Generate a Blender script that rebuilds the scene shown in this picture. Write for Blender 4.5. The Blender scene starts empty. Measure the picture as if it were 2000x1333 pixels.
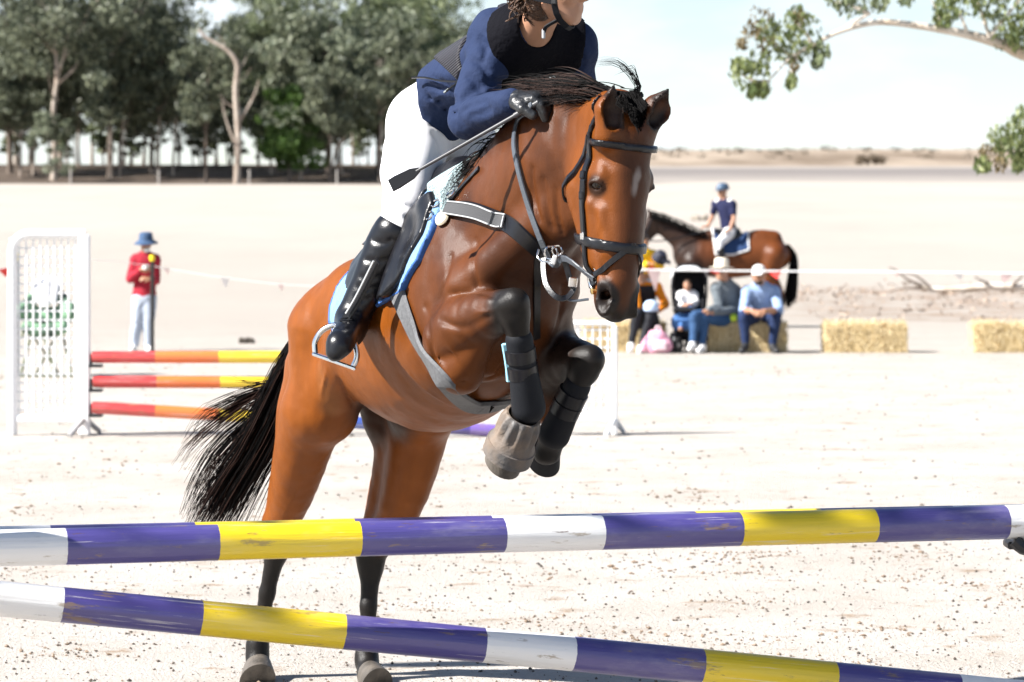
import bpy, math, random, os
import numpy as np
from mathutils import Vector, Matrix, noise as mnoise

random.seed(7)
RNG = np.random.default_rng(11)
scene = bpy.context.scene
R = math.radians

# ------------------------------------------------------------------ camera, sky, sun, exposure
FPX = 6500.0          # focal length in pixels of a 2000 px wide picture
HC = 1.55             # eye height of the photographer
HOR = 450.0           # row of the eye level in a 2000 x 1333 picture
cam_d = bpy.data.cameras.new("camera")
cam = bpy.data.objects.new("camera", cam_d)
scene.collection.objects.link(cam)
cam.location = (0, 0, HC)
cam.rotation_euler = (R(90), 0, 0)
cam_d.sensor_width = 36.0
cam_d.lens = FPX / 2000.0 * 36.0
cam_d.shift_y = (HOR - 666.5) / 2000.0
cam_d.clip_start = 0.1
cam_d.clip_end = 6000
cam_d.dof.use_dof = True
cam_d.dof.focus_distance = 10.0
cam_d.dof.aperture_fstop = 7.1
scene.camera = cam

SUN_DIR = Vector((-0.72, -0.25, 0.65)).normalized()      # towards the sun
SUN_EL = math.asin(SUN_DIR.z)
SUN_AZ = math.atan2(SUN_DIR.x, SUN_DIR.y)                # clockwise from +Y
sun_d = bpy.data.lights.new("sun", 'SUN')
sun_d.energy = 5.0
sun_d.angle = R(0.53)
sun_d.color = (1.0, 0.965, 0.915)
sun = bpy.data.objects.new("sun", sun_d)
scene.collection.objects.link(sun)
sun.rotation_euler = SUN_DIR.to_track_quat('Z', 'Y').to_euler()

world = bpy.data.worlds.new("World")
scene.world = world
world.use_nodes = True
wn, wl = world.node_tree.nodes, world.node_tree.links
wn.clear()
w_out = wn.new("ShaderNodeOutputWorld")
w_bg = wn.new("ShaderNodeBackground")
w_sky = wn.new("ShaderNodeTexSky")
w_sky.sky_type = 'NISHITA'
w_sky.sun_disc = False
w_sky.sun_elevation = SUN_EL
w_sky.sun_rotation = SUN_AZ
w_sky.air_density = 1.0
w_sky.dust_density = 0.2
w_sky.ozone_density = 1.3
w_sky.altitude = 700
w_bg.inputs['Strength'].default_value = 0.05
# thin broken cloud over the clear sky
w_tc = wn.new("ShaderNodeTexCoord")
w_map = wn.new("ShaderNodeMapping")
w_map.inputs['Scale'].default_value = (9.0, 9.0, 26.0)
w_nz = wn.new("ShaderNodeTexNoise")
w_nz.inputs['Scale'].default_value = 1.3
w_nz.inputs['Detail'].default_value = 6.0
w_nz.inputs['Roughness'].default_value = 0.55
w_rmp = wn.new("ShaderNodeValToRGB")
w_rmp.color_ramp.elements[0].position = 0.40
w_rmp.color_ramp.elements[0].color = (0.30, 0.30, 0.30, 1)
w_rmp.color_ramp.elements[1].position = 0.66
w_rmp.color_ramp.elements[1].color = (0.85, 0.85, 0.85, 1)
w_mix = wn.new("ShaderNodeMix")
w_mix.data_type = 'RGBA'
w_mix.inputs[7].default_value = (8.2, 8.8, 9.5, 1)
wl.new(w_tc.outputs['Generated'], w_map.inputs['Vector'])
wl.new(w_map.outputs['Vector'], w_nz.inputs['Vector'])
wl.new(w_nz.outputs['Fac'], w_rmp.inputs['Fac'])
# the thin cloud and haze lie low; overhead the sky is clear
w_sep = wn.new("ShaderNodeSeparateXYZ")
wl.new(w_tc.outputs['Generated'], w_sep.inputs[0])
w_fall = wn.new("ShaderNodeMapRange")
w_fall.interpolation_type = 'SMOOTHSTEP'
w_fall.inputs[1].default_value = 0.04
w_fall.inputs[2].default_value = 0.42
w_fall.inputs[3].default_value = 1.0
w_fall.inputs[4].default_value = 0.0
wl.new(w_sep.outputs[2], w_fall.inputs[0])
w_mul = wn.new("ShaderNodeMath")
w_mul.operation = 'MULTIPLY'
wl.new(w_rmp.outputs['Color'], w_mul.inputs[0])
wl.new(w_fall.outputs[0], w_mul.inputs[1])
wl.new(w_mul.outputs[0], w_mix.inputs[0])
wl.new(w_sky.outputs['Color'], w_mix.inputs[6])
wl.new(w_mix.outputs[2], w_bg.inputs['Color'])
wl.new(w_bg.outputs['Background'], w_out.inputs['Surface'])

scene.view_settings.view_transform = 'Standard'
scene.view_settings.look = 'None'
scene.view_settings.exposure = 1.5
scene.view_settings.gamma = 1.0
scene.view_settings.use_curve_mapping = False
scene.render.engine = 'CYCLES'
scene.cycles.use_denoising = True
scene.cycles.max_bounces = 6
scene.cycles.transparent_max_bounces = 6

# ------------------------------------------------------------------ helpers
def at(px, py, D):
    """a point of the place, given where the photograph shows it and its distance in metres"""
    return Vector(((px - 1000.0) * D / FPX, D, HC - (py - HOR) * D / FPX))

def ground_D(py):
    return FPX * HC / (py - HOR)

COL = scene.collection

def tag(o, label=None, cat=None, group=None, kind=None):
    if label: o['label'] = label
    if cat: o['category'] = cat
    if group: o['group'] = group
    if kind: o['kind'] = kind
    return o

def empty(name, loc=(0, 0, 0), rz=0.0):
    o = bpy.data.objects.new(name, None)
    o.location = loc
    o.rotation_euler = (0, 0, rz)
    o.empty_display_size = 0.2
    COL.objects.link(o)
    return o

def link(name, me, parent=None, world_coords=True):
    """one object; with world_coords the mesh is in world space and stays put under its parent"""
    o = bpy.data.objects.new(name, me)
    COL.objects.link(o)
    if parent is not None:
        o.parent = parent
        if world_coords:
            o.matrix_parent_inverse = world_of(parent).inverted()
    return o

def world_of(o):
    m = Matrix.LocRotScale(o.location, o.rotation_euler, o.scale)
    if o.parent is not None:
        m = world_of(o.parent) @ o.matrix_parent_inverse @ m
    return m

def mesh_np(name, verts, faces, mat=None, smooth=True, cols=None):
    """fast mesh from arrays; faces is an (n,k) int array"""
    verts = np.asarray(verts, np.float32)
    faces = np.asarray(faces, np.int32)
    me = bpy.data.meshes.new(name)
    n, k = faces.shape
    me.vertices.add(len(verts))
    me.vertices.foreach_set("co", verts.ravel())
    me.loops.add(n * k)
    me.loops.foreach_set("vertex_index", faces.ravel())
    me.polygons.add(n)
    me.polygons.foreach_set("loop_start", np.arange(0, n * k, k, dtype=np.int32))
    me.polygons.foreach_set("loop_total", np.full(n, k, np.int32))
    me.update(calc_edges=True)
    me.polygons.foreach_set("use_smooth", np.full(n, bool(smooth)))
    if cols is not None:
        a = me.attributes.new("coat", 'FLOAT_COLOR', 'POINT')
        c = np.ones((len(verts), 4), np.float32)
        c[:, :3] = cols
        a.data.foreach_set("color", c.ravel())
    if mat: me.materials.append(mat)
    me.update()
    return me

class MB:
    """collects shapes into one mesh"""
    def __init__(s):
        s.v, s.f, s.m = [], [], []
    def add(s, vs, fs, mi=0):
        b = len(s.v)
        s.v += [tuple(v) for v in vs]
        s.f += [tuple(i + b for i in f) for f in fs]
        s.m += [mi] * len(fs)
    def box(s, c, size, rot=None, mi=0, bev=0.0):
        x, y, z = [d / 2 for d in size]
        M = rot if rot is not None else Matrix.Identity(3)
        c = Vector(c)
        if bev <= 0:
            vs = [c + M @ Vector((sx * x, sy * y, sz * z)) for sx in (-1, 1) for sy in (-1, 1) for sz in (-1, 1)]
            s.add(vs, [(0, 1, 3, 2), (4, 6, 7, 5), (0, 4, 5, 1), (2, 3, 7, 6), (0, 2, 6, 4), (1, 5, 7, 3)], mi)
            return
        b = min(bev, x * .9, y * .9, z * .9)
        vs, idx = [], {}
        for sx in (-1, 1):
            for sy in (-1, 1):
                for sz in (-1, 1):
                    for ax in range(3):
                        p = [sx * x, sy * y, sz * z]
                        for a2 in range(3):
                            if a2 != ax: p[a2] -= (sx, sy, sz)[a2] * b
                        idx[(sx, sy, sz, ax)] = len(vs)
                        vs.append(c + M @ Vector(p))
        fs = []
        S = (-1, 1)
        for ax in range(3):
            o1, o2 = [(1, 2), (2, 0), (0, 1)][ax]
            for sg in S:
                q = []
                for (a, d) in ((-1, -1), (1, -1), (1, 1), (-1, 1)):
                    k = [0, 0, 0]; k[ax] = sg; k[o1] = a; k[o2] = d
                    q.append(idx[(k[0], k[1], k[2], ax)])
                fs.append(tuple(q if sg > 0 else q[::-1]))
            for a in S:
                for d in S:      # edges along ax
                    q = []
                    for e in S:
                        k = [0, 0, 0]; k[ax] = e; k[o1] = a; k[o2] = d
                        pr = [idx[(k[0], k[1], k[2], o1)], idx[(k[0], k[1], k[2], o2)]]
                        q += pr if e < 0 else pr[::-1]
                    fs.append(tuple(q if a * d < 0 else q[::-1]))
        for sx in S:
            for sy in S:
                for sz in S:
                    t = [idx[(sx, sy, sz, 0)], idx[(sx, sy, sz, 1)], idx[(sx, sy, sz, 2)]]
                    fs.append(tuple(t if sx * sy * sz > 0 else t[::-1]))
        s.add(vs, fs, mi)
    def tube(s, pts, rad, sides=8, cap=True, mi=0, up=None, flat=1.0):
        """sweep a circle (or an ellipse, flat < 1) along a polyline"""
        pts = [Vector(p) for p in pts]
        n = len(pts)
        if not hasattr(rad, '__len__'): rad = [rad] * n
        tang = []
        for i in range(n):
            a = pts[max(i - 1, 0)]; b = pts[min(i + 1, n - 1)]
            t = (b - a)
            tang.append(t.normalized() if t.length > 1e-9 else Vector((0, 0, 1)))
        u = Vector(up) if up is not None else (Vector((0, 0, 1)) if abs(tang[0].z) < 0.9 else Vector((1, 0, 0)))
        vs = []
        for i in range(n):
            t = tang[i]
            u = u - t * u.dot(t)
            if u.length < 1e-6: u = t.orthogonal()
            u.normalize()
            w = t.cross(u)
            for k in range(sides):
                a = 2 * math.pi * k / sides
                vs.append(pts[i] + (u * math.cos(a) * flat + w * math.sin(a)) * rad[i])
        fs = []
        for i in range(n - 1):
            for k in range(sides):
                k2 = (k + 1) % sides
                fs.append((i * sides + k, i * sides + k2, (i + 1) * sides + k2, (i + 1) * sides + k))
        if cap:
            fs.append(tuple(range(sides))[::-1])
            fs.append(tuple((n - 1) * sides + k for k in range(sides)))
        s.add(vs, fs, mi)
    def lathe(s, prof, c=(0, 0, 0), sides=24, rot=None, mi=0, sx=1.0, sy=1.0):
        c = Vector(c); M = rot if rot is not None else Matrix.Identity(3)
        vs, fs = [], []
        n = len(prof)
        for r, z in prof:
            for k in range(sides):
                a = 2 * math.pi * k / sides
                vs.append(c + M @ Vector((math.cos(a) * r * sx, math.sin(a) * r * sy, z)))
        for i in range(n - 1):
            for k in range(sides):
                k2 = (k + 1) % sides
                fs.append((i * sides + k, i * sides + k2, (i + 1) * sides + k2, (i + 1) * sides + k))
        fs.append(tuple(range(sides))[::-1]); fs.append(tuple((n - 1) * sides + k for k in range(sides)))
        s.add(vs, fs, mi)
    def ribbon(s, pts, nrm, width, thick=0.004, mi=0, wdir=None):
        """flat strap along pts, lying on a surface with normals nrm"""
        pts = [Vector(p) for p in pts]; n = len(pts)
        if not hasattr(width, '__len__'): width = [width] * n
        vs = []
        for i in range(n):
            t = (pts[min(i + 1, n - 1)] - pts[max(i - 1, 0)]).normalized()
            N = Vector(nrm[i]); N = (N - t * N.dot(t))
            if N.length < 1e-6: N = t.orthogonal()
            N.normalize()
            w = t.cross(N) * (width[i] / 2)
            e = w * 0.86
            vs += [pts[i] - w, pts[i] - e + N * thick, pts[i] + e + N * thick, pts[i] + w, pts[i] + e - N * thick * .6, pts[i] - e - N * thick * .6]
        fs = []
        for i in range(n - 1):
            for k in range(6):
                k2 = (k + 1) % 6
                fs.append((i * 6 + k2, i * 6 + k, (i + 1) * 6 + k, (i + 1) * 6 + k2))
        fs.append(tuple(range(6))); fs.append(tuple((n - 1) * 6 + k for k in range(6))[::-1])
        s.add(vs, fs, mi)
    def mesh(s, name, mats, smooth=True, angle=None):
        me = bpy.data.meshes.new(name)
        me.from_pydata([tuple(v) for v in s.v], [], s.f)
        if not isinstance(mats, (list, tuple)): mats = [mats]
        for m in mats: me.materials.append(m)
        if len(mats) > 1: me.polygons.foreach_set("material_index", s.m)
        me.polygons.foreach_set("use_smooth", [bool(smooth)] * len(s.f))
        if smooth and angle is not None:
            me.set_sharp_from_angle(angle=R(angle))
        me.update()
        return me
    def build(s, name, mats, parent=None, smooth=True, angle=40, world_coords=True):
        return link(name, s.mesh(name, mats, smooth, angle), parent, world_coords)

def rot_to(z, x=None):
    """3x3 rotation with +Z along z (and +X near x)"""
    z = Vector(z).normalized()
    x = Vector(x) if x is not None else (Vector((1, 0, 0)) if abs(z.x) < .9 else Vector((0, 1, 0)))
    x = (x - z * x.dot(z)).normalized()
    y = z.cross(x)
    return Matrix((x, y, z)).transposed()

def spline(pts, n):
    """Catmull-Rom through pts, n points"""
    P = [Vector(p) for p in pts]
    P = [P[0] * 2 - P[1]] + P + [P[-1] * 2 - P[-2]]
    m = len(P) - 3
    out = []
    for i in range(n):
        u = i / (n - 1) * m
        j = min(int(u), m - 1); t = u - j
        a, b, c, d = P[j], P[j + 1], P[j + 2], P[j + 3]
        out.append(0.5 * ((2 * b) + (c - a) * t + (2 * a - 5 * b + 4 * c - d) * t * t + (3 * b - a - 3 * c + d) * t ** 3))
    return out

def lerp_list(vals, n):
    vals = list(vals)
    return [float(np.interp(i / (n - 1) * (len(vals) - 1), range(len(vals)), vals)) for i in range(n)]

# ------------------------------------------------------------------ materials
def mat(name, col, rough=0.6, spec=0.5, metal=0.0, coat=0.0, var=0.0, vscale=8.0, col2=None, bump=0.0, bscale=40.0,
        sheen=0.0, stretch=None, trans=0.0, sss=0.0, attr=None, detail=4.0):
    m = bpy.data.materials.new(name)
    m.use_nodes = True
    nt = m.node_tree; N = nt.nodes; L = nt.links
    b = N["Principled BSDF"]
    b.inputs['Base Color'].default_value = (*col, 1)
    b.inputs['Roughness'].default_value = rough
    b.inputs['Specular IOR Level'].default_value = spec
    b.inputs['Metallic'].default_value = metal
    b.inputs['Coat Weight'].default_value = coat
    b.inputs['Coat Roughness'].default_value = 0.15
    if sheen: b.inputs['Sheen Weight'].default_value = sheen
    if trans: b.inputs['Transmission Weight'].default_value = trans
    if sss:
        b.inputs['Subsurface Weight'].default_value = sss
        b.inputs['Subsurface Radius'].default_value = (0.02, 0.008, 0.004)
    tc = N.new("ShaderNodeTexCoord")
    mp = N.new("ShaderNodeMapping")
    L.new(tc.outputs['Object'], mp.inputs['Vector'])
    if stretch: mp.inputs['Scale'].default_value = stretch
    src = None
    if attr:
        a = N.new("ShaderNodeAttribute"); a.attribute_name = attr
        src = a.outputs['Color']
    if var or col2 is not None:
        nz = N.new("ShaderNodeTexNoise")
        nz.inputs['Scale'].default_value = vscale
        nz.inputs['Detail'].default_value = detail
        L.new(mp.outputs['Vector'], nz.inputs['Vector'])
        rp = N.new("ShaderNodeValToRGB")
        rp.color_ramp.elements[0].position = 0.35
        rp.color_ramp.elements[1].position = 0.65
        L.new(nz.outputs['Fac'], rp.inputs['Fac'])
        if attr:
            mx = N.new("ShaderNodeMix"); mx.data_type = 'RGBA'; mx.blend_type = 'MULTIPLY'
            mx.inputs[0].default_value = 1.0
            lo = 1 - var
            rp.color_ramp.elements[0].color = (lo, lo, lo, 1)
            rp.color_ramp.elements[1].color = (1, 1, 1, 1)
            L.new(src, mx.inputs[6]); L.new(rp.outputs['Color'], mx.inputs[7])
            src = mx.outputs[2]
        else:
            c2 = col2 if col2 is not None else tuple(c * (1 - var) for c in col)
            rp.color_ramp.elements[0].color = (*c2, 1)
            rp.color_ramp.elements[1].color = (*col, 1)
            src = rp.outputs['Color']
    if src is not None: L.new(src, b.inputs['Base Color'])
    if bump:
        nb = N.new("ShaderNodeTexNoise")
        nb.inputs['Scale'].default_value = bscale
        nb.inputs['Detail'].default_value = 5.0
        L.new(mp.outputs['Vector'], nb.inputs['Vector'])
        bp = N.new("ShaderNodeBump")
        bp.inputs['Strength'].default_value = bump
        bp.inputs['Distance'].default_value = 0.02
        L.new(nb.outputs['Fac'], bp.inputs['Height'])
        L.new(bp.outputs['Normal'], b.inputs['Normal'])
    return m

# ------------------------------------------------------------------ rounded solids from distance fields
class Field:
    def __init__(s, lo, hi, h):
        s.lo = np.array(lo, float); s.h = h
        s.n = np.ceil((np.array(hi, float) - s.lo) / h).astype(int) + 1
        s.a = np.full(tuple(s.n), 1.0, np.float32)
    def _sub(s, lo, hi):
        i0 = np.clip(np.floor((lo - s.lo) / s.h).astype(int), 0, s.n)
        i1 = np.clip(np.ceil((hi - s.lo) / s.h).astype(int) + 1, 0, s.n)
        if (i1 <= i0).any(): return None
        sl = tuple(slice(a, b) for a, b in zip(i0, i1))
        ax = [((np.arange(a, b) * s.h) + l).astype(np.float32) for a, b, l in zip(i0, i1, s.lo)]
        return sl, ax
    def _mix(s, sl, d, k, op):
        A = s.a[sl]
        if op == 'cut':
            d = -d
            h = np.maximum(k - np.abs(A - d), 0) / k if k > 0 else 0
            s.a[sl] = np.maximum(A, d) + h * h * k * .25
        else:
            h = np.maximum(k - np.abs(A - d), 0) / k if k > 0 else 0
            s.a[sl] = np.minimum(A, d) - h * h * k * .25
    def cone(s, a, b, ra, rb, k=0.03, op='add', sq=None):
        """round cone a..b; sq=(direction, factor) squashes the section along a direction"""
        a = np.array(a, float); b = np.array(b, float)
        m = k + 3 * s.h + (0.05 if op == 'add' else 0.0)
        lo = np.minimum(a - ra, b - rb) - m; hi = np.maximum(a + ra, b + rb) + m
        r = s._sub(lo, hi)
        if r is None: return
        sl, ax = r
        X = ax[0][:, None, None] - a[0]; Y = ax[1][None, :, None] - a[1]; Z = ax[2][None, None, :] - a[2]
        ba = b - a
        if sq is not None:
            n = np.array(sq[0], float); n /= np.linalg.norm(n); g = 1.0 / sq[1] - 1.0
            t = (X * n[0] + Y * n[1] + Z * n[2]) * g
            X = X + t * n[0]; Y = Y + t * n[1]; Z = Z + t * n[2]
            ba = ba + n * (ba @ n) * g
        l2 = float(ba @ ba)
        if l2 < 1e-10:
            d = np.sqrt(X * X + Y * Y + Z * Z) - ra
        else:
            t = np.clip((X * ba[0] + Y * ba[1] + Z * ba[2]) / l2, 0, 1).astype(np.float32)
            ql = np.sqrt((X - t * ba[0]) ** 2 + (Y - t * ba[1]) ** 2 + (Z - t * ba[2]) ** 2)
            d = ql - (ra + (rb - ra) * t)
        if sq is not None: d = d * (0.5 + 0.5 * sq[1]) if sq[1] < 1 else d
        s._mix(sl, d.astype(np.float32), k, op)
    def ell(s, c, M, rad, k=0.03, op='add'):
        """ellipsoid; M columns = its axes"""
        c = np.array(c, float); M = np.array(M, float); rad = np.array(rad, float)
        e = np.sqrt(((M * rad[None, :]) ** 2).sum(1)) + k + 3 * s.h
        r = s._sub(c - e, c + e)
        if r is None: return
        sl, ax = r
        X = ax[0][:, None, None] - c[0]; Y = ax[1][None, :, None] - c[1]; Z = ax[2][None, None, :] - c[2]
        q = [(X * M[0, i] + Y * M[1, i] + Z * M[2, i]) / rad[i] for i in range(3)]
        k0 = np.sqrt(q[0] ** 2 + q[1] ** 2 + q[2] ** 2)
        k1 = np.sqrt(sum((q[i] / rad[i]) ** 2 for i in range(3))) + 1e-6
        s._mix(sl, (k0 * (k0 - 1) / k1).astype(np.float32), k, op)
    def chain(s, pts, rs, k=0.03, op='add', sq=None, n=0):
        """smooth limb through several stations: plain union inside, blended once"""
        if n:
            q = spline(pts, n); rs = lerp_list(rs, n); pts = q
        A = np.array([list(p) for p in pts]); r = np.array(rs)[:, None]
        m = k + 3 * s.h + 0.03
        w = s._sub((A - r).min(0) - m, (A + r).max(0) + m)
        if w is None: return
        sl = w[0]
        t = Field.__new__(Field); t.lo = s.lo + np.array([q.start for q in sl]) * s.h; t.h = s.h
        t.n = np.array([q.stop - q.start for q in sl]); t.a = np.full(tuple(t.n), 1.0, np.float32)
        for i in range(len(pts) - 1): t.cone(pts[i], pts[i + 1], rs[i], rs[i + 1], 0.0, 'add', sq)
        s._mix(sl, t.a, k, op)
    def copy(s):
        f = Field.__new__(Field); f.lo = s.lo; f.h = s.h; f.n = s.n; f.a = s.a.copy(); return f
    def coords(s):
        return [((np.arange(n) * s.h) + l).astype(np.float32) for n, l in zip(s.n, s.lo)]
    def sample(s, P):
        P = np.atleast_2d(np.asarray(P, float))
        q = (P - s.lo) / s.h
        inside = ((q >= 0) & (q < s.n - 1)).all(1)
        q = np.clip(q, 0, s.n - 1.001); i = q.astype(int); f = q - i
        v = 0
        for dx in (0, 1):
            for dy in (0, 1):
                for dz in (0, 1):
                    w = (f[:, 0] if dx else 1 - f[:, 0]) * (f[:, 1] if dy else 1 - f[:, 1]) * (f[:, 2] if dz else 1 - f[:, 2])
                    v = v + w * s.a[i[:, 0] + dx, i[:, 1] + dy, i[:, 2] + dz]
        return np.where(inside, v, 1.0)
    def grad(s, p):
        p = np.array(p, float); e = s.h * 1.5
        P = np.array([p + d for d in (np.array([e, 0, 0]), np.array([-e, 0, 0]), np.array([0, e, 0]), np.array([0, -e, 0]), np.array([0, 0, e]), np.array([0, 0, -e]))])
        v = s.sample(P)
        g = np.array([v[0] - v[1], v[2] - v[3], v[4] - v[5]])
        return Vector(g / (np.linalg.norm(g) + 1e-9))
    def nets(s, iso=0.0):
        A = s.a - iso if iso else s.a
        S = A < 0
        # cells that are cut
        al = np.ones(tuple(s.n - 1), bool); an = np.zeros(tuple(s.n - 1), bool)
        for dx in (0, 1):
            for dy in (0, 1):
                for dz in (0, 1):
                    c = S[dx:s.n[0] - 1 + dx, dy:s.n[1] - 1 + dy, dz:s.n[2] - 1 + dz]
                    al &= c; an |= c
        act = an & ~al
        del al, an
        I = np.argwhere(act)
        if len(I) == 0: return np.zeros((0, 3)), np.zeros((0, 4), int)
        cor = {}
        for dx in (0, 1):
            for dy in (0, 1):
                for dz in (0, 1):
                    cor[(dx, dy, dz)] = A[I[:, 0] + dx, I[:, 1] + dy, I[:, 2] + dz]
        acc = np.zeros((len(I), 3)); cnt = np.zeros(len(I))
        for ax in range(3):
            o = [a for a in range(3) if a != ax]
            for e1 in (0, 1):
                for e2 in (0, 1):
                    k0 = [0, 0, 0]; k0[o[0]] = e1; k0[o[1]] = e2
                    k1 = list(k0); k1[ax] = 1
                    v0, v1 = cor[tuple(k0)], cor[tuple(k1)]
                    x = (v0 < 0) != (v1 < 0)
                    t = np.where(x, v0 / np.where(x, v0 - v1, 1), 0)
                    p = np.zeros((len(I), 3)); p[:, o[0]] = e1; p[:, o[1]] = e2; p[:, ax] = t
                    acc += p * x[:, None]; cnt += x
        V = (I + acc / np.maximum(cnt, 1)[:, None]) * s.h + s.lo
        idx = np.full(tuple(s.n - 1), -1, np.int32)
        idx[act] = np.arange(len(I), dtype=np.int32)
        F = []
        for ax in range(3):
            sl0 = [slice(1, n - 1) for n in s.n]; sl1 = list(sl0)
            sl0[ax] = slice(0, s.n[ax] - 1); sl1[ax] = slice(1, s.n[ax])
            a, b = S[tuple(sl0)], S[tuple(sl1)]
            E = np.argwhere(a != b)
            if len(E) == 0: continue
            flip = a[tuple(E.T)]
            off = np.ones(3, int); off[ax] = 0
            E = E + off
            o1, o2 = [(1, 2), (2, 0), (0, 1)][ax]
            q = []
            for (d1, d2) in ((-1, -1), (0, -1), (0, 0), (-1, 0)):
                c = E.copy(); c[:, o1] += d1; c[:, o2] += d2
                q.append(idx[tuple(c.T)])
            q = np.stack(q, 1)
            q[~flip] = q[~flip][:, ::-1]
            F.append(q)
        F = np.concatenate(F)
        F = F[(F >= 0).all(1)]
        return V, F

def relax(V, F, it=1, lam=0.5):
    """a little Laplacian smoothing on a quad mesh"""
    for _ in range(it):
        acc = np.zeros_like(V); cnt = np.zeros(len(V))
        for k in range(4):
            a, b = F[:, k], F[:, (k + 1) % 4]
            for j in range(3):
                acc[:, j] += np.bincount(a, V[b, j], len(V)) + np.bincount(b, V[a, j], len(V))
            cnt += np.bincount(a, minlength=len(V)) + np.bincount(b, minlength=len(V))
        V = V + lam * (acc / np.maximum(cnt, 1)[:, None] - V)
    return V
# ------------------------------------------------------------------ ground, grove, hills
def hgt(x, y):
    """height of the paddock: flat arena, then a long rise to a ridge"""
    def ss(t): t = min(max(t, 0), 1); return t * t * (3 - 2 * t)
    px = 1000 + FPX * x / max(y, 5)
    z = 0.0
    pr = [(-60, 0), (56, 0), (80, .16), (110, .75), (150, 1.9), (200, 3.3), (285, 5.45), (330, 6.35), (420, 8.9), (520, 11.9), (700, 16.9), (800, 18.0), (1000, 15), (2600, -40)]
    for (a, za), (b, zb) in zip(pr, pr[1:]):
        if a <= y < b:
            z = za + (zb - za) * (y - a) / (b - a); break
    # left, behind the grove, the land falls away
    k = ss((y - 322) / 50) * ss((-4 - x * 300 / max(y, 300)) / 9)
    z += 1.7 * ss((y - 284) / 30) * ss((2 - x * 300 / max(y, 300)) / 8)
    z2 = 7.7 - (y - 322) * .02
    z = z * (1 - k) + min(z, z2) * k
    if y > 500: z += 1.2 * math.sin(x * .013 + 1.0) * ss((y - 500) / 150) + ss((x + 20) / 160) * .9 * ss((y - 500) / 150)
    z += .06 * mnoise.noise(Vector((x * .05, y * .05, 0))) * ss((y - 30) / 40) * 2
    z += .010 * mnoise.noise(Vector((x * 1.1, y * 1.1, 3))) * ss((30 - y) / 10)
    return z

ys = list(np.arange(-8, 6, 2.0)) + list(np.arange(6, 20, .25)) + list(np.arange(20, 60, 1.0)) + list(np.arange(60, 130, 3)) + list(np.arange(130, 460, 8)) + list(np.arange(460, 1000, 20)) + list(np.arange(1000, 2601, 160))
V, F = [], []
NXg = 90
for y in ys:
    w = max(30, 6 + y * .55)
    for i in range(NXg + 1):
        t = i / NXg * 2 - 1
        x = w * (abs(t) ** 1.5) * (1 if t > 0 else -1)
        V.append((x, y, hgt(x, y)))
for j in range(len(ys) - 1):
    for i in range(NXg):
        a = j * (NXg + 1) + i
        F.append((a, a + 1, a + NXg + 2, a + NXg + 1))

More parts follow.
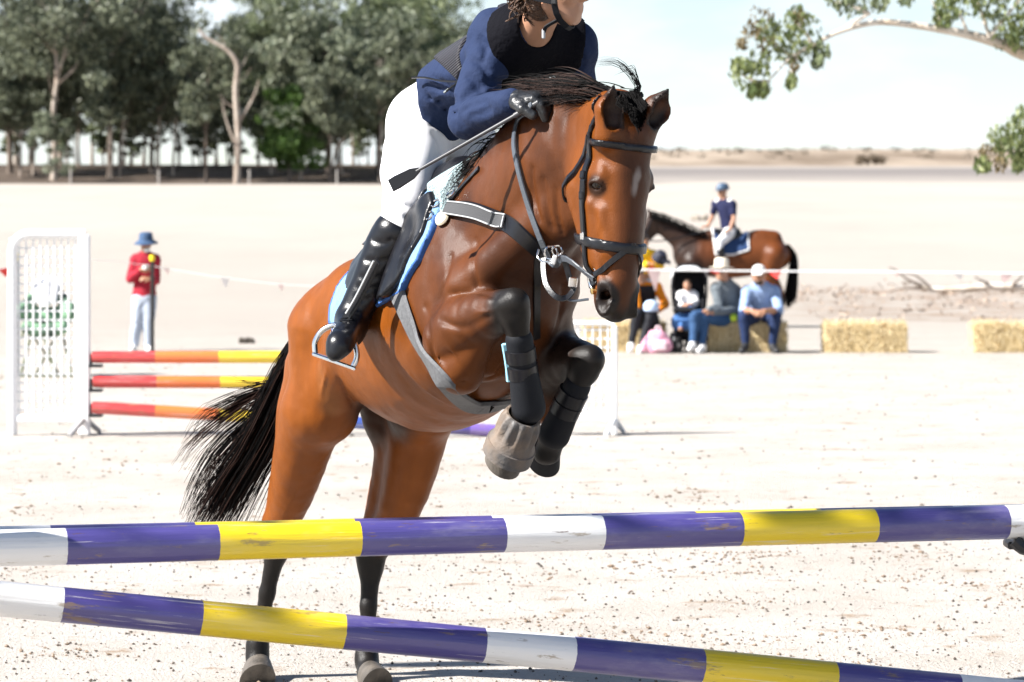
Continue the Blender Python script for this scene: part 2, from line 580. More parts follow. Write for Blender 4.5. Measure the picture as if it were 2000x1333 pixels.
def ground_material():
    m = bpy.data.materials.new("dry_paddock")
    m.use_nodes = True
    N, L = m.node_tree.nodes, m.node_tree.links
    b = N["Principled BSDF"]; b.inputs['Roughness'].default_value = .95; b.inputs['Specular IOR Level'].default_value = .1
    g = N.new("ShaderNodeNewGeometry")
    sep = N.new("ShaderNodeSeparateXYZ"); L.new(g.outputs['Position'], sep.inputs[0])
    def noise(sc, det=5, rough=.6, stretch=None):
        mp = N.new("ShaderNodeMapping"); L.new(g.outputs['Position'], mp.inputs['Vector'])
        if stretch: mp.inputs['Scale'].default_value = stretch
        n = N.new("ShaderNodeTexNoise"); n.inputs['Scale'].default_value = sc; n.inputs['Detail'].default_value = det; n.inputs['Roughness'].default_value = rough
        L.new(mp.outputs['Vector'], n.inputs['Vector']); return n.outputs['Fac']
    def ramp(src, stops):
        r = N.new("ShaderNodeValToRGB")
        e = r.color_ramp.elements
        while len(e) > 1: e.remove(e[-1])
        e[0].position = stops[0][0]; e[0].color = (*stops[0][1], 1)
        for p, c in stops[1:]:
            q = e.new(p); q.color = (*c, 1)
        L.new(src, r.inputs['Fac']); return r.outputs['Color']
    def mix(f, a, c, mode='MIX'):
        x = N.new("ShaderNodeMix"); x.data_type = 'RGBA'; x.blend_type = mode
        if isinstance(f, float): x.inputs[0].default_value = f
        else: L.new(f, x.inputs[0])
        for s, i in ((a, 6), (c, 7)):
            if isinstance(s, tuple): x.inputs[i].default_value = (*s, 1)
            else: L.new(s, x.inputs[i])
        return x.outputs[2]
    def rng(src, a, c, d=0.0, e=1.0):
        r = N.new("ShaderNodeMapRange"); r.interpolation_type = 'SMOOTHSTEP'
        r.inputs[1].default_value = a; r.inputs[2].default_value = c; r.inputs[3].default_value = d; r.inputs[4].default_value = e
        L.new(src, r.inputs[0]); return r.outputs[0]
    def mul(a, c):
        x = N.new("ShaderNodeMath"); x.operation = 'MULTIPLY'
        for s, i in ((a, 0), (c, 1)):
            if isinstance(s, (int, float)): x.inputs[i].default_value = s
            else: L.new(s, x.inputs[i])
        return x.outputs[0]
    A, Bc = (.53, .492, .45), (.455, .412, .365)
    col = ramp(noise(.9, 6, .62), [(.35, Bc), (.62, A)])
    col = mix(rng(noise(3.2, 7, .7), .55, .70), col, (.33, .25, .18))                 # churned brown patches
    col = mix(mul(rng(noise(9, 6, .7), .60, .70), .65), col, (.20, .125, .08))
    col = mix(mul(rng(noise(60, 3, .6), .62, .74), .8), col, (.16, .12, .09))         # grit
    col = mix(mul(rng(noise(130, 3, .6), .60, .74), .5), col, (.62, .55, .46))
    # far paddock: straw with faint bands
    y = sep.outputs[1]; x = sep.outputs[0]
    far = ramp(noise(.12, 6, .6, (1, .35, 1)), [(.3, (.365, .33, .29)), (.7, (.415, .373, .33))])
    col = mix(rng(y, 26, 62), col, far)
    # strewn litter under the trees at the right, 55-70 m
    k = mul(mul(rng(y, 54, 58), rng(y, 84, 76)), mul(rng(x, 4.2, 6.2), rng(noise(.7, 7, .75), .42, .58)))
    col = mix(mul(k, .75), col, (.27, .195, .145))
    # ploughed dark strip below the ridge and burnt-off band
    pl_ = mul(mul(rng(y, 318, 332), rng(y, 500, 440)), rng(x, -14, -4))
    col = mix(mul(pl_, rng(y, 300, 420, .25, .85)), col, (.15, .135, .13))
    hill = ramp(noise(.05, 7, .7, (1, .3, 1)), [(.38, (.17, .13, .095)), (.6, (.33, .27, .21))])
    col = mix(rng(y, 470, 500), col, hill)
    # leaf litter and dark earth under the grove
    gl = mul(mul(rng(y, 283, 287), rng(y, 420, 380)), rng(x, 2, -5))
    litter = ramp(noise(.6, 6, .7), [(.3, (.055, .042, .033)), (.7, (.12, .092, .072))])
    col = mix(gl, col, litter)
    L.new(col, b.inputs['Base Color'])
    bp = N.new("ShaderNodeBump"); bp.inputs['Strength'].default_value = .75; bp.inputs['Distance'].default_value = .03
    h1 = N.new("ShaderNodeMath"); h1.operation = 'ADD'
    L.new(noise(14, 8, .75), h1.inputs[0]); L.new(noise(70, 4, .7), h1.inputs[1])
    L.new(h1.outputs[0], bp.inputs['Height']); L.new(bp.outputs['Normal'], b.inputs['Normal'])
    return m
M_GROUND = ground_material()
tag(link("ground", mesh_np("ground", V, F, M_GROUND)), kind='structure')

def gz(x, y): return hgt(x, y)
def on_ground(px, py):
    """where the line of sight through a pixel meets the ground"""
    D = 4.0
    while D < 900:
        p = at(px, py, D)
        if p.z <= hgt(p.x, p.y): break
        D *= 1.004
    return Vector((p.x, p.y, hgt(p.x, p.y)))

# pebbles and droppings scattered over the arena
_r = np.random.default_rng(21)
base = [(1, 0, 0), (-1, 0, 0), (0, 1, 0), (0, -1, 0), (0, 0, 1), (0, 0, -1)]
tri = [(0, 2, 4), (2, 1, 4), (1, 3, 4), (3, 0, 4), (2, 0, 5), (1, 2, 5), (3, 1, 5), (0, 3, 5)]
def scatter(name, n, y0, y1, r0, r1, material, flat=.7, clump=0, dens=None):
    V, F = [], []
    centres = [(_r.uniform(-.19, .19), _r.uniform(0, 1)) for _ in range(max(clump, 1))]
    k = 0
    while k < n:
        if clump:
            cx, cy = centres[_r.integers(len(centres))]
            y = y0 * (y1 / y0) ** min(max(cy + _r.normal(0, .02), 0), 1); x = cx * y + _r.normal(0, .12)
        else:
            y = y0 * (y1 / y0) ** _r.uniform(0, 1); x = _r.uniform(-.2, .2) * y
        if dens is not None and not dens(x, y): k += .2; continue
        r = r0 * (r1 / r0) ** (_r.uniform(0, 1) ** 2.2)
        z = hgt(x, y)
        b = len(V); a = _r.uniform(0, 6.28); ca, sa = math.cos(a), math.sin(a)
        for p in base:
            q = [c * r * _r.uniform(.7, 1.25) for c in p]
            V.append((x + q[0] * ca - q[1] * sa, y + q[0] * sa + q[1] * ca, z + q[2] * flat + r * flat * .55))
        F += [(b + t[0], b + t[1], b + t[2]) for t in tri]
        k += 1
    o = link(name, mesh_np(name, V, F, material, False))
    return tag(o, kind='stuff')
M_PEB = mat("dark_pebble", (.055, .047, .040), rough=.9, col2=(.13, .10, .075), vscale=3)
M_CLOD = mat("brown_clod", (.15, .105, .070), rough=.95, col2=(.28, .21, .15), vscale=8)
scatter("pebbles", 5200, 9.6, 17, .0025, .0095, M_PEB)
scatter("pebbles", 2600, 15, 44, .005, .016, M_PEB, .5)
scatter("clods", 2600, 9.6, 16, .003, .013, M_CLOD, .6, clump=46)
scatter("clods", 900, 15, 42, .006, .024, M_CLOD, .4, clump=40)

# ------------------------------------------------------------------ trees
def leafmat(name, a, b, tr=.25):
    m = bpy.data.materials.new(name); m.use_nodes = True
    N, L = m.node_tree.nodes, m.node_tree.links
    p = N["Principled BSDF"]; p.inputs['Roughness'].default_value = .5; p.inputs['Specular IOR Level'].default_value = .35
    oi = N.new("ShaderNodeNewGeometry")
    r = N.new("ShaderNodeValToRGB"); r.color_ramp.elements[0].color = (*a, 1); r.color_ramp.elements[1].color = (*b, 1)
    L.new(oi.outputs['Random Per Island'], r.inputs['Fac'])
    L.new(r.outputs['Color'], p.inputs['Base Color'])
    t = N.new("ShaderNodeBsdfTranslucent"); L.new(r.outputs['Color'], t.inputs['Color'])
    x = N.new("ShaderNodeMixShader"); x.inputs[0].default_value = tr
    o = N["Material Output"]
    L.new(p.outputs[0], x.inputs[1]); L.new(t.outputs[0], x.inputs[2]); L.new(x.outputs[0], o.inputs['Surface'])
    return m
M_GUM = leafmat("gum_leaf", (.055, .080, .044), (.25, .285, .150))
M_GUMD = leafmat("dull_gum_leaf", (.048, .062, .042), (.205, .222, .142))
M_GUMG = leafmat("grey_gum_leaf", (.08, .105, .07), (.30, .325, .22))
M_BRIGHT = leafmat("bright_green_leaf", (.040, .085, .016), (.105, .18, .04))
M_GUMNEAR = leafmat("near_gum_leaf", (.06, .095, .03), (.26, .29, .115), .4)
M_GUMRED = leafmat("red_gum_tip", (.10, .075, .035), (.22, .17, .08), .3)
def barkmat(name, a, b):
    return mat(name, a, rough=.9, col2=b, vscale=1.6, stretch=(2.2, 2.2, .5), bump=.6, bscale=5, spec=.15)
M_BARKP = barkmat("pale_gum_bark", (.46, .40, .34), (.26, .20, .16))
M_BARKD = barkmat("dark_bark", (.085, .065, .052), (.20, .16, .13))
M_BARKW = barkmat("smooth_white_bark", (.66, .60, .53), (.44, .36, .28))

def leaf_clump(V, F, c, rad, n, size, rng, droop=.5):
    c = np.array(c)
    d = rng.normal(0, 1, (n, 3)); d /= np.linalg.norm(d, axis=1)[:, None]
    P = c + d * (rng.uniform(.25, 1, (n, 1)) ** .5) * np.array(rad)
    a = rng.normal(0, 1, (n, 3)); a[:, 2] -= droop * 2; a /= np.linalg.norm(a, axis=1)[:, None]
    w = rng.normal(0, 1, (n, 3)); w -= a * (a * w).sum(1)[:, None]; w /= np.linalg.norm(w, axis=1)[:, None]
    s = size * rng.uniform(.6, 1.4, (n, 1))
    b = len(V) // 1 if isinstance(V, list) else 0
    q = np.stack([P - a * s * .5, P + w * s * .20, P + a * s * .5, P - w * s * .20], 1).reshape(-1, 3)
    i0 = sum(len(v) for v in V)
    V.append(q); F.append(np.arange(n * 4).reshape(n, 4) + i0)

def gum_meshes(seed, H_, lean=0.0, crown0=.42, spread=.24, nl=42, leaves=95, size=.55, tw=.26, forks=4, blob=.075):
    """(trunk mesh builder, leaf arrays) of an open gum: leaning stem, rising limbs, layered clumps of leaves"""
    rng = np.random.default_rng(seed)
    mb = MB(); V, F = [], []
    ln = np.array([lean, 0, 1.0])
    st = [Vector((0, 0, -.3))]
    for i in range(1, 7):
        t = i / 6
        st.append(Vector((lean * H_ * t + rng.normal(0, .018) * H_ * t, rng.normal(0, .018) * H_ * t, H_ * .86 * t)))
    S = spline(st, 14)
    mb.tube(S, [tw * (1.25 if j == 0 else 1) * (1 - .80 * j / 13) for j in range(14)], 8)
    tips = [S[-1]]
    for i in range(forks * 3):
        j = rng.integers(int(14 * crown0 * .8), 13)
        a = rng.uniform(0, 6.28); up = rng.uniform(.5, 1.5)
        L = H_ * rng.uniform(.12, .30)
        d = Vector((math.cos(a), math.sin(a), up)).normalized()
        p0 = S[j]; p1 = p0 + d * L * .5 + Vector((0, 0, L * .05)); p2 = p0 + d * L + Vector((0, 0, L * .18))
        q = spline([p0, p1, p2], 6); r0 = tw * (1 - .80 * j / 13) * .5
        mb.tube(q, [r0 * (1 - .75 * k / 5) for k in range(6)], 5, cap=False)
        tips.append(p2); tips.append(q[3])
    for i in range(nl):
        if rng.random() < .75:
            t = tips[rng.integers(len(tips))]
            c = np.array(t) + rng.normal(0, 1, 3) * np.array([spread, spread, spread * .6]) * H_ * .33
        else:
            z = rng.uniform(crown0, 1.0); c = np.array([lean * H_ * z, 0, z * H_]) + rng.normal(0, 1, 3) * np.array([spread, spread, .03]) * H_ * .6
        r = H_ * blob * rng.uniform(.6, 1.4)
        leaf_clump(V, F, c, (r * 1.25, r * 1.25, r * .75), leaves, size, rng)
    return mb, (np.concatenate(V), np.concatenate(F))

def place_tree(name, proto, x, y, rz, sc, label, group, cat="tree"):
    """a tree made of shared trunk and crown meshes"""
    r = empty(name, (x, y, gz(x, y)), rz); r.scale = (sc, sc, sc * random.uniform(.95, 1.08))
    tag(r, label, cat, group)
    for n, me in proto:
        o = bpy.data.objects.new(n, me); COL.objects.link(o); o.parent = r
    return r
def proto(seed, bark, leaf, **k):
    mb, (lv, lf) = gum_meshes(seed, **k)
    return [("trunk", mb.mesh("trunk", bark, True, 60)), ("crown", mesh_np("crown", lv, lf, leaf, False))]
PT = dict(
    tall=[proto(1, M_BARKP, M_GUMD, H_=21, crown0=.42, spread=.22, nl=44, leaves=110, tw=.30, forks=5, lean=.02),
          proto(2, M_BARKD, M_GUMD, H_=20, crown0=.24, spread=.26, nl=74, leaves=100, tw=.26, forks=6, lean=-.03),
          proto(3, M_BARKP, M_GUMD, H_=22, crown0=.40, spread=.22, nl=44, leaves=110, tw=.28, forks=5, lean=.05)],
    mid=[proto(4, M_BARKD, M_GUM, H_=17.5, crown0=.22, spread=.32, nl=96, leaves=120, tw=.28, forks=6, size=.5),
         proto(5, M_BARKD, M_GUMG, H_=16, crown0=.20, spread=.34, nl=100, leaves=120, tw=.30, forks=6, size=.5)],
    thin=[proto(6, M_BARKD, M_GUMD, H_=13, crown0=.45, spread=.20, nl=42, leaves=80, tw=.13, forks=4, lean=.04),
          proto(7, M_BARKP, M_GUMD, H_=14, crown0=.5, spread=.18, nl=38, leaves=80, tw=.14, forks=4, lean=-.05)],
    low=[proto(11, M_BARKD, M_GUMD, H_=7, crown0=.30, spread=.30, nl=26, leaves=70, tw=.09, forks=3, lean=.06, size=.45),
         proto(12, M_BARKP, M_GUMD, H_=8.5, crown0=.45, spread=.26, nl=22, leaves=70, tw=.11, forks=4, lean=-.07, size=.45),
         proto(13, M_BARKD, M_GUM, H_=6, crown0=.2, spread=.34, nl=26, leaves=70, tw=.08, forks=3, lean=.10, size=.45)],
    bush=[proto(8, M_BARKD, M_BRIGHT, H_=8.5, crown0=.12, spread=.26, nl=70, leaves=110, tw=.10, forks=3, size=.42, blob=.085),
          proto(9, M_BARKD, M_GUMG, H_=7.5, crown0=.2, spread=.26, nl=38, leaves=90, tw=.10, forks=3, size=.42)])
GROVE = "gum trees of the grove behind the paddock fence"
def gx(px, y): return (px - 1000) * y / FPX
random.seed(3)
gl = [  # px, distance, kind, variant, scale, label
    (105, 292, 'tall', 0, 1.02, "tall pale-trunked gum tree standing behind the leftmost fence post"),
    (215, 295, 'tall', 2, .98, "gum tree with a pale forked trunk between the first and second fence posts"),
    (462, 286.5, None, 0, 1, "bare grey dead tree with a crooked top bending left above the third fence post"),
    (20, 300, 'tall', 1, 1.05, "dark gum tree at the grove's left end, cut off by the photo edge"),
    (296, 300, 'tall', 1, .86, "dull dark gum tree rising behind the second fence post"),
    (398, 306, 'tall', 1, .56, "lower dark gum tree just left of the bare dead tree"),
    (545, 300, 'mid', 0, .90, "rounded green gum tree just right of the bare dead tree"),
    (640, 296, 'mid', 1, 1.0, "big grey-green gum tree with a broad leafy crown behind the last fence post"),
    (740, 305, 'mid', 0, 1.0, "dark green gum tree behind the rider's white breeches"),
    (840, 318, 'mid', 0, .94, "gum tree at the grove's right end, behind the rider's back"),
    (565, 291, 'bush', 0, 1.0, "bright green young tree low in front of the grey-green gum"),
    (95, 289, 'bush', 1, .80, "small pale grey-green sapling left of the first fence post"),
    (155, 310, 'thin', 0, 1.15, None), (60, 312, 'thin', 1, 1.2, None), (255, 315, 'thin', 0, 1.1, None), (350, 318, 'thin', 1, .85, None),
    (280, 325, 'thin', 0, 1.2, None), (425, 322, 'thin', 0, .85, None), (505, 318, 'thin', 1, 1.0, None), (590, 325, 'thin', 0, 1.0, None),
    (690, 322, 'thin', 0, 1.1, None), (180, 328, 'thin', 1, 1.2, None), (775, 325, 'thin', 1, 1.1, None), (120, 326, 'tall', 2, .82, None), (30, 330, 'tall', 0, .8, None), (235, 332, 'tall', 1, .8, None), (450, 335, 'thin', 0, 1.1, None), (660, 334, 'tall', 1, .74, None), (900, 336, 'mid', 1, .78, None)]
_anch = [(-200, "the photo's left edge"), (138, "the leftmost fence post"), (310, "the second fence post"), (462, "the bare dead tree"), (655, "the rightmost fence post")]
def slim_label(px, kind, v):
    """counts the unnamed trees rightwards from the nearest thing one can find"""
    ax, an = [a for a in _anch if a[0] <= px][-1]
    k = sorted(g[0] for g in gl if g[5] is None and g[2] is not None and [a for a in _anch if a[0] <= g[0]][-1][0] == ax).index(px)
    o = "first second third fourth fifth sixth seventh eighth ninth tenth eleventh twelfth thirteenth fourteenth fifteenth sixteenth".split()[min(k, 15)]
    kd = {'thin': "slim gum stem", 'low': "low understorey gum", 'tall': "tall shaded gum", 'mid': "leafy shaded gum"}[kind]
    return kd + ", " + o + " in the grove counting right from " + an
for i in range(18):
    gl.append((-20 + i * 54 + random.uniform(-24, 24), random.uniform(288, 300), 'thin', 1 if i % 4 else 0, random.uniform(.75, 1.0), None))
for i in range(34):
    gl.append((-30 + i * 28 + random.uniform(-20, 20), random.uniform(302, 350), 'low', i % 3, random.uniform(.7, 1.25), None))
gl = [g for g in gl if not (g[5] is None and g[2] == 'thin' and g[1] < 301 and 425 < g[0] < 500)]
for px, y, kind, v, sc, lb in gl:
    x = gx(px, y)
    if kind is None:
        r = empty("dead_tree", (x, y, gz(x, y))); tag(r, lb, "tree", GROVE)
        mb = MB()
        S = spline([(0, 0, -.3), (.15, 0, 4), (-.1, 0, 8), (.05, 0, 10.3), (-.9, 0, 11.6), (-2.6, 0, 12.6), (-3.3, 0, 13.4)], 18)
        mb.tube(S, [.30 - .012 * j for j in range(18)], 8)
        mb.tube(spline([(0, 0, 5), (1.4, .2, 7.4), (1.9, .3, 9.0)], 6), [.12, .1, .09, .07, .05, .03], 6)
        mb.tube(spline([(-.05, 0, 3.2), (-1.0, .2, 5.8), (-1.3, .3, 7.6)], 6), [.10, .09, .07, .06, .05, .03], 6)
        mb.build("trunk", M_BARKP, r, world_coords=False)
        for (z, dx) in ((6.5, -1.5), (8.7, 1.2), (9.8, .9), (11.8, -1.9)):
            mb = MB(); mb.tube(spline([(0 if z < 11 else -1.1, 0, z), (dx * .6, .1, z + .5), (dx, .1, z + 1.3)], 5), [.05, .045, .035, .025, .012], 5)
            mb.build("branch", M_BARKP, r, world_coords=False)
        continue
    place_tree("gum_tree" if kind != 'bush' else "young_tree", PT[kind][v], x, y, random.uniform(0, 6.28), sc,
               lb or slim_label(px, kind, v), GROVE)
# snapped limb hanging pale against the grey-green gum
mb = MB(); c = at(655, 300, 293)
mb.tube(spline([c + Vector((.9, 0, 1.6)), c + Vector((.2, 0, .6)), c, c + Vector((-.25, 0, -1.1))], 8), [.10, .14, .16, .16, .15, .14, .12, .08], 7)
mb.build("trunk", M_BARKW, [o for o in bpy.data.objects if o.get('label', '').startswith("big grey-green gum")][0]).name = "broken_limb"

# paddock fence: four grey posts and wires
for px, py in ((138, 345), (310, 347), (487, 342), (658, 337)):
    y = 284.0; x = gx(px, y)
    mb = MB(); mb.tube([(x, y, gz(x, y) - .3), (x + .01, y, gz(x, y) + 1.32)], [.085, .075], 8)
    tag(mb.build("fence_post", mat("weathered_post", (.42, .39, .36), rough=.9, var=.3)),
        {138: "leftmost weathered grey post of the wire fence below the grove", 310: "second weathered grey fence post from the left, below the grove",
         487: "grey fence post under the bare dead tree", 658: "rightmost grey fence post, left of the rider's breeches"}[px], "fence post", "posts of the paddock fence")
mb = MB()
for h in (.45, .85, 1.2):
    pts = [(gx(px, 284.0), 284.0, gz(gx(px, 284.0), 284.0) + h) for px in range(-60, 1300, 60)]
    mb.tube(pts, .006, 4)
tag(mb.build("fence_wire", mat("wire", (.3, .3, .3), rough=.5, metal=.6)), "thin wire strung between the grey fence posts below the grove", "fence wire")
# two scrubby bushes and a line of scrub on the ridge
for px, sc, lb in ((1683, 1.0, "smaller of two lone round bushes on the ridge at right"), (1710, 1.25, "wider of two lone round bushes on the ridge at right")):
    y = 500.0; x = gx(px, y)
    rng = np.random.default_rng(px); V, F = [], []
    for i in range(16): leaf_clump(V, F, (rng.normal(0, .55), rng.normal(0, .5), rng.uniform(.3, 1.35)), (.45, .45, .4), 60, .30, rng)
    r = empty("round_bush", (x, y, gz(x, y))); r.scale = (sc, sc, 1.0); tag(r, lb, "bush", "bushes on the ridge")
    o = bpy.data.objects.new("crown", mesh_np("crown", np.concatenate(V), np.concatenate(F), leafmat("dry_scrub", (.10, .075, .05), (.23, .18, .125)), False)); COL.objects.link(o); o.parent = r
rng = np.random.default_rng(77); V, F = [], []
for i in range(150):
    y = rng.uniform(560, 790); x = gx(rng.uniform(1150, 2100), y)
    h = rng.uniform(.3, 1.3) if y > 680 else rng.uniform(.2, .7)
    leaf_clump(V, F, (x, y, gz(x, y) + h * .4), (h * 1.6, h, h * .6), 26, .45, rng, .1)
tag(link("ridge_scrub", mesh_np("ridge_scrub", np.concatenate(V), np.concatenate(F), leafmat("ridge_scrub_leaf", (.07, .06, .045), (.20, .16, .11)), False)), kind='stuff')

# ------------------------------------------------------------------ the near gum at the right: trunk outside the picture, limb and sprays inside it
YT = 36.0
gum = empty("gum_tree", (at(2380, 400, YT).x, YT, 0)); tag(gum, "gum tree whose pale limb and leaf sprays hang in from the upper right edge", "tree")
mb = MB()
tx = gum.location.x
mb.tube(spline([(tx + .1, YT, -.2), (tx, YT, 1.6), (tx + .15, YT, 3.0), (tx + .6, YT + .2, 5.5), (tx + .8, YT + .3, 8)], 14), lerp_list([.42, .36, .33, .26, .16], 14), 12)
mb.build("trunk", M_BARKW, gum)
limb = spline([Vector((tx, YT, 2.9)), at(2150, 150, YT), at(2000, 105, YT), at(1960, 88, YT - .1), at(1890, 68, YT - .15), at(1800, 52, YT - .2), at(1715, 44, YT - .2), at(1640, 62, YT - .2), at(1588, 88, YT - .2), at(1545, 112, YT - .25), at(1500, 160, YT - .3)], 40)
mb = MB(); mb.tube(limb, lerp_list([.20, .10, .078, .062, .048, .038, .033, .026, .019, .013, .007], 40), 10); mb.build("limb", M_BARKW, gum)
twigs = [((1935, 78), (1918, 30), (1905, -20)), ((1890, 66), (1880, 40), (1870, 20)), ((1830, 56), (1833, 30), (1820, 0)), ((1588, 88), (1570, 60), (1552, 40)), ((1545, 112), (1520, 90), (1490, 60)),
         ((1560, 105), (1548, 130), (1546, 150)), ((1930, 76), (1975, 20), (2010, -20)), ((1640, 62), (1690, 32), (1700, 25)), ((1700, 28), (1660, 10), (1630, 4)), ((1500, 160), (1470, 158), (1440, 140))]
for t in twigs:
    mb = MB(); mb.tube(spline([at(a, b, YT - .2) for a, b in t], 7), lerp_list([.022, .014, .007], 7), 6, cap=False); mb.build("twig", M_BARKW, gum)
mb = MB(); mb.tube(spline([Vector((tx, YT, 2.2)), at(2150, 350, YT), at(2000, 310, YT - .1), at(1955, 280, YT - .1)], 12), lerp_list([.09, .05, .02, .008], 12), 6, cap=False); mb.build("limb", M_BARKW, gum)
def spray(blobs, leaf, n, size, seed, name="leaf_spray"):
    rng = np.random.default_rng(seed)
    for (px, py, rx, ry) in blobs:
        V, F = [], []
        c = at(px, py, YT - .2); s = YT / FPX
        leaf_clump(V, F, c, (rx * s * 1.25, .30, ry * s * 1.2), int(n * 1.5), size * .72, rng, .9)
        tag(link(name, mesh_np(name, np.concatenate(V), np.concatenate(F), leaf, False), gum), kind='stuff')
spray([(1575, 70, 28, 42), (1555, 40, 20, 26), (1548, 95, 30, 28), (1520, 75, 22, 30), (1465, 150, 34, 26), (1480, 125, 22, 24), (1448, 132, 18, 16), (1545, 160, 8, 14), (1490, 175, 10, 14), (1470, 178, 10, 14), (1500, 60, 20, 26)], M_GUMNEAR, 70, .115, 1)
spray([(1487, 40, 22, 26), (1470, 60, 18, 18), (1500, 85, 18, 18), (1447, 86, 10, 12), (1550, 128, 10, 14), (1560, 30, 14, 14)], M_GUMRED, 34, .10, 2)
spray([(1670, 12, 36, 18), (1690, -6, 40, 22), (1720, 4, 14, 22), (1640, 0, 24, 14), (1770, -6, 12, 18), (1605, 100, 14, 18), (1596, 120, 8, 14)], M_GUM, 60, .115, 3)
spray([(1880, 8, 50, 26), (1850, 20, 22, 26), (1930, 12, 30, 30), (1975, 20, 34, 40), (1965, 62, 28, 30), (1990, 75, 24, 22), (1840, 40, 14, 18), (1900, -14, 60, 20), (2010, 40, 30, 50)], M_GUMNEAR, 85, .115, 4)
spray([(1985, 270, 26, 40), (1955, 270, 20, 26), (1995, 240, 16, 26), (1970, 295, 26, 20), (2010, 290, 26, 40), (1920, 322, 14, 14), (1990, 320, 10, 16)], M_GUMNEAR, 75, .115, 5)
spray([(1926, 295, 10, 12), (1950, 300, 12, 20), (1955, 325, 8, 14)], M_GUMRED, 26, .10, 6)
# crown above the picture, around the trunk
rng = np.random.default_rng(9); V, F = [], []
for i in range(46):
    leaf_clump(V, F, (tx + rng.normal(0, 1.5), YT + rng.normal(0, 1.6), 6.5 + rng.normal(0, 1.1)), (.8, .8, .55), 120, .16, rng, .8)
link("crown", mesh_np("crown", np.concatenate(V), np.concatenate(F), M_GUM, False), gum)
# ------------------------------------------------------------------ the jumping horse
TH = R(68.0)
HX = np.array([math.cos(TH), -math.sin(TH), 0.0])          # heading: to the right and towards the camera
RX = np.array([-math.sin(TH), -math.cos(TH), 0.0])         # the horse's right
X0, D0 = -0.42, 11.1

def B(s, l, z):
    return Vector((X0 + HX[0] * s + RX[0] * l, D0 + HX[1] * s + RX[1] * l, z))

def pt(px, py, s, l=0.0):
    return at(px, py, D0 + HX[1] * s + RX[1] * l)

# head frame: u = right, v = out of the face, w = down the face
_hu = Vector((-math.cos(R(31)), -math.sin(R(31)), 0.0))
_hw = Vector((-0.075, -0.03, -1.0)).normalized()
_hu = (_hu - _hw * _hu.dot(_hw)).normalized()
_hv = _hw.cross(_hu).normalized()
if _hv.y > 0: _hv = -_hv
HEAD0 = at(1222, 203, 9.52)
HM = np.array([list(_hu), list(_hv), list(_hw)]).T
def H(u, v, w):
    return HEAD0 + _hu * u + _hv * v + _hw * w

EAR = [(at(1190, 246, 9.44), at(1199, 166, 9.43)), (at(1262, 240, 9.50), at(1305, 174, 9.46))]
KNEE_R = at(1004, 592, 9.76); FET_R = at(1032, 792, 9.86)
KNEE_L = at(1152, 703, 9.96); FET_L = at(1084, 846, 10.06)
HOCK_R = at(541, 1047, 11.46); HFET_R = at(503, 1268, 11.52)
HOCK_L = at(724, 1080, 11.5); HFET_L = at(716, 1288, 11.46)
COR_RF = at(1004, 855, 9.93); COR_LF = at(1068, 884, 10.1)
COR_RH = at(503, 1308, 11.49); COR_LH = at(722, 1318, 11.40)

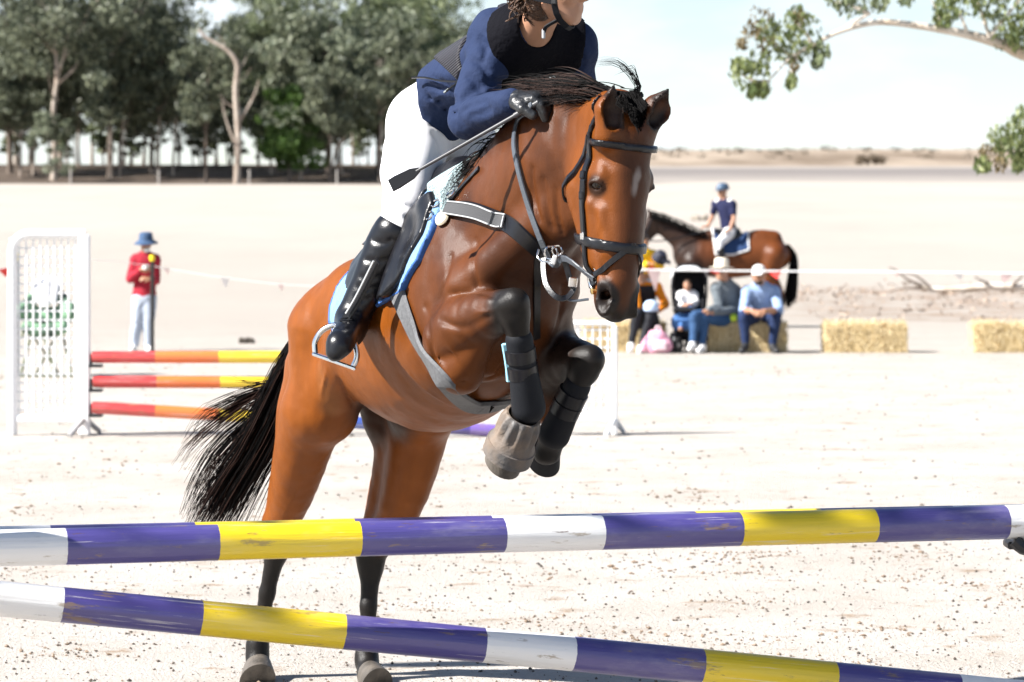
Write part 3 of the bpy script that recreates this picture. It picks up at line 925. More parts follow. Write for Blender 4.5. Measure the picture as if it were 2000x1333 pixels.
EYES = []
def horse_field(h):
    f = Field((-1.10, 9.28, -0.03), (0.57, 11.85, 2.06), h)
    rx = (RX, 0.9)
    # trunk
    f.chain([B(-.13, 0, 1.225), B(.2, 0, 1.215), B(.5, 0, 1.232), B(.83, 0, 1.295), B(1.08, 0, 1.345)], [.210, .285, .332, .290, .180], .05, sq=(RX, .91), n=14)
    f.cone(B(.25, 0, 1.42), B(.72, 0, 1.56), .12, .12, .12, sq=(RX, .9))
    f.cone(B(.70, 0, 1.60), B(.98, 0, 1.66), .085, .08, .14, sq=(RX, .8))
    for g in (1, -1):
        f.chain([B(.04, .09 * g, 1.29), B(-.08, .095 * g, 1.23), B(-.19, .115 * g, 1.10), B(-.26, .15 * g, .99)], [.160, .142, .128, .10], .06, n=7)
        # thigh
        f.cone(B(-.08, .14 * g, 1.20), B(-.10, (.185 if g > 0 else .16) * g, .95), .175, .112, .06)
        f.cone(B(-.26, .15 * g, 1.08), B(-.27, .19 * g, .90), .115, .078, .06)
        f.cone(B(-.02, .16 * g, 1.10), B(-.06, .19 * g, .945), .095, .090, .05)
        # shoulder blade and arm
        f.cone(B(.86, .10 * g, 1.60), B(1.10, .13 * g, 1.36), .085, .085, .06)
        f.cone(B(.90, .14 * g, 1.42), B(1.05, .16 * g, 1.18), .095, .08, .06)
        f.cone(B(1.10, .115 * g, 1.33), B(1.05, .15 * g, 1.15), .075, .07, .03)
        # pectorals
        f.cone(B(1.17, .06 * g, 1.37), B(1.08, .065 * g, 1.16), .078, .070, .03)
        # flank fold
        f.cone(B(.03, .20 * g, 1.02), B(.22, .22 * g, 1.22), .045, .05, .08)
    f.cone(B(-.28, -.06, 1.12), B(-.32, -.11, .91), .10, .078, .06)
    # hind legs: gaskin, hock, cannon
    def hind(st, calf, hock, fet, cor, back, pw, bul):
        f.chain([st, st.lerp(hock, .5) + bul, st.lerp(hock, .8) + bul, hock], [.108, .084, .062, .047], .05, n=9)
        f.cone(calf + bul * .6, hock + back * .040 + Vector((0, 0, .05)), .074, .022, .08)       # hamstring tendon to the point of hock
        f.cone(hock + Vector((0, 0, .035)), hock - Vector((0, 0, .05)), .046, .041, .03)
        f.cone(hock + back * .045 + Vector((0, 0, .045)), hock + back * .02 - Vector((0, 0, .06)), .022, .024, .02)
        m = hock.lerp(fet, .5)
        f.cone(hock - Vector((0, 0, .04)), m, .036, .0265, .03)
        f.cone(m, fet, .0265, .030, .02)
        f.cone(m + back * .022, fet + back * .02, .014, .018, .012)
        f.cone(fet + Vector((0, 0, .012)), fet - Vector((0, 0, .012)), .040, .038, .025)
        f.cone(fet + back * .02 - Vector((0, 0, .015)), fet + back * .022 - Vector((0, 0, .03)), .022, .016, .02)
        f.cone(fet, cor, .033, .040 * pw, .02)
    bk = Vector(-HX)
    hind(B(-.13, .215, .94), B(-.29, .20, .92), HOCK_R, HFET_R, COR_RH, bk, 1.15, Vector((.008, 0, 0)))
    hind(B(-.16, -.19, .93), B(-.32, -.15, .90), HOCK_L, HFET_L, COR_LH, bk, 1.15, Vector((.040, -.03, 0)))
    # forelegs: folded forearm, knee, cannon, fetlock
    def fore(el, knee, fet, cor, out):
        d = (knee - el).normalized()
        up = Vector((0, 0, 1)); up = (up - d * up.dot(d)).normalized()
        f.chain([el, el.lerp(knee, .25) + up * .01, el.lerp(knee, .55) + up * .008, knee], [.095, .098, .076, .047], .018, n=8)
        f.cone(el + up * .06, el.lerp(knee, .6) + up * .038, .058, .036, .012)          # extensor
        f.cone(el - up * .10, el.lerp(knee, .5) - up * .045, .075, .030, .012)          # flexor
        c = (fet - knee).normalized()
        f.cone(knee - d * .025, knee + c * .05, .040, .034, .018)
        sd = d.cross(c).normalized()
        for sg in (1, -1): f.cone(knee + sd * .021 * sg - d * .012, knee + sd * .019 * sg + c * .042, .031, .028, .012)
        f.cone(knee + d * .018, knee + c * .028 + d * .014, .033, .032, .012)
        f.cone(knee - d * .012 - up * .0 + c * .04, knee - d * .038 + c * .035, .026, .018, .014)
        f.cone(knee + c * .04, knee.lerp(fet, .55), .038, .029, .02)
        f.cone(knee.lerp(fet, .5), fet, .029, .035, .02)
        f.cone(knee + c * .05 - d * .03, fet - d * .02, .018, .022, .02)
        f.cone(fet, fet + c * .012, .043, .04, .02)
        f.cone(fet, cor, .034, .043, .02)
    fore(B(1.095, .178, 1.225), KNEE_R, FET_R, COR_RF, 1)
    fore(B(1.0, -.15, 1.13), KNEE_L, FET_L, COR_LF, -1)
    # neck
    n0, n1, n2, n3 = B(.98, 0, 1.50), pt(1072, 325, 1.30), pt(1152, 285, 1.50), H(0, -.03, .07)
    f.chain([n0, n1, n2, n3], [.230, .180, .135, .085], .07, sq=(RX, .66), n=10)
    f.chain([B(.95, 0, 1.64), pt(1000, 285, 1.12), pt(1070, 236, 1.30), pt(1150, 222, 1.5), H(0, -.05, .015)], [.06, .05, .046, .044, .05], .07, n=12)
    for g in (1, -1):                     # brachiocephalic muscle beside the jugular groove
        f.cone(B(1.13, .13 * g, 1.38), pt(1145, 350, 1.47, .07 * g), .075, .05, .04)
    f.cone(B(1.13, 0, 1.42), pt(1130, 420, 1.46), .085, .06, .04)
    # head
    f.ell(H(0, -.005, .095), HM, (.092, .085, .115), .04)
    f.chain([H(0, .004, .10), H(0, .014, .20), H(0, .024, .30), H(0, .034, .40), H(0, .040, .50)], [.082, .079, .068, .057, .047], .03, n=9)
    f.ell(H(0, .020, .555), HM, (.057, .054, .062), .035)
    f.ell(H(0, .030, .600), HM, (.032, .030, .026), .02)
    f.ell(H(0, -.022, .588), HM, (.025, .027, .030), .012)
    f.cone(H(0, -.09, .27), H(0, -.028, .56), .066, .034, .03)
    for g in (1, -1):
        f.ell(H(.050 * g, -.095, .215), HM, (.034, .105, .115), .03)
        f.cone(H(.044 * g, -.11, .25), H(.027 * g, -.050, .46), .056, .033, .025)
        f.cone(H(.054 * g, -.042, .22), H(.038 * g, -.012, .45), .046, .038, .03)
        f.ell(H(.080 * g, .016, .212), HM, (.014, .026, .026), .03)           # brow
        f.cone(H(.084 * g, -.012, .295), H(.062 * g, .0, .40), .012, .008, .02)  # facial crest
        f.ell(H(.088 * g, .060, .150), HM, (.014, .018, .035), .03, 'cut')     # temple hollow
        # eye: socket rim, heavy upper lid, thin lower lid
        p = H(.10 * g, .018, .247)
        for _ in range(8): p = p - f.grad(p) * float(f.sample([list(p)])[0])
        n_ = f.grad(p); a_ = (_hv - n_ * _hv.dot(n_)).normalized(); b_ = (_hw - n_ * _hw.dot(n_) - a_ * _hw.dot(a_)).normalized()
        EYES.append((p - n_ * .0085, n_, a_, b_))
        f.ell(p + n_ * .004, np.array([list(n_), list(a_), list(b_)]).T, (.014, .0235, .0165), .010, 'cut')
        arc = lambda t0, t1, o, w_: [p + a_ * (math.cos(t) * .0235) + b_ * (math.sin(t) * w_) + n_ * o for t in np.linspace(t0, t1, 9)]
        f.chain(arc(math.pi * 1.05, math.pi * 1.95, .004, .0155), [.0035, .0055, .007, .0075, .0075, .0075, .007, .0055, .0035], .008)
        f.chain(arc(math.pi * .95, math.pi * .05, .000, .0165), [.003, .004, .0045, .0045, .0045, .0045, .0045, .004, .003], .008)
        f.ell(H(.048 * g, .045, .563), HM, (.028, .026, .050), .018)           # nostril wing
        f.ell(H(.066 * g, .054, .563), HM, (.021, .026, .043), .005, 'cut')
        f.ell(H(.044 * g, .052, .560), HM, (.014, .014, .024), .005, 'cut')
        f.cone(H(.070 * g, .062, .566), H(.030 * g, .022, .545), .018, .012, .004, 'cut')
        f.cone(H(.058 * g, -.026, .545), H(.012 * g, .004, .622), .004, .004, .006, 'cut')   # mouth
        f.cone(H(.064 * g, .008, .43), H(.054 * g, .030, .52), .012, .010, .02)
        f.cone(H(.070 * g, .025, .31), H(.050 * g, .045, .43), .010, .008, .025)   # nasal edge
    for (b0, t0), g in zip(EAR, (1, -1)):
        ax = (t0 - b0)
        q = b0 + ax * .40 + _hu * (.006 * g)
        f.cone(b0 - ax * .25, b0, .040, .038, .02)
        f.cone(b0, q, .038, .043, .010)
        f.cone(q, t0, .043, .005, .008)
        o = _hv * .032 + _hu * (.006 * g)
        f.cone(b0 + ax * .08 + o, q + o, .024, .033, .005, 'cut')
        f.cone(q + o, t0 + _hv * .012 - ax * .12, .033, .006, .005, 'cut')
    # veins standing out under the thin skin
    def vein(pix, sink=.0015, r=.0042):
        q = []
        for x, y in pix:
            for t in np.linspace(9.0, 12.0, 400):
                p = at(x, y, t)
                if f.sample([list(p)])[0] < 0: q.append(p); break
        if len(q) > 1: f.chain(spline(q, 5 * len(q)), [r] * (5 * len(q)), .006)
    vein([(586, 930), (580, 960), (566, 985), (556, 1005)]); vein([(640, 720), (628, 770), (634, 815), (622, 850)])
    vein([(1160, 400), (1172, 430), (1168, 455)], r=.0035); vein([(1172, 392), (1180, 420)], r=.003)
    vein([(905, 600), (940, 612), (972, 604)]); vein([(865, 640), (880, 680), (905, 712)]); vein([(800, 730), (850, 775), (905, 800)]); vein([(850, 690), (866, 720), (884, 735)])
    def fold(pix, r=.003, k=.020):
        q = []
        for x, y in pix:
            for t in np.linspace(9.0, 12.0, 400):
                p = at(x, y, t)
                if f.sample([list(p)])[0] < 0: q.append(p); break
        if len(q) > 1: f.chain(spline(q, 5 * len(q)), [r * (.4 + .6 * math.sin(math.pi * (i + .5) / (5 * len(q)))) for i in range(5 * len(q))], k, 'cut')
    for c in ([(1040, 330), (1044, 380), (1056, 430)], [(1062, 350), (1068, 400), (1080, 446)], [(1086, 372), (1090, 420), (1100, 455)], [(858, 624), (905, 640), (956, 618)], [(880, 575), (930, 572), (968, 580)],
              [(830, 600), (838, 650), (850, 700)], [(880, 500), (872, 540), (862, 580)], [(930, 470), (926, 520), (934, 560)], [(664, 742), (690, 790), (700, 830)], [(905, 745), (950, 740), (985, 715)], [(1100, 560), (1092, 620), (1080, 680)]):
        fold(c)
    # creases: elbow, stifle, girth groove, jugular
    f.cone(B(.78, .30, 1.05), B(.86, .275, 1.22), .012, .012, .05, 'cut')
    return f

VOX = float(os.environ.get('HVOX', '0.0065'))
HF = horse_field(VOX)
HV, HFc = HF.nets()
HV = relax(HV, HFc, 2, .5)

def near_seg(P, a, b):
    a = np.array(a); b = np.array(b); ba = b - a
    t = np.clip(((P - a) @ ba) / (ba @ ba), 0, 1)
    return np.linalg.norm(P - a - t[:, None] * ba, axis=1), t

def sm(x, a, b):
    t = np.clip((x - a) / (b - a), 0, 1); return t * t * (3 - 2 * t)

def npnoise(P, sc, seed=0):
    """cheap smooth value noise, 0..1"""
    q = P * sc + 31.7 * seed
    i = np.floor(q).astype(np.int64); fr = q - i; fr = fr * fr * (3 - 2 * fr)
    def hsh(ix):
        n = ix[:, 0] * 374761393 + ix[:, 1] * 668265263 + ix[:, 2] * 2147483647 + seed * 974711
        n = (n ^ (n >> 13)) * 1274126177
        return ((n ^ (n >> 16)) & 0xffff) / 65535.0
    v = 0
    for dx in (0, 1):
        for dy in (0, 1):
            for dz in (0, 1):
                w = (fr[:, 0] if dx else 1 - fr[:, 0]) * (fr[:, 1] if dy else 1 - fr[:, 1]) * (fr[:, 2] if dz else 1 - fr[:, 2])
                v = v + w * hsh(i + np.array([dx, dy, dz]))
    return v

def bay_coat(P):
    base = np.array([.185, .049, .0035]); dark = np.array([.009, .0075, .0068]); seal = np.array([.024, .0085, .0048])
    c = np.tile(base, (len(P), 1))
    n = npnoise(P, 3.2, 1) * .6 + npnoise(P, 9.0, 2) * .4
    rel = P - np.array(B(0, 0, 0))
    s = rel @ HX; z = P[:, 2]
    # coat darker over the front half: neck, shoulder and upper forearm
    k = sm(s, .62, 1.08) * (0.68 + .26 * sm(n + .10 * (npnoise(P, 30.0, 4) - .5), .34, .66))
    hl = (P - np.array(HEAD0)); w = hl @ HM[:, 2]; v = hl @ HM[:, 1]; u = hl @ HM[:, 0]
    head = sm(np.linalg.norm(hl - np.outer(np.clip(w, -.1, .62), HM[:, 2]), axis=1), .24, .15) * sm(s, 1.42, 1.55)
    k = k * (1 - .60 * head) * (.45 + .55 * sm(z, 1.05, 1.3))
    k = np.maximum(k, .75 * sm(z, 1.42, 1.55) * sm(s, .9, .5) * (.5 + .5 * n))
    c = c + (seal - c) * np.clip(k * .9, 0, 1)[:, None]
    # black points: legs
    dk = np.zeros(len(P))
    for a, b, r0, r1 in ((KNEE_R, FET_R, .11, .05), (KNEE_L, FET_L, .13, .05), (FET_R, COR_RF, .09, .05), (FET_L, COR_LF, .09, .05),
                         (HOCK_R - Vector((0, 0, .03)), HFET_R, .12, .05), (HOCK_L - Vector((0, 0, .02)), HFET_L, .13, .05),
                         (HFET_R, COR_RH, .12, .06), (HFET_L, COR_LH, .12, .06)):
        d, t = near_seg(P, a, b)
        dk = np.maximum(dk, sm(d + .03 * (n - .5), r0, r1))
    # left fore is dark up to the elbow, groin in black
    d, t = near_seg(P, B(1.0, -.165, 1.12), KNEE_L); dk = np.maximum(dk, .9 * sm(d, .15, .08))
    d, t = near_seg(P, B(-.10, -.03, .93), B(.02, .02, .98)); dk = np.maximum(dk, .85 * sm(d, .16, .07)); d, t = near_seg(P, B(-.30, -.03, 1.0), B(-.30, -.07, .92)); dk = np.maximum(dk, .8 * sm(d, .15, .08))
    # muzzle, ear rims, crest
    dk = np.maximum(dk, .97 * sm(w + .04 * (n - .5) + .03 * np.abs(u) / .05, .555, .61) * sm(v, -.2, -.1) * sm(np.linalg.norm(hl, axis=1), .8, .7))
    for b0, t0 in EAR:
        d, t = near_seg(P, b0 - (t0 - b0) * .1, t0)
        dk = np.maximum(dk, sm(d, .05, .04) * sm(t, .6, .95))
        ba = np.array(t0 - b0); q = P - np.array(b0) - np.outer(np.clip(t, 0, 1), ba)
        dk = np.maximum(dk, .88 * sm(q @ HM[:, 1], -.014, .0) * sm(np.abs(q @ HM[:, 0]), .036, .026) * sm(t, -.02, .1) * (d < .045))
    # shade of the face's far side put into the coat; dark skin round the eyes
    for g in (1, -1):
        de = np.linalg.norm(P - np.array(H(.09 * g, .015, .245)), axis=1)
        dk = np.maximum(dk, .85 * sm(de, .045, .022))
        dn = np.linalg.norm((P - np.array(H(.050 * g, .046, .564))) @ HM / np.array([1, 1, 1.4]), axis=1)
        dk = np.maximum(dk, .97 * sm(dn, .050, .036))
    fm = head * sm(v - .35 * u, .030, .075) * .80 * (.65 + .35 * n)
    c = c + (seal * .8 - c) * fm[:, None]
    c = c + (dark - c) * np.clip(dk, 0, 1)[:, None]
    # star
    q = (P - np.array(H(.004, .085, .235))) @ HM
    st = sm(np.sqrt((q[:, 0] / .012) ** 2 + (q[:, 2] / .034) ** 2 + (q[:, 1] / .05) ** 2) + 1.6 * (npnoise(P, 38.0, 6) - .5), 1.25, .35) * head
    c = c + (np.array([.30, .26, .24]) - c) * (st * .75)[:, None]
    # pale groin crease
    d, t = near_seg(P, B(.10, .22, 1.10), B(.03, .20, .98))
    c = c + (np.array([.26, .12, .045]) - c) * (.6 * sm(d, .06, .02))[:, None]
    return c

# slight unevenness of muscle and hide
_d = 0.0016 * (npnoise(HV, 14.0, 8) - .5) + 0.0010 * (npnoise(HV, 38.0, 9) - .5)
_e = HF.h * 1.5
_g = np.stack([HF.sample(HV + np.eye(3)[i] * _e) - HF.sample(HV - np.eye(3)[i] * _e) for i in range(3)], 1)
_g /= np.linalg.norm(_g, axis=1)[:, None] + 1e-9
HV = HV + _g * (_d * 2.2)[:, None]
M_COAT = mat("bay_coat", (.2, .08, .03), rough=.43, spec=.22, attr="coat", var=.16, vscale=22, bump=.16, bscale=420, stretch=(1, 1, .35))
M_HAIR = mat("black_hair", (.004, .0036, .0036), rough=.65, spec=.04)
M_HAIR2 = mat("brown_hair", (.022, .010, .007), rough=.6, spec=.10)
M_EYE = mat("horse_eye", (.012, .005, .002), rough=.08, spec=.5)
M_HOOF = mat("hoof_horn", (.10, .085, .07), rough=.55, var=.5, vscale=30, stretch=(1, 1, .2), bump=.2, bscale=80)
M_LEATHER = mat("black_leather", (.006, .006, .008), rough=.30, spec=.38, bump=.08, bscale=260)
M_LEATHER_G = mat("grey_worn_leather", (.06, .07, .085), rough=.36, spec=.6, bump=.1, bscale=200)
M_NEOPRENE = mat("black_boot_fabric", (.005, .006, .009), rough=.7, spec=.25, bump=.1, bscale=300)
M_STEEL = mat("bright_steel", (.75, .75, .76), rough=.18, metal=1.0)
M_BRASS = mat("brass", (.7, .5, .2), rough=.25, metal=1.0)
M_RUBBER = mat("grey_rubber", (.085, .08, .078), rough=.6, var=.5, vscale=14, col2=(.16, .12, .09), bump=.2, bscale=60)
M_TAPE = mat("pale_blue_binding", (.25, .50, .60), rough=.8)
M_GIRTH = mat("grey_webbing", (.12, .123, .13), rough=.7, var=.3, vscale=90, bump=.35, bscale=420)
M_PAD = mat("pale_blue_cotton", (.16, .29, .48), rough=.85, var=.12, vscale=30, bump=.4, bscale=140)
M_PADTRIM = mat("royal_blue_binding", (.022, .09, .30), rough=.7)
M_FLEECE = mat("pale_fleece", (.42, .54, .56), rough=.95, var=.3, vscale=60, bump=1.0, bscale=120)

horse = empty("jumping_horse", B(0, 0, 0))
tag(horse, "bay horse with white star leaping towards the striped foreground poles under its rider", "horse", "horses at the show")
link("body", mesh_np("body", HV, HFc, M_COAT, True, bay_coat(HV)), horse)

def cast(px, py, d0=8.8, d1=12.2, off=0.0, field=None):
    """the point of the coat that the line of sight through (px, py) meets, with its normal"""
    F = field or HF
    a, b = at(px, py, d0), at(px, py, d1)
    n = 900
    t = np.linspace(0, 1, n)[:, None]
    P = np.array(a)[None] * (1 - t) + np.array(b)[None] * t
    v = F.sample(P) - off
    k = np.argmax(v < 0)
    if not (v < 0).any(): return None, None
    p = Vector(P[k]); return p, F.grad(p)

def drape(pix, n=20, off=0.004, field=None):
    """points on the coat along a line through pixel positions"""
    xs = spline([(x, y, 0) for x, y in pix], n)
    P, N = [], []
    for q in xs:
        p, m = cast(q[0], q[1], field=field)
        if p is None: continue
        P.append(p + m * off); N.append(m)
    return P, N

def shell(name, material, region, off, parent, field=None, it=1, cols=None):
    """a layer of given thickness over the coat, inside a region (a function of world coordinates)"""
    F0 = field or HF
    x, y, z = F0.coords()
    def ev(x, y, z):
        dx, dy = x[:, None, None] - X0, y[None, :, None] - D0
        sh = np.zeros((len(x), len(y), len(z)), np.float32)
        s = (dx * HX[0] + dy * HX[1]).astype(np.float32) + sh
        l = (dx * RX[0] + dy * RX[1]).astype(np.float32) + sh
        return region(s, l, z[None, None, :] + sh).astype(np.float32)
    st = 5
    I = np.argwhere((ev(x[::st], y[::st], z[::st]) < .06) & (F0.a[::st, ::st, ::st] < off + .06))
    i0 = np.maximum(I.min(0) * st - st - 1, 0); i1 = np.minimum(I.max(0) * st + st + 2, F0.n)
    F = Field.__new__(Field); F.h = F0.h; F.lo = F0.lo + i0 * F0.h; F.n = i1 - i0
    F.a = F0.a[i0[0]:i1[0], i0[1]:i1[1], i0[2]:i1[2]].copy()
    x, y, z = F.coords()
    F.a = np.maximum(np.maximum(F.a - off, -(F.a + .010)), ev(x, y, z))
    V, Q = F.nets()
    if it: V = relax(V, Q, it, .5)
    return link(name, mesh_np(name, V, Q, material), parent)

def poly_region(poly):
    """signed distance to a convex/concave polygon in (s, z)"""
    P = np.array(poly, float)
    def r(s, l, z):
        d = np.full(s.shape, 1e9, np.float32); inside = np.zeros(s.shape, bool)
        for i in range(len(P)):
            a, b = P[i], P[(i + 1) % len(P)]
            e = b - a; wx, wy = s - a[0], z - a[1]
            t = np.clip((wx * e[0] + wy * e[1]) / (e @ e), 0, 1)
            d = np.minimum(d, (wx - t * e[0]) ** 2 + (wy - t * e[1]) ** 2)
            c = ((a[1] > z) != (b[1] > z)) & (s < (b[0] - a[0]) * (z - a[1]) / (b[1] - a[1] + 1e-12) + a[0])
            inside ^= c
        d = np.sqrt(d)
        return np.where(inside, -d, d)
    return r
# ------------------------------------------------------------------ hair, eyes, hooves and tack of the jumping horse
def strands(mb, roots, dirs, length, spread, r0, grav, n, rng, segs=7, curl=.0, mi=0):
    """tapering hairs; roots and dirs are interpolated lists, grav bends them down"""
    m = len(roots)
    for i in range(n):
        t = rng.random() * (m - 1); j = min(int(t), m - 2); f = t - j
        p = Vector(roots[j]).lerp(Vector(roots[j + 1]), f)
        d = Vector(dirs[j]).lerp(Vector(dirs[j + 1]), f).normalized()
        d = (d + Vector(rng.normal(0, spread, 3))).normalized()
        p = p + Vector(rng.normal(0, .012, 3))
        L = length * rng.uniform(.6, 1.15)
        pts, q, v = [], p.copy(), d * (L / segs)
        ph = rng.uniform(0, 6.28)
        side = d.cross(Vector((0, 0, 1)))
        if side.length < 1e-4: side = Vector((1, 0, 0))
        side.normalize()
        for k in range(segs + 1):
            pts.append(q + side * (curl * math.sin(ph + k * 1.1) * k / segs))
            v = v + Vector((0, 0, -grav * L / segs / segs))
            q = q + v
        rr = r0 * rng.uniform(.6, 1.2)
        mb.tube(pts, [rr * (1 - .9 * (k / segs) ** 1.5) for k in range(segs + 1)], 3, cap=False, mi=1 if rng.random() < .22 else mi)

_r = np.random.default_rng(5)
# mane, swept back by the leap
mb = MB()
crest = [H(0, -.045, -.01), pt(1150, 200, 1.48), pt(1085, 206, 1.32), pt(1030, 250, 1.18), pt(975, 305, 1.06), pt(930, 345, .95)]
bkup = [Vector(-HX) * .75 + Vector((0, 0, .75)), Vector(-HX) * .8 + Vector((-.25, 0, .62)), Vector(-HX) * .75 + Vector((-.30, 0, .65)),
        Vector(-HX) * .6 + Vector((-.15, 0, .6)), Vector(-HX) * .5 + Vector(RX) * .35 + Vector((0, 0, .5)), Vector(-HX) * .4 + Vector(RX) * .5 + Vector((0, 0, .4))]
fan = lambda a, z, o: Vector(-HX) * a + Vector((-.55, 0, z)) + Vector(RX) * o
strands(mb, crest[:3], [fan(.5, .62, 0), fan(.6, .78, 0), fan(.6, .80, 0)], .23, .075, .0026, .75, 1300, _r, 8, .009)
strands(mb, crest[:3], [fan(.6, .42, .05), fan(.7, .58, .0), fan(.7, .66, 0)], .21, .06, .0024, .6, 900, _r, 8, .009)
strands(mb, crest[2:4], [fan(.5, .8, 0), fan(.5, .6, .1)], .15, .14, .0028, 1.0, 260, _r, 8, .02)
low = [Vector(-HX) * .7 + Vector((-.10, 0, .55)) + Vector(RX) * o for o in (.25, .35, .4)]
strands(mb, crest[3:], low, .14, .22, .0030, 1.6, 620, _r, 7, .015)
strands(mb, crest[:3], [fan(.35, .34, .1)] * 3, .21, .05, .0019, .35, 200, _r, 8, .008, 1)
far = [Vector(-HX) * .3 - Vector(RX) * .9 + Vector((0, 0, .5)) for _ in crest[2:]]
strands(mb, crest[2:], far, .24, .15, .003, 1.9, 260, _r, 7, .01)
mb.build("mane", [M_HAIR, M_HAIR2], horse)
# forelock
mb = MB()
fl = [H(.055, .012, -.022), H(.02, .030, -.03), H(-.02, .030, -.03), H(-.055, .012, -.022)]
for i in range(520):
    u0 = _r.uniform(-.06, .06); u = u0 + .022; v0 = .02 + .02 * (1 - (u0 / .06) ** 2)
    L = _r.uniform(.06, .125) * (1 - .5 * abs(u0) / .06)
    P = []
    for j in range(6):
        t = j / 5
        p = H(u - u0 * .4 * t + _r.normal(0, .002), v0 + .075 * t, -.03 + L * t)
        d = float(HF.sample([list(p)])[0])
        if d < .012: p = p + HF.grad(p) * (.012 - d + _r.uniform(0, .006))
        P.append(p)
    mb.tube(P, [.0028 * (1 - .8 * (j / 5) ** 2) for j in range(6)], 3, cap=False)
for (tip, k) in (((1172, 122), 15), ((1215, 140), 9)):
    for i in range(k):
        a = H(-.005, -.01, -.03) + Vector(_r.normal(0, .010, 3))
        b = at(1248 + _r.normal(0, 4), 172, 9.55); c = at(tip[0] + _r.normal(0, 9), tip[1] + _r.normal(0, 5), 9.7)
        q = spline([a, b, c.lerp(b, .45) + Vector((.01, 0, .028)), c], 9)
        mb.tube(q, [.0016 * (1 - .9 * (j / 8)) for j in range(9)], 3, cap=False)
mb.build("forelock", [M_HAIR, M_HAIR2], horse)
# tail
mb = MB()
dock = B(-.37, .0, 1.30)
mb.tube(spline([B(-.26, 0, 1.33), dock, B(-.50, .08, 1.22), B(-.58, .16, 1.12)], 8), [.04, .036, .03, .025, .022, .018, .014, .008], 8)
def tail_lock(path, n, w0, w1, r, mi=0, rnd=1.0):
    for i in range(n):
        a = _r.normal(0, 1, 3); e = _r.uniform(.72, 1.0)
        P = spline(path, 12)
        q = []
        m = int(12 * e)
        ph = _r.uniform(0, 6.28); am = _r.uniform(.0, .032) * rnd
        for j in range(max(m, 6)):
            t = j / 11
            q.append(P[j] + Vector(a) * (w0 + (w1 - w0) * t) + Vector((math.sin(ph + 4 * t), 0, math.cos(ph + 3 * t))) * am * t)
        mb.tube(q, [r * (1 - .85 * (j / len(q)) ** 2) for j in range(len(q))], 3, cap=False, mi=1 if _r.random() < .25 else mi)
T = 11.62
tail_lock([dock, at(585, 700, T), at(520, 850, T), at(455, 960, T + .02), at(400, 1060, T + .05)], 430, .022, .040, .0021)
tail_lock([dock, at(590, 680, T), at(500, 860, T), at(425, 985, T + .02), at(385, 1075, T + .05)], 270, .018, .042, .0020)
tail_lock([dock, at(575, 690, T), at(515, 800, T), at(430, 880, T), at(385, 960, T), at(360, 1040, T)], 90, .012, .026, .0018)
tail_lock([dock, at(575, 720, T), at(480, 870, T), at(410, 960, T), at(372, 1030, T)], 70, .014, .028, .0018, 1)
tail_lock([dock, at(560, 740, T), at(490, 780, T), at(425, 825, T), at(375, 870, T), at(335, 935, T)], 56, .006, .013, .0016, 1)
tail_lock([dock, at(560, 742, T), at(500, 765, T), at(440, 790, T), at(390, 822, T), at(350, 895, T)], 46, .007, .013, .0016)
tail_lock([dock, at(560, 735, T), at(500, 752, T), at(460, 752, T), at(420, 748, T)], 8, .004, .008, .0018, 1)
mb.build("tail", [M_HAIR, M_HAIR2], horse)
# eyes
for (c, n_, a_, b_) in EYES:
    mb = MB()
    mb.lathe([(max(.0005, .023 * math.sin(a)), .0135 * math.cos(a)) for a in np.linspace(0, math.pi, 15)], c, 22, Matrix((a_, b_, n_)).transposed(), sx=1.05, sy=.80)
    mb.build("eye", M_EYE, horse)
# whiskers and lashes are too fine to read; hooves
def hoof(name, cor, toe, fwd, r0, r1, material, k=None):
    """horn capsule from coronet to ground edge, leaning forward at the toe"""
    ax = (toe - cor)
    M = rot_to(ax, fwd)
    L = ax.length
    mb = MB()
    prof = [(r0 * .90, -.012), (r0, 0), (r0 * 1.02, L * .08)] + [(r0 + (r1 - r0) * t, L * t) for t in (.3, .6, .9, .98)] + [(r1 * .9, L * 1.0), (r1 * .5, L * .97)]
    mb.lathe(prof, cor, 26, M, sx=1.12, sy=.95)
    return mb.build(name, material, horse)
hf = Vector(HX)
hoof("hoof", COR_RH - Vector((0, 0, -.01)), at(503, 1329, 11.42), hf, .048, .062, M_HOOF)
hoof("hoof", COR_LH, at(737, 1339, 11.34), hf, .048, .060, M_HOOF)
hoof("hoof", COR_RF, at(981, 908, 10.01), Vector((.5, -.6, -.6)), .044, .056, M_HOOF)
hoof("hoof", COR_LF + Vector((0, 0, .012)), at(1062, 905, 10.16), Vector((.5, -.6, -.6)), .042, .050, M_NEOPRENE)

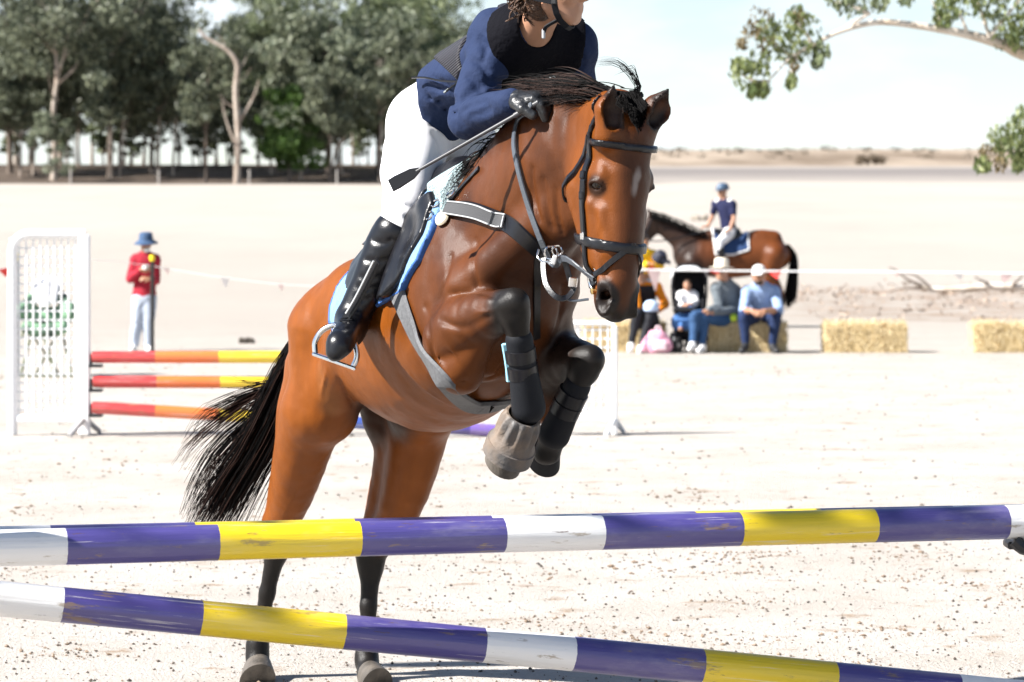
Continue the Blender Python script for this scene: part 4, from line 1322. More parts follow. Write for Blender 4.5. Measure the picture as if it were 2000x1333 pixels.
# bell boot with ribbed collar on the right forefoot
def bell_boot(a, b, r0, r1):
    M = rot_to(b - a, Vector((.5, -.6, -.6))); L = (b - a).length
    root = None
    mb = MB(); vs, fs = [], []
    S, K = 48, 10
    for i in range(K):
        t = i / (K - 1)
        for j in range(S):
            an = 2 * math.pi * j / S
            rib = (.006 if j % 4 < 2 else -.005) * (math.sin(min(t / .55, 1) * math.pi)) if t < .55 else 0
            step = .006 if t > .58 else 0.0
            r = r0 + (r1 - r0) * t ** .8 + rib + step
            vs.append(a + M @ Vector((math.cos(an) * r * 1.08, math.sin(an) * r, L * t)))
    for i in range(K - 1):
        for j in range(S):
            j2 = (j + 1) % S
            fs.append((i * S + j, i * S + j2, (i + 1) * S + j2, (i + 1) * S + j))
    n0 = len(vs)
    for i, sc in ((K - 1, .82), (0, .86)):
        for j in range(S):
            v = Vector(vs[i * S + j]); c = a + (b - a) * (i / (K - 1))
            vs.append(c + (v - c) * sc)
    for j in range(S):
        j2 = (j + 1) % S
        fs.append(((K - 1) * S + j, (K - 1) * S + j2, n0 + j2, n0 + j))
        fs.append((j2, j, n0 + S + j, n0 + S + j2))
    mb.add(vs, fs)
    o = mb.build("bell_boot", M_RUBBER, horse, angle=70)
    tag(o, "dusty grey ribbed rubber bell boot")
    mb = MB()
    c = a.lerp(b, .80)
    mb.lathe([(r1 * 1.00, -.017), (r1 * 1.075, -.014), (r1 * 1.085, .014), (r1 * 1.02, .017)], c, 40, M, sx=1.09, sy=1.01)
    mb.build("strap", M_RUBBER, o)
bell_boot(at(1022, 812, 9.875), at(990, 890, 9.95), .052, .068)

# tendon boots on the forelegs
def tendon_boot(knee, fet, r0, r1, pale):
    d = (fet - knee)
    F = Field(np.array(knee.lerp(fet, .4)) - .28, np.array(knee.lerp(fet, .6)) + .28, .006)
    F.chain([knee.lerp(fet, .36), knee.lerp(fet, .58), knee.lerp(fet, .82), knee.lerp(fet, 1.02)], [r0, r0 * .96, r1 * .93, r1 * 1.02], .01, n=9)
    F.cone(knee.lerp(fet, .40) - Vector(HX) * .02, fet - Vector(HX) * .018, r0 * .62, r1 * .66, .02)
    V, Q = F.nets()
    o = link("tendon_boot", mesh_np("tendon_boot", V, Q, M_NEOPRENE), horse)
    M = rot_to(d)
    for t in (.50, .66):
        mb = MB()
        c = knee.lerp(fet, t); r = r0 * 1.10
        mb.lathe([(r * .9, -.021), (r * 1.03, -.019), (r * 1.03, .019), (r * .9, .021)], c - Vector(HX) * .006, 28, M, sx=1.0, sy=1.04)
        mb.build("strap", M_LEATHER, o)
    if pale:
        s = [knee.lerp(fet, t) + Vector(RX) * r0 * 1.0 - Vector(HX) * .018 for t in (.40, .52, .64, .76)]
        mb = MB(); mb.tube(s, [.010, .0085, .0085, .011], 6)
        mb.build("binding", M_TAPE, o)
tendon_boot(KNEE_R, FET_R, .041, .050, True)
tendon_boot(KNEE_L, FET_L, .041, .048, False)

# saddle pad, fleece, saddle
def sz(px, py, l):
    u = (px - 1000.0) / FPX
    s = (u * (D0 + RX[1] * l) - X0 - RX[0] * l) / (HX[0] - u * HX[1])
    D = D0 + HX[1] * s + RX[1] * l
    return (s, HC - (py - HOR) * D / FPX)
def cz(px, py):
    p, n = cast(px, py)
    q = np.array(p) - np.array(B(0, 0, 0))
    return (float(q @ HX), p.z)
padpoly = [cz(874, 396), cz(852, 450), cz(826, 510), cz(792, 568), cz(784, 576), cz(728, 606), cz(660, 652), cz(652, 625), cz(668, 560), cz(705, 515)]
s_b = padpoly[-1][0]; s_f = padpoly[0][0]
padpoly += [(s_b + .02, 1.72), (s_f - .06, 1.72), (s_f, 1.64)]
def shrink(poly, d):
    c = np.mean(poly, 0); return [tuple(np.array(p) + (c - np.array(p)) * d) for p in poly]
pad = shell("saddle_pad", M_PAD, poly_region(padpoly), .016, horse)
PR = poly_region(padpoly)
trim = shell("binding", M_PADTRIM, lambda s, l, z: np.maximum(np.maximum(np.abs(PR(s, l, z) + .004) - .0055, 0 * s + z - 1.60), -1), .0195, pad)
flappoly = [cz(866, 372), cz(866, 395), cz(840, 455), cz(800, 530), cz(774, 580), cz(716, 596), cz(690, 560), cz(705, 515)]
flappoly += [(flappoly[-1][0] + .10, 1.60), (flappoly[0][0] - .06, 1.64)]
SF = HF.copy()
SF.chain([B(.77, 0, 1.69), B(.70, 0, 1.68), B(.57, 0, 1.59), B(.44, 0, 1.535), B(.33, 0, 1.52), B(.26, 0, 1.53)], [.055, .072, .108, .120, .105, .06], .03, n=9)
for g in (1, -1):
    SF.cone(B(.78, .16 * g, 1.56), B(.80, .25 * g, 1.34), .040, .034, .03)           # knee roll
FPo = poly_region(flappoly)
saddle = shell("saddle", M_LEATHER, lambda s, l, z: np.minimum(FPo(s, l, z), np.maximum(np.maximum(np.abs(s - .46) - .36, np.abs(l) - .2), 1.50 - z)), .028, horse, field=SF)
shell("fleece", M_FLEECE, lambda s, l, z: np.maximum(np.maximum(np.abs(s - .90 + .35 * (z - 1.66)) - .055, np.abs(l) - .17), 1.56 - z), .034, saddle)
# girth
# GIRTH
# breastplate across the shoulders and down between the legs
mt = mat("pale_piping_and_highlight", (.32, .33, .34), rough=.6)
def strap(name, pix, width, material, parent, n=18, off=.005, thick=.004, both=False, side=0.0):
    P, N = drape(pix, n, off)
    for _ in range(8 if width > .06 else 3):
        P = [P[0]] + [(P[i - 1] + P[i] * 2 + P[i + 1]) / 4 for i in range(1, len(P) - 1)] + [P[-1]]
        N = [N[0]] + [(N[i - 1] + N[i] * 2 + N[i + 1]).normalized() for i in range(1, len(N) - 1)] + [N[-1]]
    if side:
        S = []
        for i in range(len(P)):
            t = (P[min(i + 1, len(P) - 1)] - P[max(i - 1, 0)]).normalized()
            S.append(P[i] + t.cross(N[i]).normalized() * side)
        P = S
    if both:
        def mir(v, o):
            q = np.array(v) - (np.array(B(0, 0, 0)) if o else 0); l = q @ RX
            return Vector(np.array(v) - 2 * l * RX)
        P = P + [mir(p, True) for p in P[:-1]][::-1]; N = N + [mir(m, False) for m in N[:-1]][::-1]
    mb = MB(); mb.ribbon(P, N, width, thick)
    return mb.build(name, material, parent, smooth=True, angle=50)
M_PANEL = mat('charcoal_webbing', (.045, .046, .050), rough=.75, bump=.3, bscale=400)
BPX = [(872, 412), (925, 411), (990, 436), (1030, 468), (1062, 496)]
strap("girth", [(780, 568), (800, 620), (822, 670), (852, 722), (890, 766), (926, 792), (960, 790)], .076, M_GIRTH, horse, 36, .008, .009, both=True)
bp = strap("breastplate", BPX, .052, M_LEATHER, horse, 24, .008, .006, both=True)
strap("shoulder_panel", [(876, 412), (925, 412), (960, 422), (992, 437)], .038, M_PANEL, bp, 16, .016, .004)
for sd in (-.020, .020): strap("piping", [(876, 412), (925, 412), (960, 422), (992, 437)], .0045, mt, bp, 16, .020, .003, side=sd)
strap("piping", [(996, 425), (990, 450)], .006, mt, bp, 4, .021, .003)
strap("chest_strap", [(1052, 498), (1049, 540), (1047, 590), (1047, 660)], .024, M_LEATHER, bp)
strap("wither_strap", [(872, 408), (895, 378), (920, 350), (938, 330)], .016, M_LEATHER, bp)
p, n = cast(868, 430)
mb = MB(); mb.lathe([(.022, -.006), (.026, 0), (.022, .006)], p + n * .012, 20, rot_to(n)); mb.build("badge", mat("tan_disc", (.62, .55, .42), rough=.4), bp)
for (x, y) in ((858, 404), (848, 426), (835, 440), (888, 386)):
    p, n = cast(x, y)
    mb = MB(); M = rot_to(n)
    ring = [p + n * .02 + M @ Vector((math.cos(a) * .016, math.sin(a) * .012, 0)) for a in np.linspace(0, 2 * math.pi, 13)]
    mb.tube(ring, .0032, 6, cap=False); mb.build("buckle", M_STEEL, bp)
for (x, y) in ((782, 540), (770, 552)):
    p, n = cast(x, y)
    mb = MB(); mb.box(p + n * .03, (.014, .03, .005), rot_to(n), bev=.002); mb.build("girth_buckle", M_STEEL, saddle)

# bridle
bridle = empty("bridle", H(0, 0, 0)); bridle.parent = horse; bridle.matrix_parent_inverse = world_of(horse).inverted()
def head_band(name, w0, tilt, half, off, material, cond):
    i0 = np.maximum(((np.array(HEAD0) - np.array([.34, .36, .62]) - HF.lo) / HF.h).astype(int), 0)
    i1 = np.minimum(((np.array(HEAD0) + np.array([.30, .36, .20]) - HF.lo) / HF.h).astype(int), HF.n)
    F = Field.__new__(Field); F.h = HF.h; F.lo = HF.lo + i0 * HF.h; F.n = i1 - i0
    F.a = HF.a[i0[0]:i1[0], i0[1]:i1[1], i0[2]:i1[2]].copy()
    x, y, z = F.coords()
    X, Y, Z = x[:, None, None] - HEAD0.x, y[None, :, None] - HEAD0.y, z[None, None, :] - HEAD0.z
    u = X * HM[0, 0] + Y * HM[1, 0] + Z * HM[2, 0]; v = X * HM[0, 1] + Y * HM[1, 1] + Z * HM[2, 1]; w = X * HM[0, 2] + Y * HM[1, 2] + Z * HM[2, 2]
    r = np.maximum(np.maximum(np.abs(w - w0 - tilt * v) - half, cond(u, v, w)), np.maximum(np.abs(u) - .16, np.abs(v) - .26))
    F.a = np.maximum(np.maximum(F.a - off, -(F.a + .008)), r.astype(np.float32))
    V, Q = F.nets(); V = relax(V, Q, 1, .5)
    return link(name, mesh_np(name, V, Q, material), bridle)
head_band("browband", .120, .10, .0105, .012, M_LEATHER, lambda u, v, w: -.025 - v)
head_band("noseband", .405, .12, .0155, .011, M_LEATHER, lambda u, v, w: -.115 - v)
head_band("headpiece", .030, -1.9, .020, .010, M_LEATHER, lambda u, v, w: np.maximum(v - .02, w - .12))
def hs(u, v, w):
    """draped point of the head at (u, v, w) pushed out along the surface"""
    p = H(u, v, w)
    for _ in range(14):
        d = float(HF.sample([list(p)])[0]); g = HF.grad(p)
        p = p - g * d
    return p, HF.grad(p)
def head_strap(name, pts, width, n=16, off=.006, thick=.004, m=M_LEATHER):
    P, N = [], []
    for q in spline(pts, n):
        p, g = hs(*q); P.append(p + g * off); N.append(g)
    mb = MB(); mb.ribbon(P, N, width, thick)
    return mb.build(name, m, bridle, smooth=False)
for g in (1, -1):
    head_strap("cheekpiece", [(.10 * g, -.035, .09), (.09 * g, -.03, .16), (.085 * g, -.035, .28), (.07 * g, -.03, .40), (.055 * g, -.02, .485)], .022)
    head_strap("throat_lash", [(.10 * g, -.04, .10), (.09 * g, -.09, .20), (.075 * g, -.165, .27), (.045 * g, -.20, .29), (.0, -.205, .30)], .016, off=.008)
    head_strap("flash_strap", [(.0, .09, .405), (.03 * g, .085, .43), (.055 * g, .04, .475), (.055 * g, -.02, .515), (.02 * g, -.07, .525)], .018, n=18)
    mb = MB()
    c, nn = hs(.058 * g, -.015, .51)
    M = rot_to(nn)
    mb.tube([c + nn * .012 + M @ Vector((math.cos(a) * .034, math.sin(a) * .034, 0)) for a in np.linspace(0, 2 * math.pi, 25)], .0048, 8, cap=False)
    o = mb.build("bit_ring", M_STEEL, bridle)
    mb = MB(); mb.lathe([(.001, -.008), (.009, -.006), (.010, 0), (.009, .006), (.001, .008)], c + nn * .012 + _hw * .034, 14, M); mb.build("boss", M_BRASS, o)
    for (u, v, w) in ((.088 * g, -.033, .215), (.085 * g, -.035, .27), (.07 * g, -.03, .385)):
        c, nn = hs(u, v, w)
        mb = MB(); mb.box(c + nn * .010, (.024, .020, .007), rot_to(nn, _hw), bev=.003); mb.build("buckle", M_STEEL if w > .3 else M_LEATHER, bridle)
# reins: bit to hand along the neck, martingale rings, slack loop
HAND_R = at(1034, 192, 9.74)
bitR, bn = hs(.058, -.015, .51); bitR = bitR + bn * .014
def rope(name, pts, width, m, n=24, nrm=None, thick=.0035):
    P = spline(pts, n)
    N = []
    for q in P:
        g = HF.grad(q) if nrm is None else Vector(nrm)
        if float(HF.sample([list(q)])[0]) > .2 and nrm is None: g = Vector(RX)
        N.append(g)
    mb = MB(); mb.ribbon(P, N, width, thick)
    return mb.build(name, m, bridle, smooth=False)
def off(px, py, o=.014, **k):
    p, n = cast(px, py, **k); return p + n * o
rope("rein", [bitR, at(1104, 505, 9.56), off(1083, 494, .05), off(1060, 462, .02), off(1036, 400, .012), off(1018, 330, .012), off(1010, 280, .012), off(1018, 238, .012), HAND_R + Vector((.0, -.01, -.035)), HAND_R], .019, M_LEATHER_G, 40)
bitL, bn = hs(-.058, -.015, .51); bitL = bitL + bn * .014
rope("rein", [bitL, pt(1180, 470, 1.50, -.17), pt(1150, 380, 1.42, -.17), pt(1115, 270, 1.32, -.14), pt(1085, 205, 1.24, -.07)], .019, M_LEATHER_G, 30, nrm=-RX)
ring_c = at(1076, 496, 9.62)
for k, (cx, cy, rr) in enumerate(((1076, 494, .019), (1088, 490, .015))):
    mb = MB(); c = at(cx, cy, 9.60 + .01 * k)
    mb.tube([c + Vector((math.cos(a) * rr, .012 * math.sin(a * 2), math.sin(a) * rr)) for a in np.linspace(0, 2 * math.pi, 19)], .0026, 7, cap=False)
    mb.build("martingale_ring", M_STEEL, bridle)
mb = MB(); mb.tube(spline([at(1052, 488, 9.6), at(1050, 502, 9.58), at(1062, 512, 9.57), at(1078, 508, 9.58)], 10), .0028, 7); mb.build("snap_hook", M_STEEL, bridle)
mb = MB(); c = at(1082, 508, 9.57); mb.box(c, (.013, .006, .028), rot_to(Vector((.3, -.2, 1))), bev=.004); mb.build("rein_stop", mat("white_stop", (.75, .75, .74), rough=.4), bridle)
rope("martingale_strap", [at(1062, 505, 9.68), at(1062, 530, 9.66), at(1068, 558, 9.63), at(1086, 580, 9.6), at(1106, 582, 9.6), at(1120, 566, 9.6), at(1120, 545, 9.62)], .017, M_LEATHER, 30, nrm=(-.4, -.9, .1))
rope("martingale_strap", [at(1100, 498, 9.6), at(1106, 520, 9.6), at(1113, 545, 9.6), at(1119, 560, 9.6)], .018, M_LEATHER, 14, nrm=(-.4, -.9, .1))
rope("martingale_strap", [at(1096, 581, 9.61), at(1120, 588, 9.6), at(1150, 585, 9.6)], .007, M_LEATHER_G, 12, nrm=(-.2, -.9, .4))
mb = MB(); mb.box(at(1119, 552, 9.59), (.026, .008, .03), rot_to(Vector((.1, -.1, 1)), (1, .2, 0)), bev=.003); mb.build("buckle", M_STEEL, bridle)

# stirrup and leather hanging from the saddle
def stirrup(top, left, right, Dd):
    root = None
    A, Bb, Tt = at(*left, Dd), at(*right, Dd - .03), at(*top, Dd - .01)
    up_ = Tt - (A + Bb) / 2; w_ = Bb - A
    arch = spline([A + w_ * u + up_ * v for u, v in ((0, 0), (-.05, .30), (.06, .66), (.30, .93), (.5, 1.0), (.70, .93), (.94, .66), (1.05, .30), (1, 0))], 34)
    mb = MB(); mb.tube(arch, .009, 10)
    o = mb.build("stirrup", M_STEEL, horse)
    mb = MB(); x = (Bb - A); M = rot_to(Vector((0, 0, 1)), x)
    mb.box(A.lerp(Bb, .5) - Vector((0, 0, .004)), (x.length + .02, .055, .012), Matrix((x.normalized(), Vector((0, 1, 0)), x.normalized().cross(Vector((0, 1, 0))))).transposed(), bev=.004)
    mb.build("tread", M_STEEL, o)
    return Tt
ST = stirrup((664, 637), (616, 690), (690, 716), 10.28)
mb = MB()
q = spline([ST + Vector((.0, -.004, -.01)), at(700, 585, 10.22), at(738, 510, 10.14)], 12)
mb.ribbon(q, [(-.55, -.8, .15)] * 12, .030, .004); mb.build("stirrup_leather", M_LEATHER, horse, smooth=False)
mb = MB(); q = [p + Vector((-.012, -.008, 0)) for p in q[3:]]  # pale strip built in as the highlight along the leather
mb.ribbon(q, [(-.55, -.8, .15)] * len(q), .006, .003); mb.build("stirrup_leather", mt, horse, smooth=False)
# ------------------------------------------------------------------ people
def clothmat(name, col, rough=.85, var=.14, bump=.5, vs=6, bs=14, spec=.25):
    return mat(name, col, rough=rough, spec=spec, var=var, vscale=vs, bump=bump, bscale=bs)
M_SKIN = mat("skin", (.36, .185, .11), rough=.5, spec=.4, sss=.12, var=.1, vscale=30)
M_SKIN2 = mat("fair_skin", (.38, .20, .125), rough=.5, spec=.4, var=.1, vscale=30)
M_NAVY = clothmat("navy_jersey", (.011, .022, .064), bump=.45, bs=24)
M_BLACKCLOTH = clothmat("black_quilting", (.0045, .0045, .007), bump=.3, bs=60, spec=.08)
M_WHITE = clothmat("white_cotton", (.72, .71, .72), bump=.06, bs=22, var=.04)
M_EYEDARK = mat("eye_dark", (.02, .015, .012), rough=.1)
M_EYEWHITE = mat("eye_white", (.75, .72, .70), rough=.15)
M_BROWNHAIR = mat("curly_brown_hair", (.07, .030, .012), rough=.5, var=.5, vscale=60, bump=.8, bscale=90)

def add_hand(F, wr, d, nrm, k=1.0, curl=.5, left=1, kk=.008):
    """palm, four unequal fingers with knuckle bends, a thumb leaving the side of the palm"""
    d = Vector(d).normalized(); nrm = Vector(nrm); nrm = (nrm - d * nrm.dot(d)).normalized()
    lat = d.cross(nrm) * left
    M = np.array([list(lat), list(d), list(nrm)]).T
    F.cone(wr - d * .02 * k, wr + d * .02 * k, .026 * k, .027 * k, .02)
    F.ell(wr + d * .052 * k, M, (.040 * k, .052 * k, .017 * k), .015)
    for i, (o, L) in enumerate(((-.030, .068), (-.010, .078), (.011, .073), (.030, .057))):
        p = wr + (d * .088 + lat * o) * k
        dd = d.copy(); a = curl * .55
        for j, f in enumerate((.45, .32, .26)):
            dd = (dd * math.cos(a) + nrm * math.sin(a)).normalized()
            q = p + dd * (L * f * k)
            F.cone(p, q, (.0098 - .0008 * j) * k, (.0092 - .0010 * j) * k, kk)
            p = q; nn = nrm
            a = curl * .9
            nrm_l = dd.cross(lat) * -left
            dd2 = dd
            nrm = nrm
    p = wr + (d * .030 - lat * .034) * k
    q = p + (d * .030 - lat * .022 + nrm * .012 * curl) * k
    r_ = q + (d * .030 - lat * .002 + nrm * .016 * curl) * k
    F.cone(p, q, .0125 * k, .0110 * k, .012); F.cone(q, r_, .0108 * k, .0088 * k, .006)

def head_prims(F, c, M, k=1.0, detail=True):
    """c = centre of the skull, M = columns (right, forward, up)"""
    r, f, u = [Vector(M[:, i]) for i in range(3)]
    P = lambda a, b, d: c + (r * a + f * b + u * d) * k
    F.ell(P(0, -.012, .025), M, (.076 * k, .092 * k, .088 * k), .02)
    F.ell(P(0, .022, -.03), M, (.060 * k, .066 * k, .075 * k), .03)
    F.ell(P(0, .040, -.085), M, (.036 * k, .036 * k, .028 * k), .03)
    F.cone(P(.050, .0, -.055), P(.02, .055, -.095), .020 * k, .018 * k, .02)
    F.cone(P(-.050, .0, -.055), P(-.02, .055, -.095), .020 * k, .018 * k, .02)
    F.cone(P(0, .082, .005), P(0, .103, -.030), .008 * k, .013 * k, .012)
    F.cone(P(-.011, .092, -.034), P(.011, .092, -.034), .010 * k, .010 * k, .008)
    if detail:
        F.cone(P(-.03, .074, .020), P(.03, .074, .020), .010 * k, .010 * k, .016)
        for g in (1, -1):
            F.ell(P(.031 * g, .088, .002), M, (.017 * k, .014 * k, .012 * k), .010, 'cut')
            F.ell(P(.040 * g, .062, -.028), M, (.020 * k, .020 * k, .020 * k), .02)
            F.ell(P(.076 * g, -.008, -.012), M, (.010 * k, .020 * k, .032 * k), .008)
        F.cone(P(-.017, .079, -.058), P(.017, .079, -.058), .0075 * k, .0075 * k, .008)
        F.cone(P(-.015, .077, -.071), P(.015, .077, -.071), .0085 * k, .0085 * k, .008)
        F.cone(P(-.020, .090, -.0645), P(.020, .090, -.0645), .0028 * k, .0028 * k, .003, 'cut')

def axes(fwd, up=(0, 0, 1)):
    f = Vector(fwd).normalized(); u = Vector(up); u = (u - f * u.dot(f)).normalized(); r = f.cross(u)
    return np.array([list(r), list(f), list(u)]).T

class Figure:
    """one figure from its joints; clothes are layers grown from the same joints"""
    def __init__(s, name, label, cat, J, k=1.0, h=.009, skin=None, root=None, group=None, girth=1.0, tr=(.150, .130, .158)):
        s.tr = tr
        s.J = {a: (Vector(b) if not isinstance(b, (list, tuple)) or not hasattr(b[0], '__len__') else [Vector(q) for q in b]) for a, b in J.items() if a not in ('face', 'up', 'palm', 'hand', 'curl', 'fwd')}
        s.face = J['face']; s.hM = axes(J['face'], J.get('up', (0, 0, 1)))
        s.J['sh'] = [Vector(q) for q in J['sh']]
        s.k, s.h, s.g = k, h, girth
        s.palm = J.get('palm', [(0, 0, -1)] * 2); s.hand = J.get('hand', [None, None]); s.curl = J.get('curl', [.5, .5])
        allp = [s.J['pelvis'], s.J['head']] + sum([s.J[q] for q in ('sh', 'el', 'wr', 'hip', 'kn', 'an', 'toe')], [])
        A = np.array([list(p) for p in allp])
        s.lo, s.hi = A.min(0) - .24 * k, A.max(0) + .26 * k
        t = (s.J['neck'] - s.J['pelvis']).normalized(); lat = (s.J['sh'][0] - s.J['sh'][1]).normalized()
        s.fwd = Vector(J['fwd']).normalized() if 'fwd' in J else lat.cross(t).normalized()
        s.root = root or empty(name, (s.J['pelvis'].x, s.J['pelvis'].y, min(s.J['an'][0].z, s.J['an'][1].z) - .07 * k))
        tag(s.root, label, cat, group)
        s.skin = skin or M_SKIN
    def new(s, h=None): return Field(s.lo, s.hi, h or s.h)
    def torso(s, F, g=0.0, hips=True, top=True, kk=.04):
        J, k = s.J, s.k; w = s.g
        t = J['neck'] - J['pelvis']
        chest = J['pelvis'].lerp(J['neck'], .70) + s.fwd * .01 * k; waist = J.get('waist', J['pelvis'].lerp(J['neck'], .36))
        st, rs = [], []
        if hips: st.append(J['pelvis']); rs.append(s.tr[0] * k * w + g)
        st += [waist, chest]; rs += [s.tr[1] * k * w + g, s.tr[2] * k * w ** .5 + g]
        if top: st.append(J['pelvis'].lerp(J['neck'], .90)); rs.append(.105 * k + g)
        F.chain(st, rs, kk, n=3 * len(st), sq=(s.fwd, .72 if w < 1.1 else .85))
        if top: F.cone(J['sh'][0], J['sh'][1], .056 * k + g, .056 * k + g, .05)
    def arm(s, F, i, g=0.0, to=1.0, kk=.03):
        J, k = s.J, s.k
        st = [J['sh'][i], J['sh'][i].lerp(J['el'][i], .5), J['el'][i]]; rs = [.054 * k + g, .046 * k + g, .040 * k + g]
        if to > .5:
            e = (to - .5) * 2
            st += [J['el'][i].lerp(J['wr'][i], .35 * e), J['el'][i].lerp(J['wr'][i], e)]; rs += [.041 * k + g, (.040 - .014 * e) * k + g]
        else:
            st = [J['sh'][i], J['sh'][i].lerp(J['el'][i], to * 2)]; rs = [.054 * k + g, .046 * k + g]
        F.chain(st, rs, kk, n=len(st) * 3)
    def leg(s, F, i, g=0.0, a=0.0, b=1.0, kk=.04, flare=0.0):
        J, k = s.J, s.k
        st = [J['hip'][i], J['hip'][i].lerp(J['kn'][i], .5), J['kn'][i], J['kn'][i].lerp(J['an'][i], .3), J['kn'][i].lerp(J['an'][i], .7), J['an'][i]]
        rs = [.094 * k * s.g ** .5, .080 * k, .056 * k, .055 * k, .040 * k, .034 * k]
        q = spline(st, 21); r = lerp_list(rs, 21)
        i0, i1 = int(round(a * 20)), int(round(b * 20))
        rr = [r[j] + g + flare * max(0, (j - 10) / 10) for j in range(i0, i1 + 1)]
        F.chain(q[i0:i1 + 1], rr, kk)
    def foot(s, F, i, g=0.0, kk=.025):
        J, k = s.J, s.k
        d = (J['toe'][i] - J['an'][i])
        up = Vector((0, 0, 1)); up = (up - d.normalized() * up.dot(d.normalized())).normalized()
        F.cone(J['an'][i], J['an'][i].lerp(J['toe'][i], .25) - up * .02 * k, .036 * k + g, .036 * k + g, kk)
        F.cone(J['an'][i].lerp(J['toe'][i], .1) - up * .03 * k, J['toe'][i], .032 * k + g, .030 * k + g, kk)
        F.cone(J['an'][i] - d * .22 - up * .035 * k, J['an'][i].lerp(J['toe'][i], .3) - up * .03 * k, .028 * k + g, .030 * k + g, kk)
    def body(s, h=None, detail=True):
        F = s.new(h)
        s.torso(F)
        for i in (0, 1):
            s.arm(F, i); s.leg(F, i); s.foot(F, i)
            d = s.hand[i] if s.hand[i] is not None else (s.J['wr'][i] - s.J['el'][i])
            add_hand(F, s.J['wr'][i], d, s.palm[i], s.k, s.curl[i], 1 if i == 0 else -1)
        F.chain([s.J['neck'] - (s.J['head'] - s.J['neck']) * .2, s.J['neck'].lerp(s.J['head'], .8)], [.062 * s.k, .052 * s.k], .04)
        head_prims(F, s.J['head'], s.hM, s.k, detail)
        V, Q = F.nets(); s.field = F
        s.bodyo = link("body", mesh_np("body", V, Q, s.skin), s.root)
        r, f, u = [Vector(s.hM[:, i]) for i in range(3)]
        for g in (1, -1):
            mb = MB(); c = s.J['head'] + (r * .031 * g + f * .071 + u * .002) * s.k
            mb.lathe([(max(.0004, .0125 * s.k * math.sin(a)), .0125 * s.k * math.cos(a)) for a in np.linspace(0, math.pi, 7)], c, 10)
            e = mb.build("eye", M_EYEWHITE if s.h < .007 else M_EYEDARK, s.bodyo)
        return s.bodyo
    def layer(s, name, material, fn, h=None, cut=None, label=None, fold=0.0, parent=None):
        F = s.new(h); fn(F)
        if cut is not None:
            x, y, z = F.coords()
            F.a = np.maximum(F.a, cut(x[:, None, None], y[None, :, None], z[None, None, :]).astype(np.float32))
        if fold:
            x, y, z = [q * 1.0 for q in F.coords()]
            X, Y, Z = x[:, None, None], y[None, :, None], z[None, None, :]
            F.a += (fold * np.sin(38 * X + 21 * Z + 4 * np.sin(13 * Z + 9 * Y)) * np.sin(27 * Z - 17 * Y + 3 * np.sin(11 * X))).astype(np.float32)
        V, Q = F.nets(); V = relax(V, Q, 1, .4)
        if len(Q) == 0: return None
        o = link(name, mesh_np(name, V, Q, material), parent or s.root)
        if label: tag(o, label)
        return o
    def hair(s, material, name="hair", g=.012, back=.0, low=-.06):
        c, M, k = s.J['head'], s.hM, s.k
        r, f, u = [Vector(M[:, i]) for i in range(3)]
        def fn(F):
            F.ell(c + (u * .03 - f * .018) * k, M, ((.078 + g) * k, (.092 + g) * k, (.088 + g) * k), .02)
            F.ell(c + (u * -.03 - f * .05) * k, M, (.066 * k, .050 * k, .075 * k), .03)
            F.ell(c + (f * .075 - u * .045) * k, M, (.075 * k, .085 * k, .085 * k), .02, 'cut')
        return s.layer(name, material, fn)

def brim_hat(fig, crown_h, crown_r, brim_r, droop, material, name="hat", tilt=0.0, label=None, band=None):
    c, M, k = fig.J['head'], fig.hM, fig.k
    R3 = Matrix([list(M[0]), list(M[1]), list(M[2])])
    mb = MB()
    z0 = .050 * k
    prof = [(.001, z0 + crown_h), (crown_r * .70, z0 + crown_h * .98), (crown_r * .93, z0 + crown_h * .82), (crown_r, z0), (crown_r * 1.04, z0 - .012),
            (brim_r * .8, z0 - .012 - droop * .55), (brim_r, z0 - .012 - droop), (brim_r, z0 - .020 - droop), (brim_r * .8, z0 - .020 - droop * .55), (crown_r * .98, z0 - .024)]
    mb.lathe([(a, b) for a, b in prof], c - Vector(M[:, 1]) * .01 * k, 28, R3, sx=.93, sy=1.08)
    o = mb.build(name, material, fig.root, angle=60)
    if label: tag(o, label)
    return o

# ------------------------------------------------------------------ the rider of the jumping horse
J = dict(
    pelvis=at(842, 222, 10.72), waist=at(893, 158, 10.52), neck=at(1040, 62, 10.16), head=at(1085, -24, 10.01),
    sh=[at(968, 66, 10.24), at(1118, 92, 10.30)], el=[at(910, 234, 10.10), at(1128, 168, 10.36)],
    wr=[at(1000, 199, 9.80), at(1080, 215, 10.26)],
    hip=[at(822, 238, 10.66), at(884, 236, 10.78)], kn=[at(786, 425, 10.36), at(985, 385, 10.62)],
    an=[at(688, 622, 10.36), B(.40, -.37, 1.16)], toe=[at(663, 672, 10.18), B(.58, -.40, 1.10)],
    face=Vector((.90, -.40, -.02)), up=Vector((.12, -.1, 1)), fwd=Vector((.55, -.45, -.62)),
    palm=[Vector((.25, .2, -1)), Vector((.3, .4, -1))], hand=[Vector((.80, -.45, .12)), Vector((.3, -.9, .1))], curl=[1.5, 1.3])
rider = Figure("person", "rider in navy jacket, black vest and white breeches crouched over the leaping bay horse", "person", J, k=.98, h=.0065, skin=M_SKIN2, tr=(.118, .098, .122))
rider.body(h=.0055)
TD = (J['neck'] - J['pelvis']).normalized()
def pl(p, n):
    """half-space: positive on the side of n"""
    n = Vector(n).normalized()
    return lambda x, y, z: (x - p.x) * n.x + (y - p.y) * n.y + (z - p.z) * n.z
hem = pl(J['pelvis'] + TD * .080, -TD)
hem2 = pl(at(829, 180, 10.6), Vector((-1, .25, -.10)))
